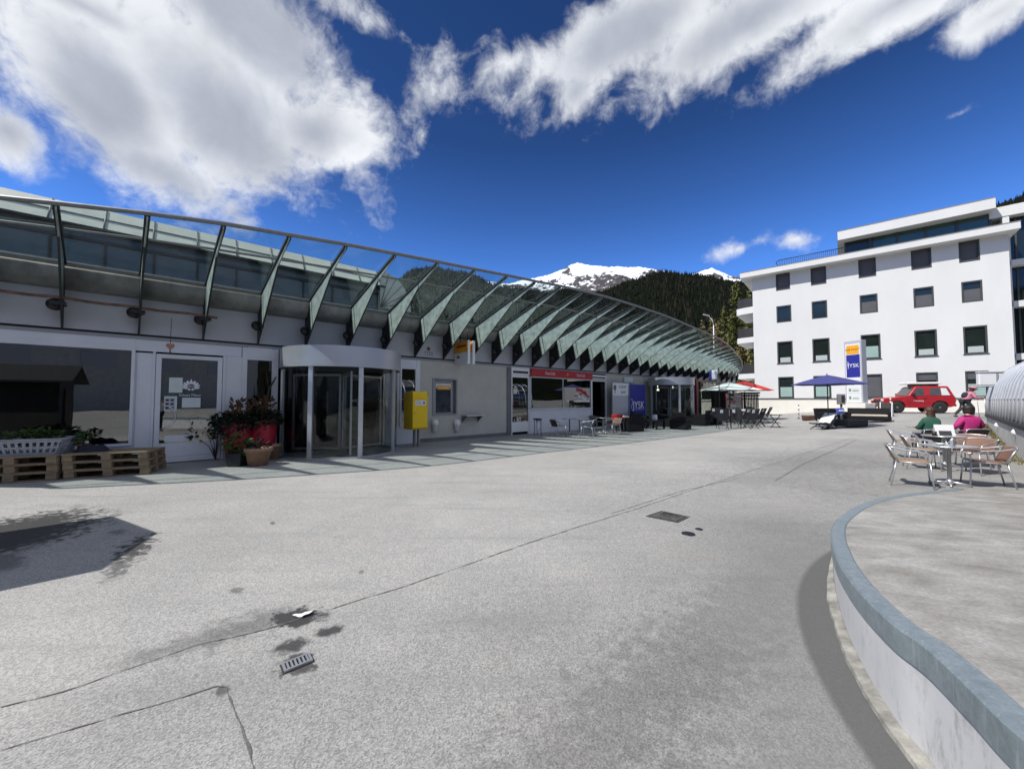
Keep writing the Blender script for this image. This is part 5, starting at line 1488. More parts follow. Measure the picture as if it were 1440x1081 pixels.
mb.box(-.6, .85, .021, .06, .3, .4); mb.box(-.6, .85, .021, .06, z1 - .2, z1 - .1)
mb.build('slats', M['slat'], root)
mb = MB(); mb.box(-.62, .86, -.05, .07, z1, z1 + .12); mb.build('top_rail', M['blackmetal'], root)
P = gat(1014, 570, 31); root = empty('dark_kiosk', P, -.3, 'dark narrow kiosk cabin between the canopy end and the poster board', 'kiosk')
mb = MB(); mb.box(-.5, .5, 0, 1.2, 0, 2.4); mb.build('cabin', M['slat'], root, bevel=.02)
mb = MB(); mb.box(-.58, .58, -.1, 1.3, 2.401, 2.5); mb.build('roof', M['blackmetal'], root)
mb = MB(); mb.box(.5, .56, -.02, .02, 0, 2.39); mb.build('trim', M['redpost'], root)

# ------------------------------------------------------------------ lounge group in the middle distance
LG = 'dark lounge furniture round the blue parasol'
def gl_(px, py): return G(px, py)
def sofa(P, rz, L, lab, cush, slats=False):
    root = empty('lounge_sofa', P, rz, lab, 'sofa', LG)
    mb = MB(); mb.box(-L / 2, L / 2, -.4, .4, .12, .36); mb.build('base', M['rattan'], root, bevel=.02)
    mb = MB(); mb.prism([(.26, .361), (.4, .361), (.48, .8), (.36, .82)], lambda p, q, h: (h, p, q), -L / 2, L / 2); mb.build('backrest', M['rattan'], root, bevel=.02)
    for s in (-1, 1): mb = MB(); mb.box(s * (L / 2 - .01) - (.13 if s > 0 else 0), s * (L / 2 - .01) + (.13 if s < 0 else 0), -.39, .255, .361, .6); mb.build('armrest', M['rattan'], root, bevel=.02)
    mb = MB(); mb.box(-L / 2 + .14, L / 2 - .14, -.42, .25, .362, .46); mb.build('cushion', cush, root, bevel=.03, seg=2)
    for x in (-L / 2 + .08, L / 2 - .08):
        for y in (-.33, .33): mb = MB(); mb.box(x - .035, x + .035, y - .035, y + .035, 0, .12); mb.build('leg', M['blackmetal'], root)
    return root
sofa(gl_(1172, 592), R(5), 1.9, 'dark lounge sofa with a blue cushion under the blue parasol', M['navy'])
sofa(gl_(1222, 594), R(-40), 1.8, 'dark lounge sofa with pale seat edge right of the blue parasol', M['beige_fabric'])
P = gl_(1196, 600.5); root = empty('ottoman', P, R(8), 'dark grey upholstered square ottoman in front of the lounge sofas', 'ottoman', LG)
mb = MB(); mb.box(-.62, .62, -.42, .42, .06, .40); mb.build('cushion', M['grey_fabric'], root, bevel=.05, seg=3); mb = MB()
for x in (-.5, .5):
    for y in (-.32, .32): mb.box(x - .04, x + .04, y - .04, y + .04, 0, .06)
mb.build('foot', M['blackmetal'], root)
P = gl_(1158, 603.5); root = empty('lounge_chair', P, R(-78), 'dark lounge chair with a white fleece thrown over it, left of the grey ottoman', 'lounge chair', LG)
mb = MB(); mb.prism([(-.55, .28), (.2, .2), (.55, .75), (.5, .78), (.16, .27), (-.55, .34)], lambda p, q, h: (h, p, q), -.33, .33); mb.build('seat', M['navy'], root, bevel=.02)
for x in (-.3, .3):
    mb = MB(); mb.tube([(x, -.5, 0), (x, .1, .27), (x, .5, .75)], .025, 6); mb.build('leg', M['blackmetal'], root)
    mb = MB(); mb.tube([(x, .45, 0), (x, -.1, .3)], .025, 6); mb.build('leg', M['blackmetal'], root)
P = P + Vector((-.02, -.02, .02)); root = empty('white_throw', P, R(-78), 'white fleece throw draped over the dark lounge chair', 'throw')
mb = MB(); vs = []; fs = []
for i in range(14):
    for j in range(10):
        s_ = i / 13; y_ = .05 + .62 * s_ if s_ < .75 else .515 + .1 * (s_ - .75); z_ = .3 + .72 * s_ if s_ < .75 else .84 - 1.3 * (s_ - .75)
        xx = (j / 9 - .5) * .6; vs.append((xx, y_ + .03 * noise.noise(Vector((xx * 6, s_ * 6, 0))), z_ + .05 * noise.noise(Vector((xx * 5, s_ * 5, 3))) + .03))
        if i and j: fs.append(((i - 1) * 10 + j - 1, i * 10 + j - 1, i * 10 + j, (i - 1) * 10 + j))
mb.add(vs, fs, 0, True); o = mb.build('cloth', M['white_cloth'], root); s_ = o.modifiers.new('s', 'SOLIDIFY'); s_.thickness = .05
P = gl_(1137, 591); root = empty('wicker_table', P, .2, 'low brown wicker table at the left end of the lounge group', 'table', LG)
mb = MB(); mb.lathe([(.36, 0), (.4, .3), (.42, .32), (.42, .36), (0, .365)], 20); mb.build('body', M['wicker'], root)
P = gl_(1184, 593) + Vector((0, 0, .47)); root = empty('blue_cushion', P + Vector((0, .1, 0)), R(5), 'blue cushion with pale print propped on the lounge sofa', 'cushion')
mb = MB(); mb.cbox((0, 0, .2), (.5, .13, .36), 0, 0, R(-14)); mb.build('cushion', M['flagblue'], root, bevel=.05, seg=3)
mb = MB(); mb.cbox((0, -.085, .2), (.36, .01, .05), 0, 0, R(-14)); mb.cbox((0, -.07, .27), (.3, .01, .04), 0, 0, R(-14)); mb.build('print', M['signwhite'], root)

# marker posts, striped barrier, board, grey machine
def marker(px, py, h, lab):
    P = G(px, py); root = empty('marker_post', P, 0, lab, 'marker post', 'white marker posts')
    mb = MB(); mb.tube([(0, 0, 0), (0, 0, h)], .035, 8); mb.build('shaft', M['white'], root)
    for k in range(3): mb = MB(); mb.tube([(0, 0, h * (.25 + .28 * k)), (0, 0, h * (.37 + .28 * k))], .037, 8, cap=False); mb.build('band', M['plinth'], root)
    mb = MB(); mb.lathe([(.12, 0), (.1, .04), (.04, .06)], 10); mb.build('foot', M['blackmetal'], root)
marker(1123.5, 588.5, 1.15, 'thin white marker post with dark bands left of the lounge group'); marker(1253, 583, 1.1, 'thin white marker post with dark bands in front of the red car')
P = G(1229, 581); root = empty('striped_barrier', P, R(10), 'red and white striped barrier post at the nose of the red car', 'barrier')
for k in range(5): mb = MB(); mb.box(-.2, .2, -.04, .04, .08 + k * .17, .08 + k * .17 + .168); mb.build('stripe', M['redumb'] if k % 2 == 0 else M['white'], root)
mb = MB(); mb.box(-.25, .25, -.12, .12, 0, .08); mb.build('foot', M['blackmetal'], root)
P = G(1247, 585.5); root = empty('a_frame_board', P, R(-52), 'black A-frame pavement board with pale frame near the nose of the red car', 'pavement board')
for s in (-1, 1):
    mb = MB(); mb.cbox((0, s * .16, .45), (.5, .02, .86), 0, 0, R(14 * s)); mb.build('board', M['slat'], root)
    mb = MB()
    for x in (-.27, .27): mb.cbox((x, s * .16, .46), (.04, .03, .92), 0, 0, R(14 * s))
    mb.build('frame', M['signwhite'], root)
P = gat(1183, 570, 24.2); root = empty('parking_machine', P, R(-30), 'grey machine box on a foot left of the tall pylon sign', 'machine')
zz = AT(1187, 554, P.y).z - P.z
zq = AT(1183, 568.5, P.y).z - P.z; mb = MB(); mb.box(-.19, .19, -.17, .17, zq, zz); mb.build('cabinet', M['plinth'], root, bevel=.02); mb = MB(); mb.box(-.01, .14, -.18, -.171, zq + .12, zz - .1); mb.build('opening', M['black'], root); mb = MB(); mb.box(-.05, .05, -.05, .05, 0, zq); mb.build('foot', M['plinth'], root)

# pylon sign
Yp = 26.6; A = AT(1188, 520, Yp); P = Vector((A.x, A.y, gz(A.x, A.y))); ang = math.atan2(-.95, .3)
root = empty('pylon_sign', P, ang, 'tall grey pylon sign with yellow and blue panels before the apartment block', 'sign')
zt = AT(1188, 480.5, Yp).z - P.z; zb = AT(1188, 566.5, Yp).z - P.z; Wd = 1.02; Dd = .5
mb = MB(); mb.box(0, Wd, .0, Dd, zb, zt); mb.build('body', M['signgrey'], root, bevel=.02)
def zy(py): return AT(1190, py, Yp).z - P.z
def ppan(name, f0, f1, py0, py1, mtl, y=-.012): mb = MB(); mb.box(Wd * f0, Wd * f1, y, y + .0115, zy(py1), zy(py0)); return mb.build(name, mtl, root)
ppan('panel', .08, .92, 485, 565.5, M['signwhite'])
ppan('yellow_panel', .14, .86, 487, 499, M['orange'], -.024); text_mesh('DIE POST', .2, face_out(Wd * .5, -.0245, zy(493)), M['black'], 'lettering', root, .001)
ppan('blue_panel', .12, .9, 500, 531, M['signblue'], -.024); text_mesh('JYSK', .36, face_out(Wd * .53, -.0245, zy(515)), M['signwhite'], 'lettering', root, .002, sx=.95)
mb = MB(); zc = zy(514); mb.tube([(Wd * .16, -.025, zc + .22), (Wd * .24, -.025, zc + .2), (Wd * .2, -.025, zc - .02), (Wd * .26, -.025, zc - .25)], .016, 5); mb.build('logo', M['signwhite'], root)
for py0, py1 in ((534, 541), (544.5, 554), (556, 564)):
    ppan('tenant_panel', .16, .84, py0, py1, M['paper'], -.02)
    mb = MB(); z = zy((py0 + py1) / 2); mb.box(Wd * .42, Wd * .78, -.0215, -.0202, z - .04, z + .02); mb.lathe([(0, 0)], 3, cap=False) if False else mb.box(Wd * .22, Wd * .34, -.0215, -.0202, z - .06, z + .12); mb.build('print', M['plinth'], root)
mb = MB(); mb.box(-.15, Wd + .25, -.25, Dd + .25, -.1, zb - .002); mb.build('plinth', M['plinthcream'], root, bevel=.02)
# ------------------------------------------------------------------ white apartment block
rzW = math.atan2(WT.y, WT.x)
A_ = empty('apartment_block', W0, rzW, 'white rendered apartment block with flat roof and dark square windows', 'building')
W_END = WP(1424, 450)[0]
ZE0 = WP(1300, 345.5)[1]                    # underside of the eaves at the wall
ROWS = []
colpx = [[(1091, 1111), (1140, 1162), (1207, 1232), (1281, 1310), (1348, 1378)], [(1092, 1113), (1141.5, 1163.5), (1209, 1234.5), (1284.5, 1313.5), (1352, 1382)],
         [(1093, 1115), (1142.5, 1167), (1210.5, 1238.5), (1286, 1318), (1354.5, 1389)], [(1094.5, 1116.5), (1144, 1169), (1214, 1241), (1288.5, 1319.5), (1357.5, 1391)]]
rowpy = [[(1101, 384.5, 408.5), (1363, 338, 367.5)], [(1102.5, 430, 453.5), (1366, 394.5, 424.5)], [(1104, 480.5, 511), (1371, 457.5, 497)], [(1105.5, 530, 560), (1374, 521, 559)]]
for cp, rp in zip(colpx, rowpy):
    zt = sum(WP(x, a)[1] for x, a, b in rp) / 2; zb = sum(WP(x, b)[1] for x, a, b in rp) / 2
    ymid = [rp[0][1] + (rp[1][1] - rp[0][1]) * ((c[0] + c[1]) / 2 - rp[0][0]) / (rp[1][0] - rp[0][0]) + 14 for c in cp]
    ROWS.append((zb, zt, [(WP(c[0], y)[0], WP(c[1], y)[0]) for c, y in zip(cp, ymid)]))
ZS = ROWS[3][0]                             # sill line of the ground floor
mb = MB()
prev = ZE0 + .1
for zb, zt, cols in ROWS:
    mb.box(0, W_END, 0, .4, zt, prev)
    e = [0] + [x for c in cols for x in c] + [W_END]
    for k in range(0, len(e), 2): mb.box(e[k], e[k + 1], 0, .4, zb, zt)
    prev = zb
mb.box(0, .4, .4, 14, ZS, ZE0 + .1); mb.box(W_END - .4, W_END, .4, 14, ZS, ZE0 + .1)
mb.build('wall', M['render'], A_)
mb = MB(); mb.box(0, W_END, .05, .4, -.5, ZS - .06, 0); mb.box(.0, W_END, -.03, .4, ZS - .06, ZS - .001, 1); mb.box(0, .4, .4, 14, -.5, ZS - .001, 0)
mb.build('plinth', [M['plinthcream'], M['winframe']], A_)
for ri, (zb, zt, cols) in enumerate(ROWS):
    for ci, (w0, w1) in enumerate(cols):
        mb = MB(); t_ = .1
        frame_mb(mb, w0, w1, zb, zt, t_, .03, .2); 
        wo_ = mb.build('window', M['winframe'], A_)
        if ri >= 2:
            mb = MB(); mb.box(w0 - .05, w1 + .05, -.06, .03, zb - .05, zb - .003); mb.build('sill', M['winframe'], wo_) if ri == 2 else None
        mb = MB(); mb.box(w0 + t_, w1 - t_, .14, .16, zb + t_, zt - t_)
        if ri == 0: mb.build('blind', M['blind'], wo_)
        elif ri == 3 and ci in (2,): mb.build('blind', M['blind'], wo_)
        else: mb.build('pane', M['aptglass'], wo_)
        h = zt - zb
        if ri == 1:
            mb = MB(); mb.box(w0 + t_, w1 - t_, .10, .12, zb + t_ + h * .0, zb + h * .62); 
            if ci in (2, 3, 4): mb.build('roller_blind', M['blind'], wo_)
        if ri == 3 and ci in (0, 1, 4) or (ri == 2 and ci == 2):
            mb = MB(); mb.box(w0 + t_ + .05, w1 - t_ - .05, .12, .135, zb + t_ + .04, zb + h * .52); mb.build('frosted_pane', M['aptlow'], wo_)
        elif ri == 2:
            mb = MB(); mb.box(w0 + t_ + .12, w1 - t_ - .1, .10, .13, zb + t_, zb + h * .27); mb.build('flower_box', M['flower'], wo_)
        if ri == 3 and ci in (3, 4):
            mb = MB(); mb.box(w0 + t_, w1 - t_, .10, .12, zt - h * .3, zt - t_); mb.build('roller_blind', M['blind'], wo_)
# eaves slab, roof terrace, penthouse
OFF = .95
za = WP(1435, 320.5, OFF)[1]; zb_ = WP(1435, 311, OFF)[1]
xl, xr = WP(1040.5, 387, OFF)[0], WP(1435.5, 316, OFF)[0]
mb = MB(); mb.box(xl, xr, -OFF, 14, za, zb_, 0); mb.box(xl - .02, xr + .02, -OFF - .02, 14, zb_ + .001, zb_ + .06, 1)
mb.build('eaves_slab', [M['render'], M['roof']], A_)
mb = MB(); mb.prism([(-OFF + .1, za - .002), (-.0, ZE0), (.4, ZE0), (.4, za - .002)], lambda p, q, h: (h, p, q), .02, W_END - .02, 0); mb.build('soffit', M['render'], A_)
po = -.25
pl, pz1 = WP(1177.5, 325, po); pr_, pz1b = WP(1400, 279, po); pz0b = WP(1400, 293, po)[1]; pz0 = WP(1177.5, 337.5, po)[1]
PZ1 = (pz1 + pz1b) / 2; PZ0 = (pz0 + pz0b) / 2
mb = MB(); mb.box(pl, pr_, -po, 12, PZ0, PZ1, 0); mb.box(pl - .02, pr_ + .02, -po - .02, 12, PZ1 + .001, PZ1 + .06, 1); mb.build('penthouse_roof', [M['render'], M['roof']], A_)
mb = MB(); po2 = 1.4
mb.box(pl + .5, pr_ - .1, po2, po2 + .1, zb_ + .05, PZ0 - .001, 0)
n_ = 5
for k in range(n_ + 1):
    x = pl + .5 + (pr_ - .6 - pl) * k / n_; mb.box(x - .06, x + .06, po2 - .08, po2, zb_ + .06, PZ0 - .002, 1)
mb.box(pl + .5, pl + .6, po2 + .1, 11, zb_ + .05, PZ0 - .001, 0)
mb.box(pl + .5, pl + .5 + (pr_ - .6 - pl) * .22, po2 - .05, po2 - .005, zb_ + .06, PZ0 - .01, 2)
mb.build('penthouse_glazing', [M['greenpane'], M['winframe'], M['aptglass']], A_)
mb = MB()
rl0, rl1 = WP(1094, 362, .5)[0], pl + .4
rz1 = WP(1094, 362, .5)[1]
mb.tube([(rl0, .3, zb_ + .95), (rl1, .3, zb_ + .95)], .03, 6); mb.tube([(rl0, .3, zb_ + .95), (rl0 - .3, .8, zb_ + .95), (rl0 - .3, 6, zb_ + .95)], .03, 6)
x = rl0
while x < rl1:
    mb.tube([(x, .3, zb_ + .05), (x, .3, zb_ + .95)], .016, 5); x += .14
mb.build('railing', M['blackmetal'], A_)
# balconies round the left corner
for (py0, py1, rail) in ((431, 440, 1), (473.5, 481, 1), (525, 532, 1)):
    z1_ = AT(1050, py0, 38.3).z; z0_ = AT(1050, py1, 38.3).z
    mb = MB(); poly = [(0, .3), (-.9, .5)] + [(-1.35 + .25 * math.cos(R(90 + 15 * k)) + .0, .9 + .0 - .3 * math.sin(R(90 + 15 * k)) + .1) for k in range(0, 7)] + [(-1.6, 6), (0, 6)]
    mb.prism(poly, lambda p, q, h: (p, q, h), z0_, z1_); bo = mb.build('balcony', M['render'], A_)
    mb = MB()
    pts = [(0, .4)] + [(p[0] + .06, p[1] + .06) for p in poly[1:-1]]
    for (p, q) in zip(pts[:-1], pts[1:]):
        mb.add([(p[0], p[1], z1_ + .05), (q[0], q[1], z1_ + .05), (q[0], q[1], z1_ + .95), (p[0], p[1], z1_ + .95)], [(0, 1, 2, 3)])
    mb.build('balcony_railing', M['slat'], bo)
# low annex left of the block
x0 = WP(975, 560)[0] - 2
za1 = WP(1000, 545.5, 0)[1]
mb = MB(); mb.box(x0, -.02, .3, 6, -.3, ZS - .06, 0); mb.box(x0, -.02, .3, 6, ZS + .001, za1, 1); mb.box(x0, -.02, .25, 6, ZS - .06, ZS, 2); mb.build('annex', [M['plinthcream'], M['render'], M['winframe']], A_)
for px in (994,):
    a, b = WP(px - 7, 555, -.3)[0], WP(px + 6, 555, -.3)[0]; mb = MB(); mb.box(a, b, .22, .3, ZS + .02, za1 - .15); mb.build('window', M['aptglass'], A_)
# wing behind the right corner
mb = MB(); wz = WP(1420, 293, -2.0)[1]; wz0 = WP(1420, 307, -2.0)[1]
mb.box(W_END - .6, W_END + 12, 1.2, 14, wz0, wz, 0)
fl = [ROWS[0][0] - .5, ROWS[1][0] - .5, ROWS[2][0] - .5, ROWS[3][0] - .5]
for z in fl: mb.box(W_END + .0, W_END + 12, 1.25, 14, z, z + .45, 0)
mb.box(W_END + .02, W_END + .35, 1.25, 2.5, 0, wz0 - .01, 0)
mb.build('side_wing', M['render'], A_)
mb = MB(); mb.box(W_END + .36, W_END + 12, 2.0, 2.1, 0, wz0 - .01, 0)
for k in range(7): mb.box(W_END + .7 + 1.5 * k, W_END + .8 + 1.5 * k, 1.9, 2.0, 0, wz0 - .01, 1)
mb.build('wing_glazing', [M['aptglass'], M['winframe']], A_)

# ------------------------------------------------------------------ red off-road car
def make_car(P, rz, label):
    root = empty('off_road_car', P, rz, label, 'car')
    L, W_ = 3.98, 1.70
    def arch(cx, r, n=9): return [(cx + r * math.cos(R(180 - 180 * k / (n - 1))), .42 + r * math.sin(R(180 - 180 * k / (n - 1)))) for k in range(n)]
    wf, wr = .80, 3.14
    low = [(.05, .5), (.10, .47)] + arch(wf, .47) + [(wf + .5, .38), (wr - .5, .38)] + arch(wr, .47) + [(3.86, .5), (3.94, .58), (3.96, .98), (3.93, 1.2), (1.5, 1.2), (1.4, 1.19), (.8, 1.13), (.16, 1.08), (.04, 1.02), (.02, .62)]
    mb = MB(); mb.prism(low, lambda p, q, h: (p, h, q), -W_ / 2, W_ / 2); mb.build('body', M['redpaint'], root, bevel=.035, seg=3)
    gh = [(1.42, 1.201), (1.86, 1.86), (1.98, 1.91), (3.55, 1.91), (3.66, 1.87), (3.92, 1.201)]
    mb = MB(); n = len(gh); vs = []
    for s in (-1, 1):
        for p, q in gh: vs.append((p, s * (W_ / 2 - .02 - .10 * (q - 1.2) / .7), q))
    mb.add(vs, [tuple(range(n)), tuple(range(n, 2 * n))] + [(i, (i + 1) % n, n + (i + 1) % n, n + i) for i in range(n)]); mb.build('cabin', M['redpaint'], root, bevel=.05, seg=3)
    def side(poly, s, e=.006):
        vs = []
        for p, q in poly: vs.append((p, s * (W_ / 2 - .02 - .10 * (q - 1.2) / .7 + e), q))
        return vs
    for s in (-1, 1):
        for nm, poly, gm in (('front_window', [(1.62, 1.25), (1.95, 1.77), (2.3, 1.78), (2.3, 1.25)], 'carglass'), ('rear_window', [(2.62, 1.27), (2.64, 1.77), (3.18, 1.77), (3.2, 1.27)], 'carglass'), ('rear_window', [(3.24, 1.27), (3.22, 1.77), (3.52, 1.76), (3.68, 1.27)], 'paper')):
            mb = MB(); a = side(poly, s, .004); b = side(poly, s, -.02); k = len(poly); mb.add(a + b, [tuple(range(k)), tuple(range(k, 2 * k))] + [(i, (i + 1) % k, k + (i + 1) % k, k + i) for i in range(k)]); mb.build(nm, M[gm], root)
        mb = MB(); yy = s * (W_ / 2 + .002)
        mb.tube([(1.5, yy, 1.19), (1.46, yy, .5), (2.42, yy, .44), (2.5, yy, 1.19)], .008, 4); mb.build('door_seam', M['black'], root)
        mb = MB(); mb.box(2.24, 2.4, s * W_ / 2 - .01, s * (W_ / 2 + .025), 1.04, 1.08); mb.build('door_handle', M['black'], root)
        mb = MB(); mb.box(1.58, 1.7, s * (W_ / 2 + .02), s * (W_ / 2 + .2), 1.24, 1.42); mb.build('mirror', M['black'], root, bevel=.02)
        mb = MB(); mb.box(1.3, 2.64, s * W_ / 2 - .01, s * (W_ / 2 + .012), .70, .73); mb.build('side_trim', M['redpost'], root)
        for wx in (wf, wr):
            mb = MB(Matrix.Translation((wx, s * (W_ / 2 - .13), .40)) @ Matrix.Rotation(R(90), 4, 'X')); mb.lathe([(.25, -.12), (.37, -.12), (.40, -.09), (.40, .09), (.37, .12), (.25, .12)], 28); wh = mb.build('wheel', M['tyre'], root)
            mb = MB(Matrix.Translation((wx, s * (W_ / 2 - .13), .40)) @ Matrix.Rotation(R(90) * (1 if s < 0 else -1), 4, 'X')); mb.lathe([(.255, -.1), (.25, .115), (.2, .09), (.08, .08), (.07, .12), (0, .12)], 20); mb.build('rim', M['rim'], wh)
        mb = MB(); mb.box(.0, .06, s * .62 - .14, s * .62 + .14, .84, 1.0); mb.build('headlight', M['paper'], root, bevel=.015)
        mb = MB(); mb.box(3.94, 3.98, s * .74 - .08, s * .74 + .08, .8, 1.1); mb.build('tail_light', M['signred'], root)
    text_mesh('+ Rettung', .14, Matrix.Translation((1.95, -W_ / 2 - .004, .88)) @ Matrix.Rotation(R(90), 4, 'X'), M['signwhite'], 'lettering', root, .002)
    mb = MB(); mb.prism([(1.48, 1.25), (1.84, 1.79), (1.88, 1.78), (1.54, 1.24)], lambda p, q, h: (p - .03, h, q + .02), -.62, .62); mb.build('windscreen', M['carglass'], root)
    mb = MB(); mb.box(-.08, .08, -.78, .78, .5, .66); mb.build('bumper', M['black'], root, bevel=.03); mb = MB(); mb.box(3.92, 4.04, -.78, .78, .5, .64); mb.build('bumper', M['black'], root, bevel=.03)
    mb = MB(); mb.box(-.005, .03, -.45, .45, .74, .98); mb.build('grille', M['black'], root)
    mb = MB(); mb.box(1.55, 3.4, -.55, .55, 2.06, 2.2); mb.build('roof_box', M['white'], root, bevel=.04, seg=2)
    mb = MB()
    for x in (2.1, 3.1): mb.box(x, x + .08, -.6, .6, 1.885, 2.06)
    mb.build('roof_rack', M['black'], root)
    return root


Pc = G(1234, 582.5); Yc = 25.6
A = AT(1233, 560, 28.6); make_car(Vector((A.x, A.y, gz(A.x + 1.5, A.y - 1.2))), R(-19), 'red off-road car with white roof box parked before the apartment block')

# ------------------------------------------------------------------ people
def skinned(name, pts, edges, mtl, parent=None, sub=2, root_i=0):
    me = D.meshes.new(name); me.from_pydata([p for p, r in pts], edges, []); me.materials.append(mtl)
    o = D.objects.new(name, me); COL.objects.link(o)
    if parent: o.parent = parent
    s_ = o.modifiers.new('Skin', 'SKIN'); s_.use_smooth_shade = True
    for v, (p, r) in zip(me.skin_vertices[0].data, pts):
        v.radius = (r, r) if not isinstance(r, tuple) else r
        v.use_root = False
    me.skin_vertices[0].data[root_i].use_root = True
    ss = o.modifiers.new('Sub', 'SUBSURF'); ss.levels = sub; ss.render_levels = sub
    return o


def lerp(a, b, f): return tuple(a[i] + (b[i] - a[i]) * f for i in range(3))


def person(P, rz, label, J, top, legs, hairm, hair='short', extra=None):
    """J: joints in metres, local frame, facing -y"""
    root = empty('person', P, rz, label, 'person')
    pts = []; ed = []
    def add(p, r, par=None):
        pts.append((p, r)); i = len(pts) - 1
        if par is not None: ed.append((par, i))
        return i
    pel = add(J['pelvis'], .13); wst = add(lerp(J['pelvis'], J['chest'], .45), .125, pel); ch = add(J['chest'], .13, wst); nk = add(J['neck'], .06, ch); hd0 = add(lerp(J['neck'], J['head'], .5), .07, nk); hd = add(J['head'], .105, hd0)
    f = Vector(J.get('face', (0, -1, 0))).normalized(); h_ = Vector(J['head']); up = Vector(J.get('up', (0, 0, 1)))
    tp = add(tuple(h_ + up * .07), .09, hd); add(tuple(h_ + up * .125), .045, tp)
    for s in ('l', 'r'):
        sh = add(J['sh' + s], .055, ch); el = add(J['el' + s], .045, sh); wr_ = add(J['wr' + s], .03, el)
        a = Vector(J['wr' + s]); d = (a - Vector(J['el' + s])).normalized(); side = d.cross(Vector((0, 0, 1)));
        if side.length < .1: side = Vector((1, 0, 0))
        side.normalize(); pm = add(tuple(a + d * .07), .034, wr_)
        for k, (off, ln_) in enumerate(((-.03, .07), (-.01, .085), (.01, .08), (.03, .06))):
            q = a + d * .10 + side * off; k1 = add(tuple(q), .0095, pm); add(tuple(q + d * ln_ * .6 - Vector((0, 0, ln_ * .35))), .0085, k1)
        k1 = add(tuple(a + d * .05 + side * .045), .011, pm); add(tuple(a + d * .095 + side * .06 - Vector((0, 0, .02))), .0095, k1)
        hp = add(J['hp' + s], .09, pel); kn = add(J['kn' + s], .062, hp); an = add(J['an' + s], .042, kn); an_ = Vector(J['an' + s]); fd = Vector(J.get('foot', (0, -1, 0)))
        add(tuple(an_ + fd * .15 - Vector((0, 0, .05))), .035, an)
    skinned('body', pts, ed, M['skin'], root)
    # face
    mb = MB(); right = f.cross(up).normalized()
    for s in (-1, 1):
        c = h_ + f * .098 + right * .033 * s + up * .012; mb.lathe([(.0, -.009), (.008, -.005), (.010, 0), (.008, .005), (0, .009)], 8, tuple(c))
    mb.build('eye', M['haird'], root)
    mb = MB(); c = h_ + f * .105; mb.tube([c + up * .02, c + f * .022 - up * .022], [.008, .014], 6); c2 = h_ + f * .098 - up * .055; mb.tube([c2 - right * .022, c2 + f * .006, c2 + right * .022], .006, 5)
    for s in (-1, 1):
        e_ = h_ + right * .1 * s; mb.tube([e_ + up * .03, e_ + f * -.012, e_ - up * .03], .013, 6)
    mb.build('face', M['skin'], root)
    # clothes follow the body, a little larger
    pts2 = []; ed2 = []
    def add2(p, r, par=None):
        pts2.append((p, r)); i = len(pts2) - 1
        if par is not None: ed2.append((par, i))
        return i
    a0 = add2(lerp(J['pelvis'], J['chest'], -.12), (.185, .165)); a1 = add2(lerp(J['pelvis'], J['chest'], .45), (.185, .165), a0); a2 = add2(J['chest'], (.21, .185), a1); a3 = add2(lerp(J['chest'], J['neck'], .7), (.15, .13), a2); add2(lerp(J['chest'], J['neck'], 1.02), .085, a3)
    for s in ('l', 'r'):
        q = add2(J['sh' + s], .098, a2); e2 = add2(J['el' + s], .072, q); add2(lerp(J['el' + s], J['wr' + s], .93), .052, e2)
    skinned('jacket', pts2, ed2, top, root)
    pts2 = []; ed2 = []
    a0 = add2(J['pelvis'], (.165, .14))
    for s in ('l', 'r'):
        q = add2(J['hp' + s], .108, a0); e2 = add2(J['kn' + s], .08, q); add2(lerp(J['kn' + s], J['an' + s], .95), .06, e2)
    skinned('trousers', pts2, ed2, legs, root)
    for s in ('l', 'r'):
        an_ = Vector(J['an' + s]); fd = Vector(J.get('foot', (0, -1, 0)))
        skinned('shoe', [(tuple(an_ - Vector((0, 0, .02)) - fd * .03), .055), (tuple(an_ + fd * .06 - Vector((0, 0, .04))), .05), (tuple(an_ + fd * .18 - Vector((0, 0, .055))), .04)], [(0, 1), (1, 2)], M['haird'], root, 1)
    b = -f
    mb = MB(); fx = math.atan2(f.y, f.x)
    def ell(c, rx, ry, rz_, n=16, m_=10):
        vs = []; fs = []
        for i in range(m_ + 1):
            th = math.pi * i / m_
            for k in range(n):
                a = 2 * math.pi * k / n; w_ = 1 + .05 * noise.noise(Vector((k * .9, i * .9, rx * 50)))
                lx, ly, lz = rx * math.sin(th) * math.cos(a) * w_, ry * math.sin(th) * math.sin(a) * w_, rz_ * math.cos(th)
                vs.append(tuple(Vector(c) + f * lx + right * ly + up * lz))
        for i in range(m_):
            for k in range(n): l = (k + 1) % n; fs.append((i * n + k, i * n + l, (i + 1) * n + l, (i + 1) * n + k))
        mb.add(vs, fs, 0, True)
    ell(h_ + b * .03 + up * .045, .115, .115, .115)
    ell(h_ + b * .05 - up * .035, .085, .108, .11)
    if hair == 'long': ell(h_ + b * .06 - up * .13, .075, .11, .13)
    mb.build('hair', hairm, root)
    return root


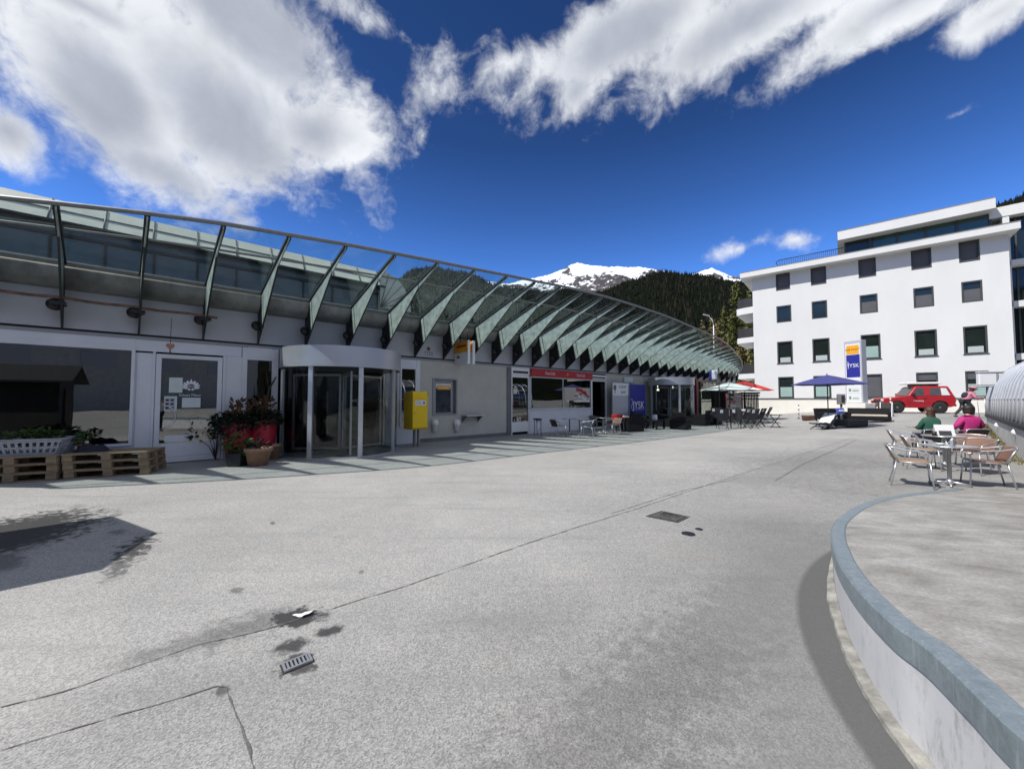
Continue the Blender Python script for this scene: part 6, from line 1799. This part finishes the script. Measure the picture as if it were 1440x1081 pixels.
SIT = dict(pelvis=(0, .05, .52), chest=(0, .10, .88), neck=(0, .07, 1.08), head=(0, .04, 1.22), hpl=(-.1, .0, .5), hpr=(.1, .0, .5), knl=(-.13, -.42, .52), knr=(.13, -.42, .52), anl=(-.12, -.45, .1), anr=(.12, -.42, .1),
           shl=(-.19, .09, .98), shr=(.19, .09, .98), ell=(-.27, .0, .74), elr=(.27, .0, .74), wrl=(-.16, -.24, .76), wrr=(.16, -.24, .76))
p1 = person(gp(11.85, 10.98), math.atan2(.95, .35) + R(90), 'person in a dark green jacket with brown hair sitting with back to the camera', dict(SIT, face=(.5, -.85, 0), ell=(-.2, .0, .74), elr=(.2, .0, .74), shl=(-.15, .09, .97), shr=(.15, .09, .97), neck=(0, .06, 1.07), head=(0, .02, 1.2)), M['green'], M['navy'], M['hairb'], 'long')
S2 = dict(SIT, elr=(.33, .1, .78), wrr=(.36, -.1, .66), ell=(-.31, .06, .76), chest=(0, .06, .9), neck=(0, .02, 1.10), head=(-.05, -.02, 1.24), face=(-.6, -.8, 0))
p2 = person(gp(12.95, 10.98), math.atan2(.98, .2) + R(90), 'person in a magenta jacket with short dark hair sitting with back to the camera', S2, M['pink'], M['navy'], M['haird'], 'short')
mb = MB(); mb.tube([(.11 * math.cos(R(a)) - .05, -.02 + .11 * math.sin(R(a)), 1.335) for a in range(200, 330, 20)], .014, 6); mb.build('sunglasses', M['paper'], p2)
WALK = dict(pelvis=(0, .0, .92), chest=(0, -.2, 1.2), neck=(0, -.3, 1.38), head=(0, -.37, 1.5), face=(0, -1, -.35), up=(0, -.25, .97), hpl=(-.09, .0, .88), hpr=(.09, .0, .88), knl=(-.1, -.28, .52), knr=(.1, .1, .48), anl=(-.1, -.24, .1), anr=(.1, .42, .13),
            shl=(-.18, -.22, 1.3), shr=(.18, -.22, 1.3), ell=(-.24, -.3, 1.04), elr=(.24, -.34, 1.04), wrl=(-.2, -.58, 1.08), wrr=(.2, -.6, 1.1))
Pw_ = G(1357, 588); Pw_ = AT(1357, 570, 20.5); Pw_ = Vector((Pw_.x, Pw_.y, gz(Pw_.x, Pw_.y)))
p3 = person(Pw_, R(75), 'person in a rose jacket and pink hat walking bent forward with poles and a backpack', WALK, M['rose'], M['slat'], M['hairb'], 'short')
h_ = Vector(WALK['head'])
mb = MB(Matrix.Translation(h_ + Vector((0, .0, .055))) @ Matrix.Rotation(R(18), 4, 'X')); mb.lathe([(.2, -.01), (.205, .0), (.132, .02), (.13, .07), (.1, .11), (.05, .13), (0, .135)], 18); mb.build('hat', M['rose'], p3)
skinned('backpack', [((0, .02, 1.02), .14), ((0, -.02, 1.2), .16), ((0, -.1, 1.36), .12)], [(0, 1), (1, 2)], M['navy'], p3, 2)
for x, nm in ((-.2, 'pole held ahead in the walker\'s far hand'), (.2, 'pole held ahead in the walker\'s near hand')):
    q = Matrix.Translation(Pw_) @ Matrix.Rotation(R(75), 4, 'Z')
    root = empty('walking_pole', q @ Vector((x, -.72, 0)), R(75), 'thin walking ' + nm, 'walking pole', 'walking poles')
    mb = MB(); mb.tube([(0, 0, 0), (0, .06, 1.08)], .012, 6); mb.build('shaft', M['alu'], root); mb = MB(); mb.tube([(0, .058, 1.04), (0, .066, 1.18)], .02, 6); mb.build('grip', M['black'], root); mb = MB(); mb.lathe([(.05, .08), (.05, .09)], 10); mb.build('basket', M['black'], root)

# the photographer, seen only mirrored in the left shop window
PH = dict(pelvis=(0, .02, .93), chest=(0, .02, 1.24), neck=(0, .0, 1.44), head=(0, -.02, 1.58), hpl=(-.09, .02, .9), hpr=(.09, .02, .9), knl=(-.11, -.02, .5), knr=(.12, .0, .5), anl=(-.12, .04, .09), anr=(.15, .05, .09),
          shl=(-.18, .02, 1.36), shr=(.18, .02, 1.36), ell=(-.22, -.05, 1.12), elr=(.22, -.05, 1.12), wrl=(-.1, -.2, 1.34), wrr=(.1, -.2, 1.34))
person((.02, -.62, 0), R(180), 'person in a pale top taking the picture, mirrored in the shop glass', PH, M['white_cloth'], M['navy'], M['haird'], 'short')
root = empty('advertising_board', (-9.5, -19, 0), R(20), 'white advertising board with dark blue band, mirrored in the left shop window', 'board')
mb = MB(); mb.box(-3.2, 3.2, -.06, .06, .4, 2.3); mb.build('panel', M['signwhite'], root); mb = MB(); mb.box(-3.2, 3.2, -.07, .07, 2.301, 2.9); mb.build('band', M['signblue'], root); mb = MB(); mb.box(-3.2, 3.2, -.08, .08, 2.901, 3.15); mb.build('lamp_strip', M['palepanel'], root)
for x in (-3, 0, 3): mb = MB(); mb.box(x - .06, x + .06, -.16, -.09, 0, 3); mb.build('post', M['plinth'], root)

# ------------------------------------------------------------------ glazed vault on its low wall at the right
va = G(1440, 650); vb = G(1388, 597.5)
d = (vb - va); d.z = 0; L = d.length; d.normalize(); rzv = math.atan2(d.y, d.x)
EXT = 9.0
root = empty('glass_vault', vb, rzv, 'ribbed glass vault on a low grey wall along the right edge of the square', 'skylight')
LL = L + EXT; zw = AT(1440, 597, va.y).z
zb_ = vb.z
mb = MB(); mb.box(-LL, 0, -2.6, 0, -.9, zw - .12 - zb_); mb.build('base_wall', M['concrete'], root)
mb = MB(); mb.box(-LL, .05, -2.65, .05, zw - .118 - zb_, zw - zb_); mb.build('ledge', M['slat'], root, bevel=.01)
Hc = AT(1440, 510, vb.y - 1.0).z - zw
Rv = 1.3
NA = 14
prof = [(-Rv + Rv * math.cos(R(180 * k / NA)), zw - zb_ + Hc * math.sin(R(180 * k / NA)) ** .8) for k in range(NA + 1)]
mb = MB(); vs = []; fs = []
nr = int(LL / .8)
for i in range(nr + 1):
    for p, q in prof: vs.append((-LL * i / nr, p, q))
    if i:
        for k in range(NA): fs.append(((i - 1) * (NA + 1) + k, (i - 1) * (NA + 1) + k + 1, i * (NA + 1) + k + 1, i * (NA + 1) + k))
mb.add(vs, fs, 0, True); mb.add([(0, p, q) for p, q in prof], [tuple(range(NA + 1))])
M['ribmetal'] = mat('pale_aluminium_rib', (.62, .64, .67), .35, .35, .05, 3)
M['vaultglass'] = glass('vault_glass', (0.5, 0.55, 0.55), 1.2, .02, .36)
mb.build('glazing', M['vaultglass'], root)
for i in range(nr + 1):
    mb = MB(); x = -LL * i / nr; mb.tube([(x, p + (.02 if k < NA / 2 else -.02) * 0, q + .01) for k, (p, q) in enumerate(prof)], .04, 6); mb.build('rib', M['ribmetal'], root)
mb = MB(); mb.tube([(0, prof[4][0], prof[4][1]), (-LL, prof[4][0], prof[4][1])], .02, 6); mb.tube([(0, prof[1][0], prof[1][1]), (-LL, prof[1][0], prof[1][1])], .02, 6); mb.tube([(0, prof[7][0], prof[7][1]), (-LL, prof[7][0], prof[7][1])], .03, 6); mb.build('purlin', M['alu'], root)
mb = MB(); mb.box(-LL + .5, -1, -1.8, -.8, zw - zb_ - .1, zw - zb_ + .4); mb.build('inner_floor', M['paleint'], root)
for k, (px, py) in enumerate(((1405, 598), (1431, 608))):
    nn_ = Vector((-d.y, d.x, 0)); g_ = G(px, 597.5 + (px - 1388) * 52.5 / 52); X = AT(px, py, g_.y) + nn_ * .02
    lr = empty('wall_lamp', X, rzv, ('white globe lamp on the low wall, nearer the end of the vault', 'white globe lamp on the low wall, nearer the frame edge')[k], 'wall lamp', 'globe lamps on the low wall')
    mb = MB(); mb.lathe([(0, -.1), (.055, -.085), (.09, -.03), (.095, .02), (.055, .085), (0, .1)], 16); mb.build('globe', M['white'], lr)
    mb = MB(); mb.box(-.03, .03, -.14, -.02, -.06, .06); mb.tube([(0, -.11, -.05), (0, -.11, -(X.z - gz(X.x, X.y)) + .05)], .02, 6); mb.build('conduit', M['alu'], lr)
# floodlight box on an arm at the vault end
Yl = vb.y - 1.5
A = AT(1392, 533, Yl); lr = empty('floodlight', A, R(-25), 'pale grey floodlight box on an arm at the end of the glass vault', 'floodlight')
wv = 12.5 * Yl / 541; hv = 11 * Yl / 541
mb = MB(); mb.box(-wv, wv, -.1, .1, -hv * .8, hv * .75); mb.build('housing', M['signwhite'], lr, bevel=.03); mb = MB(); mb.box(-wv * 1.02, wv * 1.02, -.12, .12, hv * .755, hv); mb.box(-wv * 1.02, wv * 1.02, -.12, .12, -hv, -hv * .805); mb.build('rim', M['signgrey'], lr, bevel=.02)
mb = MB(); mb.box(wv * .35, wv * .5, -.13, -.1, -hv * .7, hv * .7); mb.build('bracket', M['trim'], lr)
arm_end = (Matrix.Rotation(R(25), 4, 'Z') @ (vb + Vector((d.x * -2.0, d.y * -2.0, 0)) + Vector((d.y, -d.x, 0)) * .25 + Vector((0, 0, zw - zb_ + Hc * .72)) - A))
mb = MB(); mb.tube([(wv * .4, -.05, 0), (wv * 1.2, 0, -hv * .3), tuple(arm_end)], .04, 7); mb.build('arm', M['signgrey'], lr)
# moss along the foot of the wall
mb = MB(); r_ = random.Random(9)
for k in range(900):
    f = r_.random() ** 1.4; p = vb.lerp(va, f * 1.05) + Vector((-d.y, d.x, 0)) * (abs(r_.gauss(0, .09)) + .01); z = gz(p.x, p.y); s_ = r_.uniform(.02, .06); a = r_.uniform(0, 6.28); mb.add([(p.x, p.y, z), (p.x + s_ * math.cos(a), p.y + s_ * math.sin(a), z + s_ * .3), (p.x + s_ * .4 * math.cos(a + 1), p.y + s_ * .4 * math.sin(a + 1), z + s_ * 1.4)], [(0, 1, 2)])
tag(mb.build('moss', M['larch']), kind='stuff')

# ------------------------------------------------------------------ wooden hut left of the camera (its shadow reaches into the square)
hA, hC = Vector((-6.92, 4.47, 0)), Vector((-5.35, 2.86, 0))
hB = (hA + hC) / 2; ax = (hC - hA).normalized(); back = Vector((ax.y, -ax.x, 0))
if back.x > 0: back = -back
rzh = math.atan2(ax.y, ax.x)
root = empty('wooden_hut', hB, rzh, 'small dark wooden market hut with a gable roof at the left edge of the square', 'hut')
hw = (hC - hA).length / 2
sgn = 1 if (Matrix.Rotation(rzh, 4, 'Z') @ Vector((0, 1, 0))).dot(back) > 0 else -1
mb = MB(); yb = 3.2
mb.prism([(-hw + .25, 0), (hw - .25, 0), (hw - .25, 2.05), (0, 2.48), (-hw + .25, 2.05)], lambda p, q, h: (p, h * sgn, q), .3, yb - .3); mb.build('cabin', M['slat'], root)
mb = MB()
mb.prism([(-hw, 2.06), (0, 2.56), (hw, 2.06), (hw, 2.12), (0, 2.63), (-hw, 2.12)], lambda p, q, h: (p, h * sgn, q), 0, yb); mb.build('roof', M['slat'], root)
mb = MB(); mb.prism([(-.4, .2), (.4, .2), (.4, 1.9), (-.4, 1.9)], lambda p, q, h: (p, h * sgn, q), .25, .298); mb.build('door', M['twig'], root)

# ------------------------------------------------------------------ street front behind the camera (seen only mirrored in the shop windows)
root = empty('office_building', (-6, -24, 0), 0, 'long grey office building on the far side of the square behind the viewer', 'building')
mb = MB(); mb.box(-34, 40, -8, 0, 0, 9); mb.build('wall', M['concrete'], root)
for k in range(11):
    for z in (4.6,):
        mb = MB(); mb.box(-32 + k * 6.4, -29 + k * 6.4, .001, .05, z, z + 1.5); mb.build('window', M['signgrey'], root)
mb = MB(); mb.box(-35, 41, -9, .6, 9.001, 9.3); mb.build('roof', M['roof'], root)

# ------------------------------------------------------------------ hills, mountains
def interp(tab, x):
    if x <= tab[0][0]: return tab[0][1]
    for (a, b), (c, d_) in zip(tab, tab[1:]):
        if x <= c: return b + (d_ - b) * (x - a) / (c - a)
    return tab[-1][1]


def azel(px, py):
    r = ray(px, py); return math.degrees(math.atan2(r.x, r.y)), r.z / math.hypot(r.x, r.y)


def ridge_mesh(name, tab, a0, a1, na, D0, D1, nrow, mtl, rough, seed, dpow=1.0, jag=0.0, backrow=True, basez=0.0):
    mb = MB(); vs = []
    for i in range(na + 1):
        az = a0 + (a1 - a0) * i / na; el = interp(tab, az); A = R(az)
        for j in range(nrow + 1):
            f = j / nrow; dist = D0 + (D1 - D0) * f
            # slope profile seen as climbing steadily towards the ridge
            z = el * D1 * (f ** dpow)
            P = Vector((math.sin(A) * dist, math.cos(A) * dist, 0))
            nz = noise.fractal(P * (1 / rough[0]) + Vector((seed, 0, 0)), 0.9, 2.1, 6)
            fade = f * (1 - .75 * f ** 6)
            z = basez + z + nz * rough[1] * fade + (jag * noise.noise(P * .05) if j == nrow else 0)
            vs.append((P.x, P.y, z))
        A2 = (math.sin(A) * (D1 * 1.15), math.cos(A) * (D1 * 1.15), basez + el * D1 * .8); vs.append(A2)
    q = nrow + 2; fs = []
    for i in range(na):
        for j in range(q - 1): fs.append((i * q + j, (i + 1) * q + j, (i + 1) * q + j + 1, i * q + j + 1))
    mb.add(vs, fs, 0, True); return tag(mb.build(name, mtl), kind='structure')


m, nt = nt_new('snowy_rock'); t = NT(nt)
geo = t.n('ShaderNodeNewGeometry'); P = geo.outputs['Position']
sx = t.n('ShaderNodeSeparateXYZ'); t.l(P, sx.inputs[0]); sn = t.n('ShaderNodeSeparateXYZ'); t.l(geo.outputs['Normal'], sn.inputs[0])
na_ = t.noise(P, .0042, 9, .68, .4); nb_ = t.noise(P, .02, 6, .7)
hgt = t.n('ShaderNodeMapRange'); hgt.inputs[1].default_value = 1040; hgt.inputs[2].default_value = 1430; t.l(sx.outputs['Z'], hgt.inputs[0])
k = t.math('ADD', t.math('ADD', t.math('MULTIPLY', na_, 2.7), t.math('MULTIPLY', nb_, 1.3)), t.math('ADD', t.math('MULTIPLY', hgt.outputs[0], .62), t.math('MULTIPLY', sn.outputs['Z'], .25)))
snow = t.smooth(k, 2.42, 2.56)
rock = t.ramp(nb_, [(0.35, (0.035, 0.032, 0.035)), (.7, (0.11, 0.1, 0.095))])
t.out(t.bsdf(t.mix(snow, rock, (.82, .84, .88)), .85, 0, None, .2)); M['snowrock'] = m
m, nt = nt_new('forest_floor'); t = NT(nt)
P = t.n('ShaderNodeNewGeometry').outputs['Position']
c = t.ramp(t.noise(P, .03, 6, .7), [(.3, (.006, .008, .006)), (.6, (.011, .013, .008)), (.75, (.026, .024, .016))])
sxf = t.n('ShaderNodeSeparateXYZ'); t.l(P, sxf.inputs[0]); c = t.mix(t.smooth(t.math('MULTIPLY', sxf.outputs['X'], -1.0), -45, 25), c, (.045, .052, .044))
t.out(t.bsdf(c, .95, 0, t.bump(t.noise(P, .12, 4, .7), 1.0, 6.0), .02)); M['forest'] = m
SN = [azel(*p) for p in ((560, 415), (640, 405), (690, 396), (716, 399), (747, 391), (775, 386), (790, 380), (803, 372), (812, 369.5), (822, 372), (835, 374.5), (870, 375), (900, 377), (930, 379), (965, 386), (980, 384), (992, 379), (1002, 376.5), (1012, 381), (1028, 388), (1042, 391), (1070, 400), (1150, 420))]
ridge_mesh('snowy_mountain', SN, SN[0][0], SN[-1][0], 300, 2200, 4200, 70, M['snowrock'], (420, 90), 3.1, 1.25, 8)
FO = [azel(*p) for p in ((480, 410), (520, 400), (545, 395), (567, 388), (580, 381), (607, 377), (618, 376), (641, 382), (669, 388), (700, 404), (740, 412), (770, 414), (800, 406), (830, 414), (850, 412), (880, 398), (905, 393), (920, 386), (935, 383), (960, 388), (985, 391), (1000, 392), (1040, 397), (1100, 402), (1250, 402), (1340, 350), (1385, 306), (1402, 291), (1440, 276), (1520, 240), (1800, 200))]
forest_floor = ridge_mesh('forest_hill', FO, -30, 68, 320, 380, 1250, 44, M['forest'], (160, 26), 8.3, 1.0, 0)
RG = [(-180, .16), (-150, .2), (-110, .17), (-75, .15), (-50, .14), (-30, .17)]
ridge_mesh('valley_hills', [(-310, .2), (-290, .16), (-250, .2), (-210, .15), (-150, .19), (-110, .16), (-70, .14), (-30, .18)], -292, -30, 120, 600, 1700, 14, M['forest'], (300, 60), 5.5)

# far-off wood: one mass of little conifers on the hill
def hillz(az, f):
    el = interp(FO, az); A = R(az); dist = 380 + (1250 - 380) * f; P = Vector((math.sin(A) * dist, math.cos(A) * dist, 0))
    nz = noise.fractal(P * (1 / 160) + Vector((8.3, 0, 0)), 0.9, 2.1, 6); fade = f * (1 - .75 * f ** 6)
    return P.x, P.y, el * 1250 * f + nz * 26 * fade


mb = MB(); r_ = random.Random(12)
for k in range(21000):
    az = r_.uniform(-16, 68) if k % 5 else r_.uniform(0, 32); f = 1 - (r_.random() ** 1.35) * .75
    if k % 9 == 0: f = 1 - r_.random() * .03
    x, y, z = hillz(az, f); h = r_.uniform(8, 19) * (.65 if k % 4 else 1); r0 = h * r_.uniform(.13, .2); a0 = r_.random() * 6; n = 5
    vs = [(x + r0 * math.cos(a0 + 6.283 * i / n) * r_.uniform(.8, 1.2), y + r0 * math.sin(a0 + 6.283 * i / n), z + h * .06) for i in range(n)] + [(x, y, z + h)]
    mb.add(vs, [(i, (i + 1) % n, n) for i in range(n)], 2 if x < 20 + r_.uniform(-30, 30) else (0 if r_.random() < .8 else 1))
M['wooda'] = leafmat('spruce_wood', (.004, .0065, .005), (.012, .016, .009), .05, .03); M['woodb'] = leafmat('larch_wood', (.016, .015, .010), (.034, .03, .02), .05, .03)
M['woodc'] = leafmat('grey_green_wood', (.035, .045, .04), (.07, .08, .065), .05, .03)
tag(mb.build('far_forest', [M['wooda'], M['woodb'], M['woodc']]), kind='stuff')


# ------------------------------------------------------------------ nearer trees beyond the canopy end
def conifer(P, h, rad, mtl, seed, label, dense=1.0, base=.1):
    root = empty('conifer_tree', P, 0, label, 'tree', 'conifers beyond the canopy end')
    r_ = random.Random(seed); mb = MB(); mb.tube([(0, 0, 0), (r_.uniform(-.1, .1), r_.uniform(-.1, .1), h * .5), (0, 0, h * .98)], [h * .016, h * .01, .02], 8); mb.build('trunk', M['bark'], root)
    mb = MB(); nl = int(34 * dense)
    for i in range(nl):
        f = i / nl; z = h * (base + (1 - base) * f ** .9); L = rad * (1 - f) ** .8 * r_.uniform(.75, 1.1) + .15
        nb = max(6, int((14 - 7 * f)))
        for b in range(nb):
            a = r_.uniform(0, 6.283); Lb = L * r_.uniform(.5, 1.2); zj = z + r_.uniform(-1, 1) * h / nl * 1.1; d = Vector((math.cos(a), math.sin(a), 0)); s = Vector((-d.y, d.x, 0)); m_ = max(3, int(Lb / .35))
            for q in range(m_):
                t_ = (q + .6) / m_; c = Vector((0, 0, zj)) + d * Lb * t_ + Vector((0, 0, -.42 * Lb * t_ * t_ + .1 * Lb * t_ + r_.uniform(-.2, .2))); w_ = .38 * (1.1 - t_) * Lb * .5 + .2
                for sd in (-1, 1):
                    e = c + s * sd * w_ * r_.uniform(.5, 1.3) + d * w_ * .6 + Vector((0, 0, -w_ * r_.uniform(.3, 1.3)))
                    mb.add([c - d * .15 + Vector((0, 0, r_.uniform(-.1, .2))), c + d * .3 + Vector((0, 0, r_.uniform(-.15, .2))), e], [(0, 1, 2)])
    mb.build('crown', mtl, root)


def tree_at(px, ptop, Y, rad, mtl, seed, label, dense=1.0, base=.08):
    A = AT(px, 560, Y); top = AT(px, ptop, Y).z; conifer(Vector((A.x, A.y, gz(A.x, A.y) * 0 if Y > 74 else gz(A.x, A.y))), top, rad, mtl, seed, label, dense, base)


tree_at(1038, 398, 70, 3.0, M['needle'], 1, 'tall dark spruce between the canopy end and the apartment block')
tree_at(1022, 432, 78, 3.2, M['needle'], 2, 'mid height spruce left of the tall dark one')
tree_at(1056, 410, 84, 3.4, M['needle'], 3, 'spruce seen behind the balconies of the apartment block', 1.0)
tree_at(1004, 446, 92, 3.2, M['larch'], 4, 'brownish larch behind the street lamp', .7)
tree_at(990, 452, 98, 3.0, M['larch'], 5, 'brownish larch left of the street lamp', .7)
tree_at(1014, 450, 66, 2.6, M['larch'], 6, 'pale brown larch right of the street lamp', .8)
tree_at(1030, 470, 60, 2.6, M['needle'], 7, 'low spruce at the foot of the tall dark one', .9)
tree_at(1047, 478, 58, 2.4, M['larch'], 8, 'low brownish tree beside the lowest balconies', .9)
# street lamp
Yl = 52; A = AT(1005.5, 560, Yl); zt = AT(1005.5, 452, Yl).z
root = empty('street_lamp', Vector((A.x, A.y, 0)), 0, 'tall grey street lamp with a curved arm above the canopy end', 'street lamp')
mb = MB(); mb.tube([(0, 0, 0), (0, 0, zt - .5)], [.09, .055], 8); mb.build('pole', M['signwhite'], root)
mb = MB(); mb.tube([(0, 0, zt - .5), (-.15, 0, zt + .2), (-.6, 0, zt + .7)], .045, 7); mb.build('arm', M['signwhite'], root)
mb = MB(); mb.cbox((-.95, 0, zt + .85), (.9, .28, .12), 0, 0, 0, R(14)); mb.build('lamp_head', M['signgrey'], root, bevel=.04)
